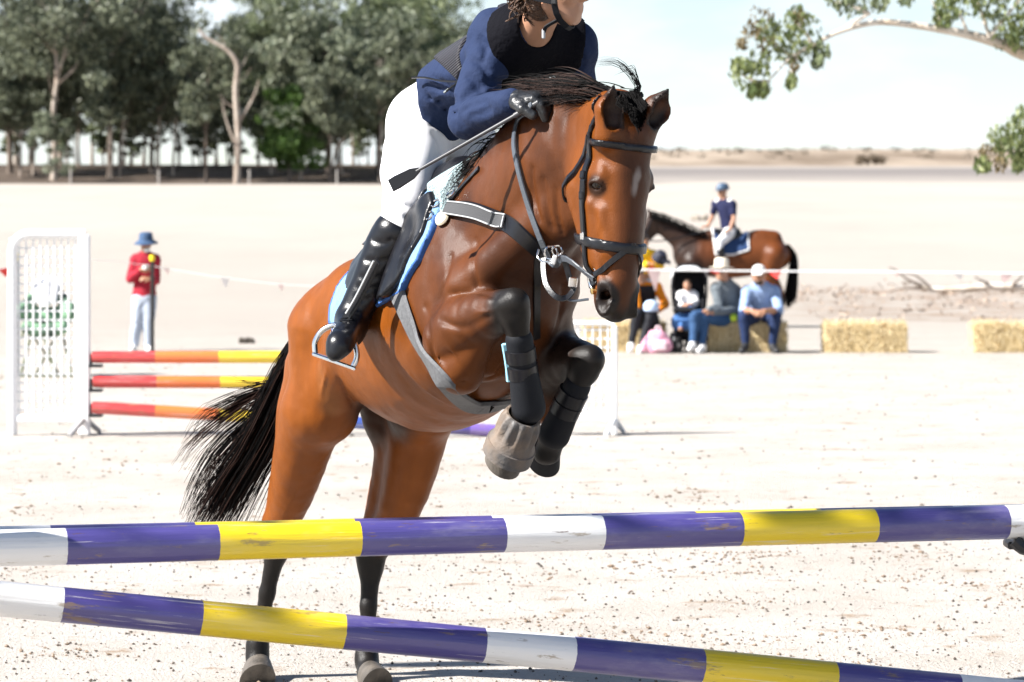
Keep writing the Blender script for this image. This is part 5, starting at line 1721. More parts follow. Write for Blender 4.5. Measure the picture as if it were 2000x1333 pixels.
def crease(F, pix, r=.006, k=.014, d0=9.4, d1=11.0, sink=.002):
    q = []
    for x, y in pix:
        t = np.linspace(d0, d1, 500)[:, None]
        u = np.array([(x - 1000.0) / FPX, 1.0, -(y - HOR) / FPX]); P = u[None] * t + np.array([0, 0, HC])
        v = F.sample(P)
        if (v < 0).any(): q.append(Vector(P[np.argmax(v < 0)]) + Vector((0, sink, 0)))
    if len(q) > 1:
        S = spline(q, 4 * len(q)); n = len(S)
        F.chain(S, [r * (.35 + .65 * math.sin(math.pi * (i + .5) / n)) for i in range(n)], k, 'cut')
def jacket(F):
    rider.torso(F, .024, True, True)
    F.cone(J['hip'][0].lerp(J['pelvis'], .4) + TD * .05, J['pelvis'] + TD * .12, .118, .116, .05)
    for i in (0, 1): rider.arm(F, i, .016, .99)
    F.cone(J['sh'][0].lerp(J['el'][0], .35) + Vector((.012, -.02, -.02)), J['el'][0] + Vector((.012, .0, .02)), .058, .050, .03)
    for c in ([(902, 196), (930, 172), (965, 160), (992, 160)], [(903, 218), (930, 203), (950, 198)], [(928, 118), (948, 138), (958, 165)], [(955, 62), (978, 74), (1000, 88)],
              [(920, 226), (940, 222), (955, 214)], [(940, 75), (948, 95), (946, 118)], [(915, 150), (928, 160), (938, 178)],
              [(838, 166), (866, 176), (888, 194)], [(836, 190), (862, 198), (890, 204)], [(850, 208), (872, 214), (892, 222)], [(848, 152), (868, 164), (884, 180)], [(1124, 80), (1136, 104), (1138, 130)], [(1112, 100), (1124, 122), (1128, 150)]):
        crease(F, c, .0040, .022)
def capcut(ra, rb):
    a = J['neck'] + Vector((.030, -.070, .005)); b = at(1064, 108, 9.99); ba = b - a; L2 = ba.dot(ba)
    def r(x, y, z):
        t = np.clip(((x - a.x) * ba.x + (y - a.y) * ba.y + (z - a.z) * ba.z) / L2, 0, 1)
        return (ra + (rb - ra) * t) - np.sqrt((x - a.x - t * ba.x) ** 2 + (y - a.y - t * ba.y) ** 2 + (z - a.z - t * ba.z) ** 2)
    return r
neckcut = capcut(.064, .022)
rider.layer("jacket", M_NAVY, jacket, h=.0065, cut=lambda x, y, z: np.maximum(np.maximum(hem(x, y, z), hem2(x, y, z)), neckcut(x, y, z)), fold=.0026)
vt = pl(J['pelvis'] + TD * .225, -TD)
# ribbed black body protector
M_VEST = bpy.data.materials.new("ribbed_black_vest"); M_VEST.use_nodes = True
_n, _l = M_VEST.node_tree.nodes, M_VEST.node_tree.links
_b = _n["Principled BSDF"]; _b.inputs['Base Color'].default_value = (.014, .013, .020, 1); _b.inputs['Roughness'].default_value = .6
_t = _n.new("ShaderNodeTexCoord"); _w = _n.new("ShaderNodeTexWave"); _w.wave_type = 'BANDS'; _w.bands_direction = 'Z'; _w.inputs['Scale'].default_value = 46; _w.inputs['Distortion'].default_value = 1.2
_m = _n.new("ShaderNodeMapping"); _m.inputs['Rotation'].default_value = (0, R(38), 0)
_l.new(_t.outputs['Object'], _m.inputs['Vector']); _l.new(_m.outputs['Vector'], _w.inputs['Vector'])
_p = _n.new("ShaderNodeBump"); _p.inputs['Strength'].default_value = .6; _p.inputs['Distance'].default_value = .006
_l.new(_w.outputs['Fac'], _p.inputs['Height']); _l.new(_p.outputs['Normal'], _b.inputs['Normal'])
_rp = _n.new("ShaderNodeValToRGB"); _rp.color_ramp.elements[0].color = (.003, .003, .005, 1); _rp.color_ramp.elements[1].color = (.020, .018, .026, 1)
_l.new(_w.outputs['Fac'], _rp.inputs['Fac']); _l.new(_rp.outputs['Color'], _b.inputs['Base Color'])
def vest(F):
    rider.torso(F, .036, False, True)
    for i in (0, 1):
        o = (J['sh'][i] - J['sh'][1 - i]).normalized()
        F.cone(J['sh'][i] + o * .045, J['el'][i] + o * .04, .095, .075, .012, 'cut')
vl = pl(at(884, 150, 10.4), Vector((-.7, 0, -.7)))
vcut = lambda x, y, z: np.maximum(np.maximum(vt(x, y, z), vl(x, y, z)), capcut(.070, .030)(x, y, z))
v = rider.layer("vest", M_VEST, vest, h=.0065, cut=vcut)
fr = pl(J['pelvis'].lerp(J['neck'], .6) + rider.fwd * .015, rider.fwd)
rider.layer("vest_front", M_BLACKCLOTH, lambda F: (vest(F), F.a.__isub__(np.float32(.004))), h=.0065, cut=lambda x, y, z: np.maximum(vcut(x, y, z), -fr(x, y, z)), parent=v)
q = [at(896, 160, 10.28), at(860, 158, 10.36), at(830, 152, 10.42), at(804, 152, 10.46)]
mb = MB(); mb.tube(spline(q, 10), .0032, 6); mb.tube(spline([at(900, 157, 10.28), at(885, 168, 10.30), at(872, 178, 10.32)], 6), .0032, 6)
mb.build("drawcord", M_LEATHER, v)
mb = MB(); mb.tube([at(877, 174, 10.315), at(868, 181, 10.33)], .0045, 6); mb.build("cord_end", M_STEEL, v)
def breeches(F):
    F.chain([J['pelvis'], J['waist'], J['pelvis'].lerp(J['neck'], .5)], [.125, .104, .108], .04, n=8, sq=(rider.fwd, .74))
    F.cone(at(832, 246, 10.72), at(900, 240, 10.84), .108, .105, .05)
    F.cone(at(828, 255, 10.68), J['hip'][0].lerp(J['kn'][0], .55) + Vector((-.012, .02, 0)), .100, .078, .05)
    rider.leg(F, 0, .012, 0, .60); rider.leg(F, 1, .012, 0, .60)
    for c in ([(838, 232), (862, 238), (890, 236)], [(842, 244), (864, 256), (880, 276)], [(848, 262), (858, 282), (858, 304)], [(795, 400), (812, 408), (826, 404)], [(792, 424), (808, 432), (824, 428)], [(900, 250), (925, 262), (945, 270)], [(905, 268), (925, 280), (940, 284)]):
        crease(F, c, .0035, .018)
rider.layer("breeches", M_WHITE, breeches, h=.0065, fold=.0008)
for i in (0, 1):
    o = rider.layer("riding_boot", M_LEATHER, lambda F: (rider.leg(F, i, .018, .515, 1.0), rider.foot(F, i, .008 if i == 0 else .009), None if i else [F.chain([J['an'][0], at(676, 650, 10.24), at(665, 672, 10.18), at(656, 688, 10.165)], [.045, .040, .041, .031], .02, n=9, sq=((-.25, -.75, .6), .85))] + [crease(F, c, .0012, .016, sink=-.001) for c in ([(704, 540), (722, 546), (742, 540)], [(700, 560), (716, 566), (734, 560)], [(696, 580), (708, 587), (722, 582)], [(716, 508), (736, 512), (752, 508)], [(728, 470), (748, 476), (764, 470)], [(684, 640), (672, 644), (662, 640)], [(690, 622), (678, 628), (668, 624)])]), h=.0065, fold=.0006)
    if i == 0:
        for k in range(5):
            c = J['an'][0].lerp(J['toe'][0], .12 + .1 * k)
            up = Vector((.05, -.75, .65)).normalized()
            mb = MB(); mb.tube([c + up * .050 + Vector((-.018, 0, 0)), c + up * .056, c + up * .050 + Vector((.018, 0, .004))], .0028, 6); mb.build("lace", M_LEATHER, o)
# gloves: fingers closed on reins and whip
M_GLOVE = mat("black_glove", (.014, .015, .017), rough=.4, spec=.6, var=.3, vscale=40, bump=.3, bscale=70)
for i in (0, 1):
    F = Field(np.array(J['wr'][i]) - .16, np.array(J['wr'][i]) + .16, .0038)
    d = J['hand'][i].normalized()
    add_hand(F, J['wr'][i], J['hand'][i], J['palm'][i], .98, J['curl'][i], 1 if i == 0 else -1)
    # padded
    F.a -= .0055
    c = J['wr'][i] + d * .002
    x, y, z = F.coords()
    F.a = np.maximum(F.a, -((x[:, None, None] - c.x) * d.x + (y[None, :, None] - c.y) * d.y + (z[None, None, :] - c.z) * d.z).astype(np.float32))
    V, Q = F.nets()
    link("glove", mesh_np("glove", V, Q, M_GLOVE), rider.root)
M_BLACKP0 = mat('black_clasp', (.02, .02, .022), rough=.35)
# hair gathered at the nape, helmet and its harness
hd, hM = J['head'], rider.hM
r_, f_, u_ = [Vector(hM[:, i]) for i in range(3)]
mb = MB()
for i in range(260):
    a = hd + f_ * (-.080 + _r.normal(0, .018)) + u_ * (-.015 + _r.normal(0, .020)) + r_ * _r.normal(0, .03)
    b = a - f_ * _r.uniform(.01, .035) - u_ * _r.uniform(.01, .035) + r_ * _r.normal(0, .02)
    c = b + f_ * _r.uniform(-.01, .03) - u_ * _r.uniform(-.01, .03)
    mb.tube(spline([a, b, c], 6), [.0035, .0034, .003, .0026, .002, .001], 4, cap=False)
mb.build("hair", M_BROWNHAIR, rider.root)
rider.hair(M_BROWNHAIR, g=.004)
mb = MB()
R3 = Matrix([list(hM[0]), list(hM[1]), list(hM[2])])
mb.lathe([(.001, .150), (.05, .146), (.085, .125), (.103, .09), (.112, .05), (.113, .022), (.106, .018), (.10, .03)], hd - f_ * .012, 32, R3, sx=.93, sy=1.12)
hel = mb.build("helmet", mat("black_helmet", (.02, .02, .022), rough=.35), rider.root, angle=60)
mb = MB(); mb.box(hd + f_ * .125 + u_ * .032, (.12, .05, .010), R3, bev=.004); mb.build("peak", M_LEATHER, hel)
def hstrap(name, P, w=.019):
    P = spline([hd + r_ * a + f_ * b + u_ * c for a, b, c in P], 12)
    N = [(p - (hd - u_ * .03)).normalized() for p in P]
    mb = MB(); mb.ribbon(P, N, w, .003); return mb.build(name, M_NEOPRENE, hel, smooth=False)
hstrap("harness", [(.090, .035, .03), (.084, .030, -.02), (.074, .030, -.06), (.058, .036, -.095), (.02, .05, -.122), (-.03, .045, -.115), (-.07, .02, -.06), (-.09, .02, .03)])
hstrap("harness", [(.080, -.085, .0), (.084, -.04, -.03), (.080, .022, -.045)], .016)
mb = MB(); mb.box(hd + r_ * .082 + f_ * .030 - u_ * .043, (.008, .018, .02), R3, bev=.003); mb.build("clasp", M_BLACKP0, hel)
hstrap("harness", [(.062, .030, -.10), (.068, .0, -.118), (.060, -.012, -.135)], .012)
mb = MB(); mb.box(hd + r_ * .062 - f_ * .012 - u_ * .140, (.010, .010, .03), R3, bev=.003); mb.build("strap_end", mat("grey_plastic", (.35, .36, .38), rough=.4), hel)

# whip in the right hand
mb = MB()
wa, wb = at(1052, 200, 9.72), at(762, 364, 9.88)
d = wb - wa
mb.tube([wa, wa + d * .16], .0085, 10); mb.tube([wa + d * .15, wa + d * .82], [.0062, .005], 10)
whip = mb.mesh("riding_crop", [mat("grey_grip", (.05, .05, .055), rough=.45)], True, 40)
crop = link("riding_crop", whip)
tag(crop, "black riding crop with leather flapper held low in the rider's gloved right hand", "riding crop")
mb = MB(); fp = [wa + d * t for t in (.80, .85, .95, .995)]
mb.ribbon(fp, [(0, -1, .2)] * 4, [.014, .034, .042, .040], .004); mb.build("flapper", M_LEATHER, crop, smooth=False)
# ------------------------------------------------------------------ the striped poles in front
def pole_material(name, seq, seed):
    """paint in bands along the pole's own length (object X), scuffed and cracked"""
    m = bpy.data.materials.new(name); m.use_nodes = True
    N, L = m.node_tree.nodes, m.node_tree.links
    b = N["Principled BSDF"]; b.inputs['Roughness'].default_value = .30; b.inputs['Specular IOR Level'].default_value = .6; b.inputs['Coat Weight'].default_value = .45; b.inputs['Coat Roughness'].default_value = .28
    tc = N.new("ShaderNodeTexCoord"); sp = N.new("ShaderNodeSeparateXYZ"); L.new(tc.outputs['Object'], sp.inputs[0])
    nz = N.new("ShaderNodeTexNoise"); nz.inputs['Scale'].default_value = 60; L.new(tc.outputs['Object'], nz.inputs['Vector'])
    ad = N.new("ShaderNodeMath"); ad.operation = 'MULTIPLY_ADD'; ad.inputs[1].default_value = .004; L.new(nz.outputs['Fac'], ad.inputs[0]); L.new(sp.outputs[0], ad.inputs[2])
    x0, x1 = seq[0][0], seq[-1][1]
    mr = N.new("ShaderNodeMapRange"); mr.inputs[1].default_value = x0; mr.inputs[2].default_value = x1; L.new(ad.outputs[0], mr.inputs[0])
    r = N.new("ShaderNodeValToRGB"); r.color_ramp.interpolation = 'CONSTANT'
    e = r.color_ramp.elements
    while len(e) > 1: e.remove(e[-1])
    e[0].position = 0; e[0].color = (*seq[0][2], 1)
    for a, c, col in seq[1:]:
        q = e.new((a - x0) / (x1 - x0)); q.color = (*col, 1)
    L.new(mr.outputs[0], r.inputs['Fac'])
    col = r.outputs['Color']
    def wear(sc, st, lo, hi, c, amt, det=6):
        nonlocal col
        mp = N.new("ShaderNodeMapping"); mp.inputs['Scale'].default_value = st; mp.inputs['Location'].default_value = (seed * 3.1, seed, 0); L.new(tc.outputs['Object'], mp.inputs['Vector'])
        n = N.new("ShaderNodeTexNoise"); n.inputs['Scale'].default_value = sc; n.inputs['Detail'].default_value = det; n.inputs['Roughness'].default_value = .7; L.new(mp.outputs['Vector'], n.inputs['Vector'])
        k = N.new("ShaderNodeMapRange"); k.interpolation_type = 'SMOOTHSTEP'; k.inputs[1].default_value = lo; k.inputs[2].default_value = hi; k.inputs[4].default_value = amt; L.new(n.outputs['Fac'], k.inputs[0])
        x = N.new("ShaderNodeMix"); x.data_type = 'RGBA'; L.new(k.outputs[0], x.inputs[0]); L.new(col, x.inputs[6]); x.inputs[7].default_value = (*c, 1); col = x.outputs[2]
        return n
    wear(2.2, (1, 3, 3), .50, .72, (.55, .52, .50), .16)
    wear(6, (.8, 4, 4), .60, .66, (.24, .16, .07), .7)       # dirt scuffs
    wear(9, (.25, 9, 9), .60, .66, (.60, .58, .55), .5)       # pale scratches
    wear(24, (.3, 2, 2), .635, .69, (.10, .055, .03), .85)     # chips to the wood
    L.new(col, b.inputs['Base Color'])
    # long drying cracks
    mp = N.new("ShaderNodeMapping"); mp.inputs['Scale'].default_value = (.35, 9, 9); L.new(tc.outputs['Object'], mp.inputs['Vector'])
    w = N.new("ShaderNodeTexNoise"); w.inputs['Scale'].default_value = 9; w.inputs['Detail'].default_value = 7; L.new(mp.outputs['Vector'], w.inputs['Vector'])
    bp = N.new("ShaderNodeBump"); bp.inputs['Strength'].default_value = .35; bp.inputs['Distance'].default_value = .01; L.new(w.outputs['Fac'], bp.inputs['Height']); L.new(bp.outputs['Normal'], b.inputs['Normal'])
    rr = N.new("ShaderNodeMapRange"); rr.inputs[3].default_value = .22; rr.inputs[4].default_value = .5; L.new(w.outputs['Fac'], rr.inputs[0]); L.new(rr.outputs[0], b.inputs['Roughness'])
    return m
PURPLE, YELLOW, WHITE = (.062, .050, .205), (.72, .52, .010), (.76, .75, .74)
def lathe_pole(name, a, b, rad, seq, label, group, seed):
    """pole from a to b; object X runs along it from a"""
    ax = (b - a); Ln = ax.length; M = Matrix((ax.normalized(), Vector((0, 0, 1)).cross(ax.normalized()).normalized(), ax.normalized().cross(Vector((0, 0, 1)).cross(ax.normalized()).normalized()))).transposed()
    mb = MB(); n = 60; S = 40
    vs, fs = [], []
    rng = np.random.default_rng(seed)
    for i in range(n + 1):
        x = Ln * i / n
        rr = rad * (1 + .010 * math.sin(x * 1.7 + seed) + .006 * math.sin(x * 5.1 + seed * 2))
        if i in (0, n): rr *= .93
        for k in range(S):
            t = 2 * math.pi * k / S
            w = rr * (1 + .006 * math.sin(3 * t + seed + x))
            vs.append((x, math.cos(t) * w, math.sin(t) * w))
    for i in range(n):
        for k in range(S):
            k2 = (k + 1) % S
            fs.append((i * S + k, (i + 1) * S + k, (i + 1) * S + k2, i * S + k2))
    fs.append(tuple(range(S))); fs.append(tuple(n * S + k for k in range(S))[::-1])
    mb.add(vs, fs)
    me = mb.mesh(name, pole_material(name + "_paint", seq, seed), True, 50)
    o = bpy.data.objects.new(name, me); COL.objects.link(o)
    o.matrix_world = Matrix.Translation(a) @ M.to_4x4()
    return tag(o, label, "pole", group)
def band_pole(pxs, cols, D_l, D_r, y_l, y_r, rad, label, seed, ext=(.4, .4)):
    """pole whose painted joints are seen at the columns pxs; distance D_l at column 0, D_r at column 2000"""
    def on(px):     # point of the axis at a column
        # interpolate so that the axis is straight in space
        A, Bq = at(0, y_l, D_l), at(2000, y_r, D_r)
        u = (px - 1000) / FPX
        # (A.x + t dx) = u (A.y + t dy)
        dx, dy = Bq.x - A.x, Bq.y - A.y
        t = (u * A.y - A.x) / (dx - u * dy)
        return A.lerp(Bq, t)
    a, b = on(pxs[0]), on(pxs[-1])
    d = (b - a).normalized()
    a2, b2 = a - d * ext[0], b + d * ext[1]
    pos = [(on(p) - a2).length for p in pxs]
    seq = []
    last = 0.0
    allc = cols
    for i, c in enumerate(allc):
        e = pos[i] if i < len(pos) else (b2 - a2).length
        seq.append((last, e, c)); last = e
    return lathe_pole("striped_pole", a2, b2, rad, seq, label, "purple, yellow and white poles of the foreground jump", seed)
P_, Y_, W_ = PURPLE, YELLOW, WHITE
band_pole([122, 417, 699, 981, 1167, 1437, 1699, 1957], [W_, P_, Y_, P_, W_, P_, Y_, P_, W_], 8.60, 9.45, 1071, 1019.5, .0475, "upper front pole with a white middle band, crossing the whole picture below the horse", 1, (.9, .9))
band_pole([98, 373, 690, 960, 1150, 1348, 1600, 1850], [W_, P_, Y_, P_, W_, P_, Y_, P_, W_], 9.05, 9.85, 1062, 1016, .0470, "rear pole of the jump, only its top edge showing above the upper front pole", 2, (.9, .9))
band_pole([109, 391, 665, 934, 1113, 1370, 1623, 1866], [W_, P_, Y_, P_, W_, P_, Y_, P_, W_], 8.75, 9.45, 1170, 1362, .0475, "lower sloping pole running down to the right under the horse's hind feet", 3, (.9, 1.55))
# ------------------------------------------------------------------ standards of the foreground jump (just outside the picture) and the cup that shows
M_PLASTIC = mat("white_plastic", (.80, .80, .80), rough=.45, spec=.4)
M_BLACKP = mat("black_plastic", (.015, .015, .016), rough=.45)
def standard(x, y, h, cups, label):
    r = empty("jump_standard", (x, y, 0)); tag(r, label, "jump standard", "standards of the foreground jump")
    mb = MB(); mb.box((x, y, h / 2 + .03), (.09, .09, h), bev=.01); mb.build("post", M_PLASTIC, r)
    for a in (0, math.pi / 2):
        mb = MB(); mb.box((x, y, .04), (.60, .08, .06), Matrix.Rotation(a, 3, 'Z'), bev=.01); mb.build("foot", M_PLASTIC, r)
    for (z, s) in cups:
        mb = MB()
        mb.tube([(x + s * (.05 + .012 * k), y - .052 + .0 * k, z - .05 - .025 * math.sin(k / 6 * math.pi)) for k in range(7)], .020, 8)
        mb.box((x + s * .085, y, z - .066), (.11, .10, .022), bev=.005)
        mb.build("cup", M_BLACKP, r)
def polez(o_name, idx, x):
    o = [q for q in bpy.data.objects if q.name.startswith("striped_pole")][idx]
    M = o.matrix_world; a = M @ Vector((0, 0, 0)); d = (M.to_3x3() @ Vector((1, 0, 0)))
    t = (x - a.x) / d.x; p = a + d * t
    return p
p0 = polez("", 0, 1.545); standard(p0.x, p0.y, 1.25, [(p0.z, -1)], "white jump standard at the right end of the upper front pole")
p1 = polez("", 1, 1.66); standard(p1.x, p1.y + .12, 1.25, [(p1.z, -1)], "white jump standard at the right end of the rear pole")
p2 = polez("", 0, -1.75); standard(p2.x, p2.y - .1, 1.25, [(p2.z, 1), (polez("", 2, -1.75).z, 1)], "white jump standard at the left end of the upper front pole")

# ------------------------------------------------------------------ the rainbow jump behind the horse
DJ = 25.15
RAIN = [(.55, .035, .030), (.72, .16, .022), (.76, .54, .012), (.012, .11, .07), (.02, .06, .30), (.05, .03, .22), (.17, .10, .36)]
def rainbow(a, b, label, seed):
    ln = (b - a).length; n = 7
    seq = [(ln * i / n if i else -.1, ln * (i + 1) / n, RAIN[i]) for i in range(n)]
    seq[0] = (0.0, ln / n, RAIN[0])
    o = lathe_pole("rainbow_pole", a, b, .046, seq, label, "rainbow banded poles of the jump behind the horse", seed)
    o.data.materials[0].node_tree.nodes['Principled BSDF'].inputs['Specular IOR Level'].default_value = 1.0
    o.data.materials[0].node_tree.nodes['Principled BSDF'].inputs['Coat Weight'].default_value = .6
    return o
rainbow(at(180, 698, DJ), at(1040, 697, DJ), "topmost rainbow banded pole between white wings behind the horse", 11)
rainbow(at(182, 746, DJ), at(1042, 748, DJ + .1), "middle rainbow banded pole between white wings behind the horse", 12)
rainbow(at(180, 796, DJ - .15), at(1040, 846, DJ - .15), "lowest rainbow banded pole, sloping down to the right behind the horse", 13)
def wing(px0, px1, pt_, pb, pf, label, round_corner, cups, nx, ny):
    r = empty("jump_wing", (at(px0, 0, DJ).x, DJ, 0)); tag(r, label, "jump wing", "white lattice wings of the rainbow jump")
    x0, x1 = at(px0, 0, DJ).x, at(px1, 0, DJ).x
    zt, zb = at(0, pt_, DJ).z, at(0, pb, DJ).z
    mb = MB()
    c = .13 if round_corner else .0
    rr = .037 if round_corner else .022
    if round_corner:
        out = [Vector((x0 + rr, DJ, .005))] + [Vector((x0 + rr, DJ, zt - c - rr))] + [Vector((x0 + rr + c * (1 - math.cos(a)), DJ, zt - rr - c * (1 - math.sin(a)))) for a in np.linspace(.2, math.pi / 2, 7)] + [Vector((x1 - rr, DJ, zt - rr))]
    else:
        out = [Vector((x0 + rr, DJ, .005)), Vector((x0 + rr, DJ, zt - rr)), Vector((x1 - rr, DJ, zt - rr))]
    mb.tube(out, rr, 10, up=(0, 1, 0)); mb.build("frame", M_PLASTIC, r)
    pw = .085 if round_corner else .045
    mb = MB(); mb.box((x1 - pw / 2, DJ, zt / 2 - .02), (pw, .075, zt - .04), bev=.012); mb.build("post", M_PLASTIC, r)
    mb = MB(); mb.box(((x0 + x1) / 2, DJ, zb), (x1 - x0 - .02, .05, .06), bev=.01); mb.build("bottom_rail", M_PLASTIC, r)
    mb = MB()
    for i in range(nx):
        x = x0 + .06 + (x1 - x0 - .06 - pw) * (i + .5) / nx
        mb.box((x, DJ, (zt + zb) / 2), (.0125, .012, zt - zb - .06))
    for j in range(ny):
        z = zb + .03 + (zt - zb - .07) * (j + .5) / ny
        mb.box(((x0 + x1 - pw) / 2, DJ + .008, z), (x1 - x0 - pw - .02, .012, .0135))
    tag(mb.build("lattice", M_PLASTIC, r, smooth=False), kind=None)
    mb = MB()
    xf = x1 - pw / 2
    for s in (-1, 1):
        mb.tube([(xf, DJ, .13), (xf + .075 * s, DJ + .30 * s, .012)], .020, 8)
    mb.build("foot", mat("grey_foot", (.42, .41, .40), rough=.5) if round_corner else M_PLASTIC, r)
    for py in cups:
        z = at(0, py, DJ).z
        mb = MB(); mb.box((x1 + .045, DJ, z - .058), (.10, .09, .022), bev=.005); mb.box((x1 + .008, DJ, z - .02), (.016, .06, .10), bev=.004); mb.build("cup", M_BLACKP, r)
wing(15, 176, 448, 818, 850, "tall white lattice jump wing with rounded corner at far left", True, (700, 748, 797), 9, 20)
wing(1046, 1206, 626, 816, 855, "low white lattice jump wing showing beside the horse's folded left foreleg", False, (), 9, 10)

# ------------------------------------------------------------------ hay bales
DB = 42.3
M_HAY = mat("hay", (.80, .66, .40), rough=.9, col2=(.52, .39, .19), vscale=7, var=.3, bump=1.0, bscale=16, stretch=(5, 5, 1.2))
M_STRAW = leafmat("straw", (.50, .37, .17), (.88, .76, .50), .25)
M_TWINE = mat("orange_twine", (.3, .15, .05), rough=.8)
def bale(px0, px1, D, label, rz=0.0, seed=1, h=.37):
    x0, x1 = at(px0, 0, D).x, at(px1, 0, D).x
    cx, L, W = (x0 + x1) / 2, x1 - x0, .46
    r = empty("hay_bale", (cx, D + W / 2, gz(cx, D + W / 2)), rz); tag(r, label, "hay bale", "hay bales at the edge of the arena")
    rng = np.random.default_rng(seed)
    nx, ny, nz = 14, 6, 5
    V, F = [], []
    def face(n0, n1, f):
        b = len(V)
        for i in range(n0 + 1):
            for j in range(n1 + 1):
                p = np.array(f(i / n0, j / n1))
                n = np.array([mnoise.noise(Vector(p * 9 + seed)), mnoise.noise(Vector(p * 9 + 40 + seed)), mnoise.noise(Vector(p * 9 + 80))])
                V.append(p + n * .022)
        for i in range(n0):
            for j in range(n1):
                a = b + i * (n1 + 1) + j
                F.append((a, a + n1 + 1, a + n1 + 2, a + 1))
    face(nx, nz, lambda u, v: ((u - .5) * L, -W / 2, v * h))
    face(nx, nz, lambda u, v: ((.5 - u) * L, W / 2, v * h))
    face(ny, nz, lambda u, v: (L / 2, (u - .5) * W, v * h))
    face(ny, nz, lambda u, v: (-L / 2, (.5 - u) * W, v * h))
    face(nx, ny, lambda u, v: ((u - .5) * L, (v - .5) * W, h))
    me = mesh_np("body", np.array(V), np.array(F), M_HAY, False)
    o = bpy.data.objects.new("body", me); COL.objects.link(o); o.parent = r
    # loose stalks
    sv, sf = [], []
    n = 1500
    for i in range(n):
        k = rng.random()
        if k < .6: p = np.array([rng.uniform(-.5, .5) * L, -W / 2 - .008, rng.uniform(0, 1) * h]); nrm = np.array([0, -1, 0.])
        elif k < .85: p = np.array([rng.uniform(-.5, .5) * L, rng.uniform(-.5, .5) * W, h + .008]); nrm = np.array([0, 0, 1.])
        else: p = np.array([rng.choice([-.5, .5]) * L, rng.uniform(-.5, .5) * W, rng.uniform(0, 1) * h]); nrm = np.array([np.sign(p[0]), 0, 0])
        d = rng.normal(0, 1, 3) * np.array([.45, .45, 1.0]); d -= nrm * (d @ nrm) * .75; d /= np.linalg.norm(d)
        w = np.cross(d, nrm); w /= (np.linalg.norm(w) + 1e-6)
        l_ = rng.uniform(.03, .11); b = len(sv)
        q = p + nrm * rng.uniform(0, .02)
        sv += [q - d * l_ / 2 - w * .004, q - d * l_ / 2 + w * .004, q + d * l_ / 2 + w * .003 + nrm * .012, q + d * l_ / 2 - w * .003 + nrm * .012]
        sf.append((b, b + 1, b + 2, b + 3))
    o = bpy.data.objects.new("straw", mesh_np("straw", np.array(sv), np.array(sf), M_STRAW, False)); COL.objects.link(o); o.parent = r; o['kind'] = 'stuff'
    for u in (-.22, .22):
        mb = MB(); x = u * L
        mb.tube([(x, -W / 2 - .012, .0), (x, -W / 2 - .014, h), (x, -W / 2, h + .012), (x, W / 2, h + .012), (x, W / 2 + .012, 0)], .006, 5)
        mb.build("twine", M_TWINE, r, world_coords=False)
    return r
bale(1384, 1537, DB, "hay bale under the seated woman in grey and man in blue", seed=1)
bale(1140, 1300, DB + .15, "hay bale behind the low white wing, under the woman in orange", seed=2)
bale(1611, 1771, DB - .1, "empty hay bale just right of the seated man", seed=3)
bale(1902, 2065, DB - .1, "empty hay bale cut off by the right edge", seed=4)

# ------------------------------------------------------------------ spectators
def S(px, py, dd=0.0, D=DB): return at(px, py, D + dd)
SPEC = "spectators around the arena"
M_JEANS = clothmat("blue_denim", (.035, .085, .19), bs=60); M_JEANSD = clothmat("dark_denim", (.016, .030, .085), bs=60)
M_BLACKJ = clothmat("black_jeans", (.020, .021, .026)); M_ORANGE = clothmat("orange_fleece", (.76, .23, .012)); M_BLACKV = clothmat("black_vest", (.012, .012, .016))
M_GREYK = clothmat("grey_knit", (.15, .175, .195), bump=.8, bs=60); M_SKYB = clothmat("pale_blue_shirt", (.27, .37, .58)); M_RED = clothmat("red_jacket", (.33, .018, .034))
M_PALETR = clothmat("pale_grey_trousers", (.42, .47, .56)); M_YEL = clothmat("yellow_top", (.85, .52, .02)); M_PINK = clothmat("bright_pink", (.72, .04, .22))
M_SHOEW = mat("white_shoe", (.72, .71, .70), rough=.6); M_SHOEK = mat("black_shoe", (.02, .02, .022), rough=.5)
M_HAIRD = mat("dark_hair", (.025, .016, .011), rough=.5, bump=.5, bscale=60); M_STRAWH = mat("pale_straw_hat", (.74, .66, .54), rough=.8, bump=.4, bscale=60)
M_DENIMHAT = clothmat("blue_bucket_cotton", (.05, .09, .17)); M_CAPW = clothmat("white_cap_cotton", (.76, .75, .72))
M_GLASS = mat("dark_lenses", (.01, .01, .012), rough=.1, spec=.8)

def sunglasses(f):
    r, fw, u = [Vector(f.hM[:, i]) for i in range(3)]; mb = MB(); c = f.J['head']
    for g in (1, -1): mb.box(c + (r * .031 * g + fw * .090 + u * .004) * f.k, (.046, .012, .034), Matrix([list(f.hM[0]), list(f.hM[1]), list(f.hM[2])]), bev=.004)
    mb.box(c + (fw * .094 + u * .012) * f.k, (.02, .008, .008), Matrix([list(f.hM[0]), list(f.hM[1]), list(f.hM[2])]))
    mb.build("sunglasses", M_GLASS, f.root)
def cap(f, material):
    c, M, k = f.J['head'], f.hM, f.k; R3 = Matrix([list(M[0]), list(M[1]), list(M[2])])
    mb = MB(); mb.lathe([(.001, .128), (.05, .120), (.08, .098), (.092, .06), (.093, .030), (.088, .030)], c - Vector(M[:, 1]) * .008, 24, R3, sx=.92, sy=1.12)
    o = mb.build("cap", material, f.root, angle=70)
    mb = MB(); mb.box(c + (Vector(M[:, 1]) * .125 + Vector(M[:, 2]) * .038), (.13, .09, .010), R3 @ Matrix.Rotation(-.22, 3, 'X'), bev=.004); mb.build("peak", material, o)
def shoes(f, m, name="shoe", g=.008):
    for i in (0, 1): f.layer(name, m, lambda F: f.foot(F, i, g))
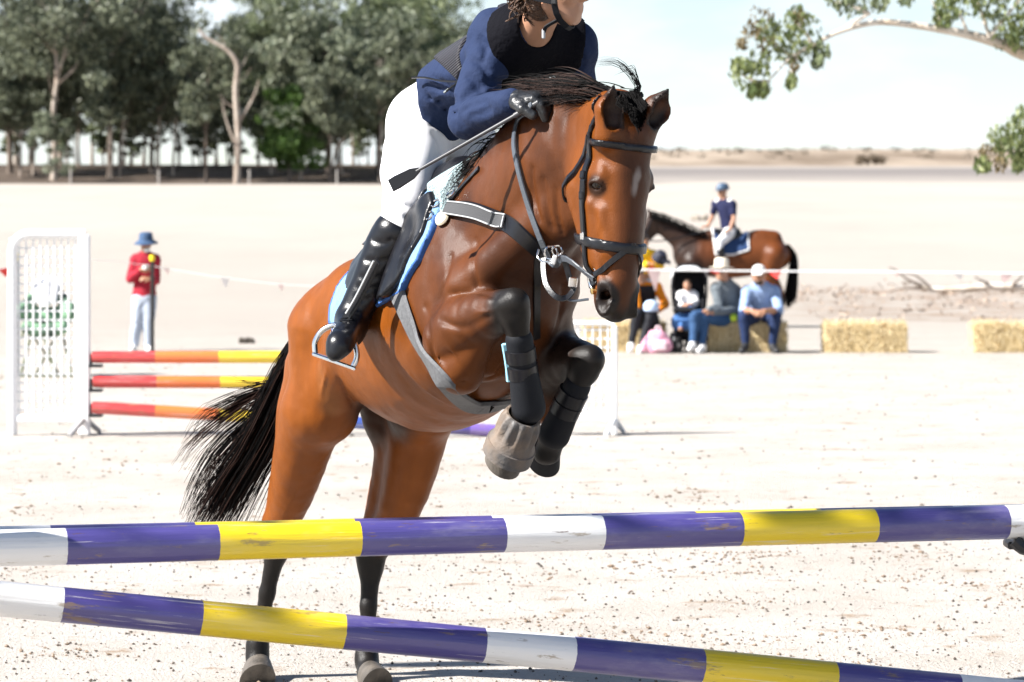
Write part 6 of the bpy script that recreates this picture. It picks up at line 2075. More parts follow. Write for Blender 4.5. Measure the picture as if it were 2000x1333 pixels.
def plain(f, top, bottom, top_to=.94, leg_to=.97, topname="shirt", botname="trousers", hemz=None, g=.014, gl=.012, flare=0.0):
    f.body(detail=True)
    def t(F):
        f.torso(F, g, True, True)
        for i in (0, 1): f.arm(F, i, g * .9, top_to)
    hz = f.J['pelvis'].z - .02 if hemz is None else hemz
    n = f.J['neck'] + Vector((0, 0, .03))
    f.layer(topname, top, t, cut=lambda x, y, z: np.maximum(hz - z + 0 * x + 0 * y, .062 - np.sqrt((x - n.x) ** 2 + (y - n.y) ** 2 + (z - n.z - .02) ** 2)), fold=.003)
    def b(F):
        F.cone(f.J['pelvis'] + Vector((0, 0, .05)), f.J['pelvis'], .125 * f.k + gl, .135 * f.k + gl, .04, sq=(f.fwd, .8))
        for i in (0, 1): f.leg(F, i, gl, 0, leg_to, flare=flare)
    f.layer(botname, bottom, b, fold=.003)

# standing youngster in red
DR = 42.9
q = lambda px, py, dd=0.0: at(px, py, DR + dd)
f = Figure("person", "standing youngster in red jacket, pale trousers and blue bucket hat", "person", dict(
    pelvis=q(282, 580), neck=q(284, 497), head=q(285, 474, -.03), sh=[q(265, 508), q(303, 508)], el=[q(254, 545, -.05), q(305, 548, -.02)],
    wr=[q(276, 527, -.25), q(293, 545, -.22)], hip=[q(273, 585), q(291, 585)], kn=[q(267, 635, -.03), q(290, 635, -.03)], an=[q(262, 674, 0), q(290, 676, 0)],
    toe=[q(258, 682, -.18), q(292, 684, -.18)], face=Vector((-.18, -1, -.12)), palm=[Vector((.6, .7, .2)), Vector((-.3, .5, -.8))], hand=[Vector((.9, -.35, .15)), Vector((-.8, -.4, .1))], curl=[.9, .8]), k=.90, skin=M_SKIN, group=SPEC)
plain(f, M_RED, M_PALETR, topname="jacket", hemz=q(0, 583).z, g=.022, gl=.018, flare=.014); shoes(f, M_SHOEW)
brim_hat(f, .085, .098, .165, .040, M_DENIMHAT, "bucket_hat"); f.hair(M_HAIRD, g=.003)
mb = MB(); mb.lathe([(.030, -.03), (.038, .03), (.034, .032), (.026, -.022)], q(284, 522, -.33), 16); tag(mb.build("cup", M_CAPW), "white cup held at the red-jacketed youngster's chest", "cup")
mb = MB(); c = q(287, 489, -.13); mb.box(c, (.07, .03, .05), bev=.01); mb.build("collar", M_CAPW, f.root)

# woman in orange and black on the left bale
f = Figure("person", "seated woman in orange sleeves and black vest, hand raised to her mouth", "person", dict(
    pelvis=S(1262, 628, .22), neck=S(1252, 556, .05), head=S(1244, 534, -.02), sh=[S(1238, 566, .0), S(1283, 562, .12)], el=[S(1244, 600, -.18), S(1300, 594, .0)],
    wr=[S(1243, 560, -.22), S(1285, 607, -.18)], hip=[S(1250, 630, .18), S(1274, 630, .22)], kn=[S(1244, 612, -.28), S(1272, 612, -.26)], an=[S(1233, 672, -.25), S(1252, 678, -.32)],
    toe=[S(1230, 684, -.44), S(1249, 688, -.50)], face=Vector((-.35, -1, -.05)), palm=[Vector((.2, .9, .2)), Vector((-.2, 0, -1))], hand=[Vector((.05, .1, 1)), Vector((-.8, -.5, -.1))], curl=[.9, .5]), k=.96, skin=M_SKIN2, group=SPEC)
plain(f, M_ORANGE, M_BLACKJ, topname="jumper", hemz=S(0, 616).z); shoes(f, M_SHOEW)
f.layer("vest", M_BLACKV, lambda F: f.torso(F, .026, True, True), cut=lambda x, y, z: np.maximum(np.maximum(np.abs(x - (f.J['pelvis'].x + f.J['neck'].x) / 2 - .02) - .135, S(0, 618).z - z), z - f.J['neck'].z + .01 + 0 * x))
f.hair(M_HAIRD, g=.010); sunglasses(f); cap(f, M_CAPW)
mb = MB(); c = S(1272, 598, -.30); mb.lathe([(.001, .075), (.06, .062), (.095, .02), (.10, -.03), (.09, -.06), (.05, -.07)], c, 20); tag(mb.build("sun_hat", clothmat("pale_blue_hat", (.50, .62, .82))), "pale blue sun hat lying in the orange-sleeved woman's lap", "hat")

# child in yellow standing behind her, black cap held out
D2 = 43.6
q2 = lambda px, py, dd=0.0: at(px, py, D2 + dd)
f = Figure("person", "dark-haired child in yellow and pink standing behind the seated woman in orange", "person", dict(
    pelvis=q2(1262, 560), neck=q2(1258, 492), head=q2(1256, 470), sh=[q2(1246, 500, -.05), q2(1275, 500, .08)], el=[q2(1250, 530, -.15), q2(1288, 520, -.02)],
    wr=[q2(1264, 515, -.22), q2(1284, 508, -.2)], hip=[q2(1256, 562), q2(1270, 562)], kn=[q2(1256, 615), q2(1270, 615)], an=[q2(1255, 668), q2(1270, 668)],
    toe=[q2(1262, 674, -.1), q2(1278, 674, -.1)], face=Vector((.85, -.5, -.1)), palm=[Vector((0, 0, -1))] * 2, hand=[Vector((.8, -.5, 0)), Vector((.5, -.7, .2))]), k=.82, skin=M_SKIN, group=SPEC)
plain(f, M_YEL, M_PALETR, topname="top", hemz=q2(0, 534).z, g=.028); shoes(f, M_SHOEW); f.hair(M_HAIRD, g=.012)
f.layer("pink_hem", M_PINK, lambda F: f.torso(F, .034, True, True), cut=lambda x, y, z: np.abs(z - q2(0, 526).z) - .035 + 0 * x + 0 * y)
mb = MB(); c = q2(1289, 503, -.34); mb.lathe([(.001, .09), (.06, .08), (.095, .03), (.10, -.05), (.09, -.05)], c, 18, rot_to(Vector((.4, -.5, .8)))); mb.box(c + Vector((.08, -.07, -.05)), (.12, .09, .012), rot_to(Vector((.4, -.5, .8))), bev=.004)
tag(mb.build("cap", mat("navy_cap", (.012, .014, .03), rough=.7)), "black cap held out by the child in yellow", "cap")

# woman in grey with a pale hat
f = Figure("person", "seated woman in grey jumper, blue jeans and wide pale hat", "person", dict(
    pelvis=S(1437, 622, .22), neck=S(1416, 553, .10), head=S(1409, 531, .02), sh=[S(1399, 564, .02), S(1434, 566, .22)], el=[S(1404, 600, -.06), S(1440, 606, .10)],
    wr=[S(1380, 609, -.30), S(1388, 611, -.26)], hip=[S(1426, 624, .12), S(1440, 626, .26)], kn=[S(1358, 617, -.36), S(1376, 622, -.28)], an=[S(1353, 670, -.42), S(1371, 676, -.38)],
    toe=[S(1347, 682, -.60), S(1364, 687, -.56)], face=Vector((-.35, -1, .08)), palm=[Vector((-.2, 0, -1))] * 2, hand=[Vector((-.9, -.3, -.1))] * 2, curl=[.4, .4]), k=.98, skin=M_SKIN2, group=SPEC)
plain(f, M_GREYK, M_JEANS, topname="jumper", hemz=S(0, 626).z, g=.022); shoes(f, M_SHOEW)
f.hair(M_BROWNHAIR, g=.006); sunglasses(f); f.J['head'] = f.J['head'] + Vector((0, .012, .022)); brim_hat(f, .105, .100, .165, .006, M_STRAWH, "sun_hat")
# man in blue
f = Figure("person", "seated bearded man in pale blue shirt, dark jeans and white cap", "person", dict(
    pelvis=S(1488, 622, .24), neck=S(1485, 560, .06), head=S(1482, 537, -.06), sh=[S(1460, 570, .02), S(1513, 570, .06)], el=[S(1452, 606, -.18), S(1522, 607, -.16)],
    wr=[S(1468, 608, -.42), S(1494, 608, -.42)], hip=[S(1474, 626, .2), S(1503, 626, .2)], kn=[S(1453, 616, -.26), S(1515, 618, -.24)], an=[S(1456, 672, -.26), S(1509, 674, -.24)],
    toe=[S(1449, 686, -.46), S(1517, 687, -.44)], face=Vector((-.25, -1, -.16)), palm=[Vector((.2, .3, -1)), Vector((-.2, .3, -1))], hand=[Vector((.8, -.5, -.1)), Vector((-.8, -.5, -.1))], curl=[.9, .9]), k=1.06, skin=M_SKIN, group=SPEC, girth=1.1)
plain(f, M_SKYB, M_JEANSD, top_to=.62, topname="shirt", hemz=S(0, 632).z, g=.018, gl=.014); shoes(f, M_SHOEK)
cap(f, M_CAPW)
c = f.J['head']; r3, f3, u3 = [Vector(f.hM[:, i]) for i in range(3)]
f.layer("beard", M_HAIRD, lambda F: (F.ell(c + f3 * .045 - u3 * .085, f.hM, (.058, .055, .045), .02), F.ell(c + f3 * .105 - u3 * .050, f.hM, (.035, .03, .018), .01, 'cut')))
mb = MB(); d = f.J['wr'][1] - f.J['el'][1]; mb.lathe([(.030, -.012), (.034, -.010), (.034, .010), (.030, .012)], f.J['wr'][1] - d.normalized() * .03, 16, rot_to(d)); mb.build("wristband", mat("yellow_band", (.85, .62, .02), rough=.5), f.root)
mb = MB(); c = S(1433, 621, -.02); mb.lathe([(max(.0005, .052 * math.sin(a)), .052 * math.cos(a)) for a in np.linspace(0, math.pi, 9)], c, 14); tag(mb.build("ball", mat("lime_ball", (.62, .80, .05), rough=.6)), "small lime yellow ball between the woman in grey and the man in blue", "ball")

# pushchair with a toddler
pr = empty("pushchair", (S(1345, 0).x, DB, 0)); tag(pr, "black pushchair with pale raised hood standing left of the woman in grey", "pushchair")
M_PBLK = clothmat("black_pram_cloth", (.012, .012, .015)); M_HOOD = clothmat("pale_grey_hood", (.62, .63, .64)); M_PBLUE = clothmat("blue_footmuff", (.06, .15, .36)); M_TYRE = mat("tyre", (.015, .015, .016), rough=.8); M_ALU = mat("grey_alloy", (.42, .43, .45), rough=.35, metal=.8)
# hood: quarter shell
def hood(rx, ry, rz, c, t0, t1, thick, material, name, parent):
    vs, fs = [], []; n, m = 14, 12
    for lay in (0, 1):
        s = 1 - lay * thick
        for i in range(n + 1):
            a = math.pi * i / n
            for j in range(m + 1):
                b = t0 + (t1 - t0) * j / m
                vs.append(c + Vector((-math.cos(a) * rx * s, -math.sin(b) * ry * s * (math.sin(a) ** .35), math.cos(b) * rz * s * (math.sin(a) ** .5) if True else 0)))
    K = (n + 1) * (m + 1)
    for lay in (0, 1):
        for i in range(n):
            for j in range(m):
                a = lay * K + i * (m + 1) + j
                q = (a, a + m + 1, a + m + 2, a + 1)
                fs.append(q if lay == 0 else q[::-1])
    for i in range(n):
        for j in (0, m):
            a, b = i * (m + 1) + j, (i + 1) * (m + 1) + j
            fs.append((a, b, b + K, a + K))
    mb = MB(); mb.add(vs, fs); return mb.build(name, material, parent)
hc = S(1346, 560, .12)
hood(.235, .34, .27, hc, -1.5, .55, .05, M_PBLK, "hood_shell", pr)
hood(.240, .35, .285, hc, .12, .62, .03, M_HOOD, "hood", pr)
mb = MB(); mb.tube(spline([S(1316, 600, .1), S(1313, 560, .0), S(1322, 524, -.08), S(1346, 517, -.12), S(1370, 524, -.08), S(1380, 560, .0), S(1377, 602, .1)], 22), .016, 8); mb.build("hood_rim", M_PBLK, pr)
mb = MB(); mb.box(S(1346, 580, .22), (.40, .05, .62), Matrix.Rotation(-.25, 3, 'X'), bev=.02); mb.box(S(1346, 622, .0), (.38, .34, .06), bev=.02)
for s in (1320, 1372): mb.box(S(s, 596, .0), (.035, .36, .16), bev=.012)
mb.build("seat", M_PBLK, pr)
mb = MB(); mb.box(S(1338, 606, -.28), (.32, .07, .075), bev=.03); mb.build("bumper_bar", M_PBLK, pr)
mb = MB(); mb.box(S(1334, 630, -.22), (.30, .12, .20), Matrix.Rotation(.3, 3, 'X'), bev=.05); mb.build("footmuff", M_PBLUE, pr)
mb = MB()
for s in (1318, 1374):
    mb.tube([S(s, 612, .1), S(s - 2, 668, -.3)], .013, 8); mb.tube([S(s, 600, .0), S(s + 2, 664, .36)], .013, 8); mb.tube([S(s, 600, .1), S(s, 556, .42), S(s, 545, .5)], .012, 8)
mb.tube([S(1318, 545, .5), S(1374, 545, .5)], .014, 8)
mb.build("chassis", M_ALU, pr)
mb = MB(); mb.box(S(1346, 655, .1), (.36, .40, .14), bev=.03); mb.build("basket", M_PBLK, pr)
for (px, dd, rr) in ((1324, -.30, .095), (1346, -.18, .085), (1314, .38, .12), (1362, .42, .12)):
    x = S(px, 0, dd).x; y = DB + dd; c = Vector((x, y, rr + .004))
    R3 = rot_to(Vector((.75, -.66, 0)) if dd < 0 else Vector((1, -.25, 0)))
    mb = MB(); mb.lathe([(rr * .72, -.018), (rr * .93, -.022), (rr, -.012), (rr, .012), (rr * .93, .022), (rr * .72, .018)], c, 24, R3)
    w = mb.build("wheel", M_TYRE, pr)
    mb = MB(); mb.lathe([(rr * .70, -.012), (rr * .72, 0), (rr * .70, .012), (rr * .2, .020), (.008, .022)], c, 20, R3); mb.build("rim", M_ALU, w)
qt = lambda px, py, dd=0.0: S(px, py, dd)
f = Figure("person", "toddler in white sitting under the pushchair's hood", "person", dict(
    pelvis=qt(1346, 613, .0), neck=qt(1343, 571, .05), head=qt(1342, 556, -.01), sh=[qt(1330, 577, .0), qt(1355, 577, .04)], el=[qt(1325, 593, -.08), qt(1360, 592, -.04)],
    wr=[qt(1333, 596, -.2), qt(1350, 594, -.2)], hip=[qt(1339, 614, -.02), qt(1352, 614, .0)], kn=[qt(1332, 616, -.2), qt(1356, 618, -.18)], an=[qt(1330, 640, -.28), qt(1352, 642, -.26)],
    toe=[qt(1328, 644, -.34), qt(1350, 646, -.32)], face=Vector((-.1, -1, -.1)), palm=[Vector((.2, .4, -1))] * 2, hand=[Vector((.6, -.5, 0)), Vector((-.6, -.5, 0))]), k=.60, skin=M_SKIN2, group=SPEC)
f.J['head'] = f.J['head']; plain(f, M_WHITE, M_PBLUE, topname="top", hemz=qt(0, 612).z, g=.02, gl=.016); f.hair(M_BROWNHAIR, g=.008)

# pink backpack on the ground
bpk = empty("backpack", (S(1284, 0, -.4).x, DB - .4, 0)); tag(bpk, "pale pink backpack on the ground in front of the pushchair", "backpack")
M_BPINK = clothmat("pale_pink_nylon", (.72, .36, .47)); M_BPALE = clothmat("pink_white_nylon", (.80, .60, .66))
F = Field(np.array(S(1284, 670, -.4)) - .30, np.array(S(1284, 670, -.4)) + .30, .009)
c = Vector((S(1284, 0, -.4).x, DB - .4, 0))
F.chain([c + Vector((-.05, 0, .10)), c + Vector((-.03, 0, .20))], [.135, .10], .02, sq=((0, 1, 0), .7)); F.chain([c + Vector((.06, 0, .10)), c + Vector((.04, 0, .18))], [.135, .10], .04, sq=((0, 1, 0), .7))
x, y, z = F.coords(); F.a = np.maximum(F.a, .006 - z[None, None, :] + 0 * F.a)
F.a += (.006 * np.sin(40 * x[:, None, None] + 18 * z[None, None, :]) * np.sin(33 * z[None, None, :] - 20 * y[None, :, None])).astype(np.float32)
V, Q = F.nets(); link("body", mesh_np("body", V, Q, M_BPINK), bpk)
mb = MB(); mb.box(c + Vector((.03, -.105, .10)), (.17, .05, .13), bev=.025); mb.build("pocket", M_BPALE, bpk)
mb = MB(); mb.tube(spline([c + Vector((-.02, .0, .27)), c + Vector((-.015, 0, .33)), c + Vector((.03, 0, .335)), c + Vector((.045, 0, .27))], 10), .012, 6); mb.build("handle", M_BPALE, bpk)
mb = MB(); mb.tube(spline([c + Vector((-.13, -.04, .22)), c + Vector((-.20, -.08, .12)), c + Vector((-.17, -.07, .01))], 10), .016, 6, flat=.4); mb.build("strap", M_BPINK, bpk)

# ------------------------------------------------------------------ bay horse and young rider behind the spectators
DH = 52.6
q = lambda px, py, l=0.0: at(px, py, DH) + Vector((0, l, 0))
bh = empty("standing_horse", (at(1430, 0, DH).x, DH, 0)); tag(bh, "dark bay horse standing side-on behind the spectators with a child rider", "horse", "horses at the show")
A = np.array(q(1400, 540)); F = Field(A - np.array([1.45, .45, 1.02]), A + np.array([1.35, .45, 1.15]), .012)
ly = ((0, 1, 0), .82)
F.chain([q(1345, 500), q(1378, 502), q(1420, 506), q(1462, 503), q(1500, 498), q(1518, 500)], [.24, .31, .315, .30, .29, .22], .05, sq=ly, n=18)
F.chain([q(1368, 470), q(1395, 462), q(1440, 476), q(1480, 466), q(1512, 466)], [.10, .10, .12, .14, .12], .08, sq=ly, n=12)
F.chain([q(1358, 492), q(1330, 465), q(1300, 446), q(1276, 432)], [.27, .20, .145, .10], .08, sq=((0, 1, 0), .6), n=10)
F.chain([q(1274, 430), q(1262, 452), q(1252, 474), q(1245, 492)], [.105, .095, .07, .055], .04, sq=((0, 1, 0), .8), n=8)
F.chain([q(1280, 446), q(1266, 462)], [.09, .075], .04, sq=((0, 1, 0), .7))
for l in (-.06, .06): F.cone(q(1270, 420, l), q(1264, 406, l), .035, .008, .015)
for (px, l, kx, fx, hx) in ((1352, -.13, 1350, 1350, 1348), (1366, .13, 1372, 1372, 1370)):
    F.chain([q(px, 512, l), q(px - 1, 545, l), q(kx, 588, l), q(kx, 596, l), q(fx, 622, l), q(fx, 628, l), q(hx - 2, 636, l)], [.15, .10, .055, .05, .034, .044, .05], .05, n=16)
for (px, l, sx, kx, fx) in ((1512, -.13, 1500, 1526, 1521), (1506, .13, 1494, 1512, 1508)):
    F.chain([q(px, 500, l), q(sx, 535, l), q((sx + kx) / 2 + 2, 562, l), q(kx, 583, l), q(kx - 1, 592, l), q(fx, 622, l), q(fx, 628, l), q(fx - 4, 637, l)], [.20, .145, .09, .058, .05, .036, .045, .052], .06, n=18)
V, Q = F.nets(); V = relax(V, Q, 2)
def dark_bay(P):
    c = np.tile(np.array([.12, .034, .008]), (len(P), 1)); n = npnoise(P, 4.0, 3)
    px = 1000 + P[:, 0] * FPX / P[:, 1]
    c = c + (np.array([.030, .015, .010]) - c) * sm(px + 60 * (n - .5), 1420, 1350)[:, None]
    c = c + (np.array([.012, .010, .009]) - c) * np.maximum(sm(P[:, 2], .62, .45), .0)[:, None]
    return c
link("body", mesh_np("body", V, Q, M_COAT, True, dark_bay(V)), bh)
mb = MB(); rng = np.random.default_rng(4)
for i in range(170):
    a = rng.normal(0, .035, 3)
    P = spline([q(1538, 482), q(1549, 505), q(1547, 545), q(1541, 592)], 8)
    mb.tube([p + Vector(a) * (.4 + .9 * j / 7) for j, p in enumerate(P)][:int(rng.integers(6, 9))], [.012] * 7 + [.004], 3, cap=False) if False else mb.tube([p + Vector(a) * (.4 + .9 * j / 7) for j, p in enumerate(P)], [.012] * 6 + [.008, .003], 3, cap=False)
mb.build("tail", M_HAIR, bh)
mb = MB()
for i in range(240):
    t = rng.random(); p = spline([q(1270, 413), q(1310, 425), q(1372, 452)], 20)[int(t * 19.9)]
    mb.tube(spline([p + Vector((rng.normal(0, .02), 0, 0)), p + Vector((.02, -.10, -.01)), p + Vector((rng.normal(.03, .03), -.15, -.13))], 5), [.010, .009, .008, .006, .003], 3, cap=False)
mb.build("mane", M_HAIR, bh)
M_PADN = clothmat("navy_saddle_cloth", (.025, .055, .14))
def bshell(name, material, region, off_):
    G = F.copy(); x, y, z = G.coords(); X, Y, Z = x[:, None, None], y[None, :, None], z[None, None, :]
    px = 1000 + X * FPX / DH; py = HOR + (HC - Z) * FPX / DH
    G.a = np.maximum(np.maximum(G.a - off_, -(G.a + .02)), region(px, py, Y).astype(np.float32))
    V, Q = G.nets(); V = relax(V, Q, 1); return link(name, mesh_np(name, V, Q, material), bh)
padr = lambda px, py, Y: np.maximum(np.maximum((1390 - px) + .10 * (py - 450), (px - 1462) - .0 * py), (py - (499 - .35 * np.maximum(px - 1430, 0) * .9))) / 123.0
bshell("saddle_pad", M_PADN, padr, .022)
bshell("binding", M_CAPW, lambda px, py, Y: np.abs(padr(px, py, Y) + .012) - .016 + 0 * Y, .026)
sad = MB(); sad.tube(spline([q(1392, 455), q(1408, 463), q(1430, 464), q(1448, 456)], 10), lerp_list([.09, .13, .15, .10], 10), 10); sad.build("saddle", M_LEATHER, bh)
mb = MB()
for pth in ([q(1265, 446, -.10), q(1250, 460, -.095)], [q(1278, 418, -.09), q(1268, 440, -.11), q(1256, 470, -.085)], [q(1256, 470, -.09), q(1300, 470, -.2), q(1385, 450, -.14)]):
    mb.tube(spline(pth, 8), .011, 6)
mb.build("bridle", M_LEATHER, bh)
f = Figure("person", "child rider in navy shirt, white breeches and dark helmet on the standing horse", "person", dict(
    pelvis=q(1424, 452), neck=q(1414, 392), head=q(1411, 374), sh=[q(1399, 399, .14), q(1430, 400, -.10)], el=[q(1392, 425, .17), q(1432, 428, -.17)],
    wr=[q(1383, 442, .10), q(1424, 448, -.24)], hip=[q(1422, 456, .10), q(1424, 456, -.10)], kn=[q(1398, 478, .33), q(1402, 476, -.34)], an=[q(1410, 518, .36), q(1412, 520, -.36)],
    toe=[q(1398, 528, .38), q(1399, 530, -.38)], face=Vector((-.7, -.72, -.08)), palm=[Vector((0, 0, -1))] * 2, hand=[Vector((-.9, -.1, -.1)), Vector((-.8, -.2, -.2))], curl=[1.2, 1.2]), k=.86, skin=M_SKIN2, group=SPEC)
M_NAVYP = clothmat("navy_polo", (.012, .015, .052))
plain(f, M_NAVYP, M_WHITE, top_to=.30, leg_to=.62, topname="polo_shirt", botname="breeches", hemz=q(0, 447).z, g=.016)
for i in (0, 1): f.layer("riding_boot", M_LEATHER, lambda F: (f.leg(F, i, .014, .54, 1.0), f.foot(F, i, .010)))
for i in (0, 1):
    s_ = f.J['sh'][i]
    f.layer("white_yoke", M_CAPW, lambda F: F.cone(s_.lerp(f.J['neck'], .35) + Vector((0, 0, .02)), s_ + Vector((0, 0, .012)), .052, .050, .01))
hd2 = f.J['head']; R3 = Matrix([list(f.hM[0]), list(f.hM[1]), list(f.hM[2])])
mb = MB(); mb.lathe([(.001, .135), (.05, .130), (.085, .108), (.102, .07), (.106, .03), (.10, .018), (.09, .02)], hd2 - Vector(f.hM[:, 1]) * .01, 24, R3, sx=.93, sy=1.12); mb.box(hd2 + Vector(f.hM[:, 1]) * .12 + Vector(f.hM[:, 2]) * .03, (.11, .05, .010), R3, bev=.003)
mb.build("helmet", mat("blue_grey_helmet", (.06, .10, .16), rough=.4), f.root, angle=70)

# ------------------------------------------------------------------ bunting, pickets
M_WHITEROPE = mat("white_tape", (.80, .80, .80), rough=.6); M_FRED = mat("red_flag", (.72, .035, .030), rough=.6); M_FPINK = mat("pink_flag", (.80, .60, .58), rough=.6); M_FWHITE = mat("white_flag", (.80, .76, .75), rough=.6)
def bunting(label, pts, D, flags, r=.008):
    o = empty("bunting", at(pts[0][0], pts[0][1], D)); tag(o, label, "bunting", "bunting lines around the arena")
    P = spline([at(a, b, D + (c if len(t) > 2 else 0)) for t in pts for (a, b, c) in [(t + (0,))[:3]]], 40)
    mb = MB(); mb.tube(P, r, 6); mb.build("line", M_WHITEROPE, o)
    for (px, w, h, m, tw) in flags:
        k = min(range(len(P)), key=lambda i: abs(1000 + FPX * P[i].x / P[i].y - px))
        c = P[k]; d = Vector((math.cos(tw), math.sin(tw), 0)) * w / 2
        tip = c + Vector((random.uniform(-.04, .04), .05 * math.sin(tw * 3), -h))
        n = Vector((-d.y, d.x, 0)).normalized() * .0012
        mid = (c - d + tip) / 2 + n * 12
        mb = MB(); vs = [c - d + n, c + d + n, tip + n, c - d - n, c + d - n, tip - n]
        mb.add(vs, [(0, 1, 2), (5, 4, 3), (0, 3, 4, 1), (1, 4, 5, 2), (2, 5, 3, 0)]); mb.build("flag", m, o, smooth=False)
bunting("bunting line with red and pale flags passing across the seated spectators", [(1215, 527), (1300, 528), (1500, 530), (1760, 532), (2060, 536)], 41.4,
        [(1278, .17, .27, M_FPINK, .2), (1393, .19, .05, M_FRED, .5), (1510, .19, .10, M_FRED, -.2), (1742, .10, .06, M_FPINK, .6), (1860, .15, .09, M_FWHITE, .2), (1975, .17, .14, M_FPINK, .1)], .011)
bunting("pale bunting line sagging right from the picket beside the youngster in red", [(297, 520), (360, 531), (440, 543), (540, 555), (660, 560), (800, 558), (1215, 527)], 42.4,
        [(328, .08, .08, M_FPINK, .4), (440, .13, .13, M_FWHITE, .3), (548, .08, .09, M_FPINK, .3)], .0035)
bunting("bunting line with a red flag hanging left of the tall wing", [(297, 520, .5), (180, 508, -2), (34, 520, -6.6), (-60, 540, -6.6)], 42.2, [(36, .10, .15, M_FPINK, .4), (8, .15, .10, M_FRED, .3)], .004)
def picket(px, pt_, pb, label):
    D = ground_D(pb); p = at(px, pb, D); top = at(px, pt_, D)
    o = empty("picket", p); tag(o, label, "picket", "dark pickets carrying the bunting")
    mb = MB(); 
    for a in (0, 2.1, 4.2): mb.box((p + top) / 2 + Vector((math.cos(a) * .012, math.sin(a) * .012, -.1)), (.032, .006, (top - p).length + .15), Matrix.Rotation(a, 3, 'Z'))
    mb.build("stake", mat("dark_steel", (.06, .055, .05), rough=.6), o, smooth=False)
    mb = MB(); mb.lathe([(.024, -.06), (.034, -.04), (.036, .0), (.03, .02), (.001, .026)], top, 16); mb.build("safety_cap", mat("yellow_cap", (.86, .62, .01), rough=.45), o)
picket(297, 502, 688, "dark picket with round yellow cap in front of the youngster in red")
picket(30, 499, 735, "dark picket with yellow cap seen through the tall white wing")

# folding camouflage chair with a white towel, behind the left wing
DC = 35.3
q = lambda px, py, l=0.0: at(px, py, DC) + Vector((0, l, 0))
ch = empty("camp_chair", q(88, 735)); tag(ch, "green camouflage folding chair seen through the tall white wing", "folding chair")
M_CAMO = mat("camouflage_canvas", (.20, .36, .22), rough=.85, col2=(.035, .060, .045), vscale=5, var=.5, bump=.2, bscale=40, detail=1.0)
M_TUBE = mat("olive_tube", (.10, .12, .06), rough=.5)
F = Field(np.array(q(85, 610)) - .55, np.array(q(85, 610)) + .55, .012)
F.chain([q(45, 600, .1), q(62, 578, .22), q(88, 572, .26), q(112, 578, .22), q(132, 600, .1)], [.05, .06, .06, .06, .05], .02, n=12)
F.chain([q(38, 610, .0), q(60, 620, .18), q(88, 622, .22), q(118, 620, .18), q(140, 612, .0)], [.06, .10, .12, .10, .06], .12, n=12)
F.chain([q(55, 640, -.05), q(88, 648, -.02), q(122, 640, -.05)], [.07, .09, .07], .08, n=8)
F.ell(q(88, 600, -.22), np.eye(3), (.24, .30, .20), .06, 'cut')
V, Q = F.nets(); V = relax(V, Q, 1); link("seat", mesh_np("seat", V, Q, M_CAMO), ch)
for (a, b) in (((58, 650, .15), (46, 734, -.22)), ((118, 650, .15), (146, 734, -.22)), ((66, 655, -.1), (112, 734, .20)), ((112, 655, -.1), (64, 734, .22)), ((88, 655, -.1), (115, 732, -.22)), ((50, 600, .05), (46, 660, -.1))):
    mb = MB(); mb.tube([q(*a), q(*b)], .013, 6); mb.build("leg", M_TUBE, ch)
mb = MB(); mb.tube([q(46, 733, -.22), q(148, 733, -.22)], .013, 6); mb.build("foot_rail", M_TUBE, ch)
F = Field(np.array(q(88, 575)) - .45, np.array(q(88, 575)) + .45, .010)
F.chain([q(68, 556, .22), q(88, 550, .24), q(108, 556, .22)], [.05, .06, .05], .02, n=8)
F.chain([q(70, 590, .06), q(70, 560, .16)], [.03, .045], .03); F.chain([q(88, 596, .04), q(88, 556, .16)], [.04, .06], .05); F.chain([q(104, 590, .06), q(106, 560, .16)], [.03, .045], .05)
V, Q = F.nets(); tag(link("towel", mesh_np("towel", V, Q, M_WHITE)), "white towel draped over the camouflage chair", "towel")

# clod, rock, fallen timber
def lump(name, c, rad, material, label, cat, seed, group=None):
    rng = np.random.default_rng(seed); F = Field(np.array(c) - np.array(rad) * 1.8, np.array(c) + np.array(rad) * 1.8, min(rad) / 6)
    for i in range(9):
        p = np.array(c) + rng.uniform(-.7, .7, 3) * np.array(rad) * np.array([1, 1, .4]); r = min(rad) * rng.uniform(.35, .8)
        F.cone(p, p + rng.normal(0, .2, 3) * np.array(rad), r, r * .7, .02)
    V, Q = F.nets(); return tag(link(name, mesh_np(name, V, Q, material, False)), label, cat, group)
p = on_ground(481, 671); lump("dirt_clod", p + Vector((0, 0, .03)), (.11, .09, .07), mat("dark_earth", (.06, .05, .04), rough=.95), "dark clod of earth lying alone on the pale ground left of the horse", "clod", 3)
p = on_ground(1366, 431); lump("rock", p + Vector((0, 0, .1)), (.42, .3, .17), mat("grey_rock", (.30, .26, .21), rough=.9, var=.4), "grey rock on the far paddock left of the child rider", "rock", 4)
fl = empty("fallen_branch", on_ground(1880, 572)); tag(fl, "bleached fallen branch lying on the ground at the far right", "branch")
DL = fl.location.y
qq = lambda px, py, l=0.0: at(px, py, DL) + Vector((0, l, 0))
mb = MB(); mb.tube(spline([qq(1788, 560), qq(1830, 566), qq(1880, 565), qq(1930, 560), qq(1975, 561), qq(2060, 556)], 20), lerp_list([.04, .065, .08, .085, .09, .10], 20), 8); mb.build("stem", M_BARKW, fl)
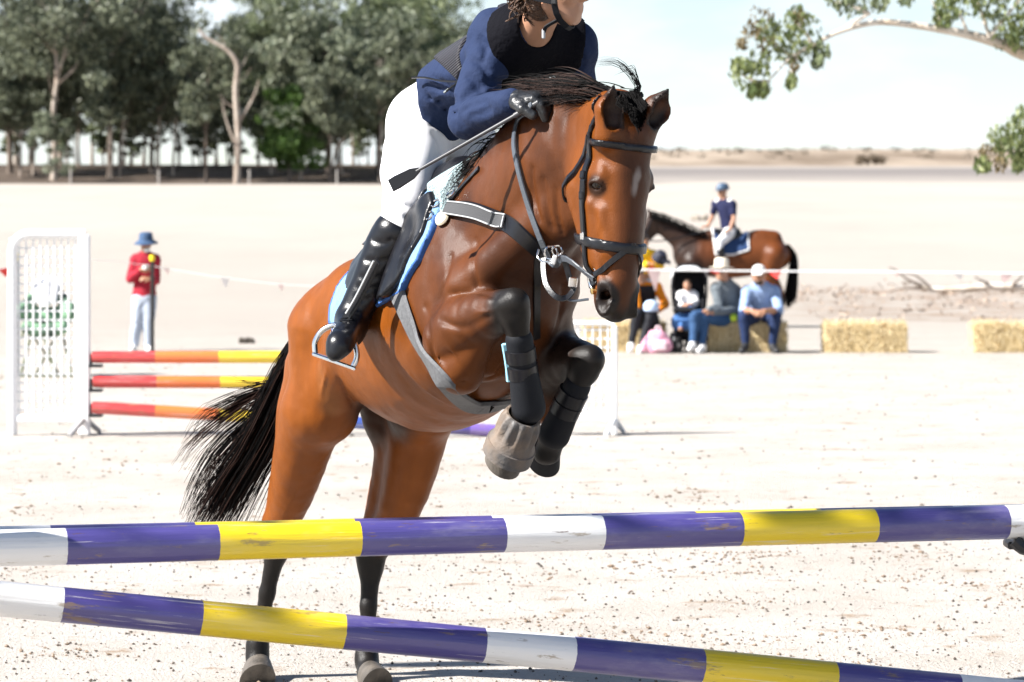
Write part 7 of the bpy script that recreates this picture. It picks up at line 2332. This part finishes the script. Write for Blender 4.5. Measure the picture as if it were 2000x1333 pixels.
for t in (((1800, 558), (1770, 545), (1748, 527), (1735, 523)), ((1815, 562), (1790, 540), (1762, 533)), ((1800, 564), (1765, 563), (1738, 570)), ((1800, 560), (1785, 552), (1760, 553)), ((1975, 560), (1990, 545), (2000, 535)), ((1930, 555), (1915, 548), (1902, 541))):
    mb = MB(); mb.tube(spline([qq(a, b, -.1) for a, b in t], 7), lerp_list([.035, .022, .010], 7), 6, cap=False); mb.build("twig", M_BARKD, fl)
rng = np.random.default_rng(15); V, Fq = [], []
for i in range(420):
    px = rng.uniform(1560, 2030); py = rng.uniform(556, 628)
    if rng.random() < .5: py = rng.normal(574, 9)
    p = on_ground(px, max(py, 545)); leaf_clump(V, Fq, (p.x, p.y, p.z + .01), (.10, .10, .012), 2, rng.uniform(.05, .15), rng, -.1)
tag(link("bark_litter", mesh_np("bark_litter", np.concatenate(V), np.concatenate(Fq), leafmat("bark_litter_mat", (.17, .11, .075), (.46, .37, .29), .05), False)), kind='stuff')

# gum standing left of the jump, outside the picture: its leaves dapple the poles
g2 = empty("gum_tree", (-8.2, 7.6, 0)); tag(g2, "near gum tree standing left of the picture beside the foreground jump", "tree")
mb = MB(); mb.tube(spline([(-8.2, 7.6, -.2), (-8.1, 7.6, 2.5), (-8.0, 7.6, 4.2), (-7.9, 7.6, 5.4), (-7.8, 7.6, 6.2)], 12), lerp_list([.34, .28, .24, .18, .08], 12), 10)
for e in ((-5.4, 7.0, 6.0), (-4.6, 6.9, 6.2), (-6.6, 6.8, 6.4), (-7.6, 6.9, 6.6)):
    mb.tube(spline([(-7.8, 7.6, 4.6), ((e[0] - 7.8) / 2, 7.65, (e[2] + 4.6) / 2 + .4), e], 9), lerp_list([.11, .07, .025], 9), 6, cap=False)
mb.build("trunk", M_BARKW, g2)
rng = np.random.default_rng(31); V, Fq = [], []
for (pa, pb_, n) in ((-300, 430, 15), (1170, 1290, 4), (1400, 1450, 2), (1560, 1700, 4), (1740, 1990, 8)):  # crown shaped for its shade: clumps only on sun rays to the poles
    for i in range(n):
        px = rng.uniform(pa, pb_); D = rng.uniform(8.5, 9.5)
        P0 = at(px, 1080, D); t = rng.uniform(7.0, 9.2)
        c = P0 + SUN_DIR * t
        leaf_clump(V, Fq, tuple(c), (.16, .10, .16), 34, .14, rng, .7)
link("crown", mesh_np("crown", np.concatenate(V), np.concatenate(Fq), M_GUM, False), g2)
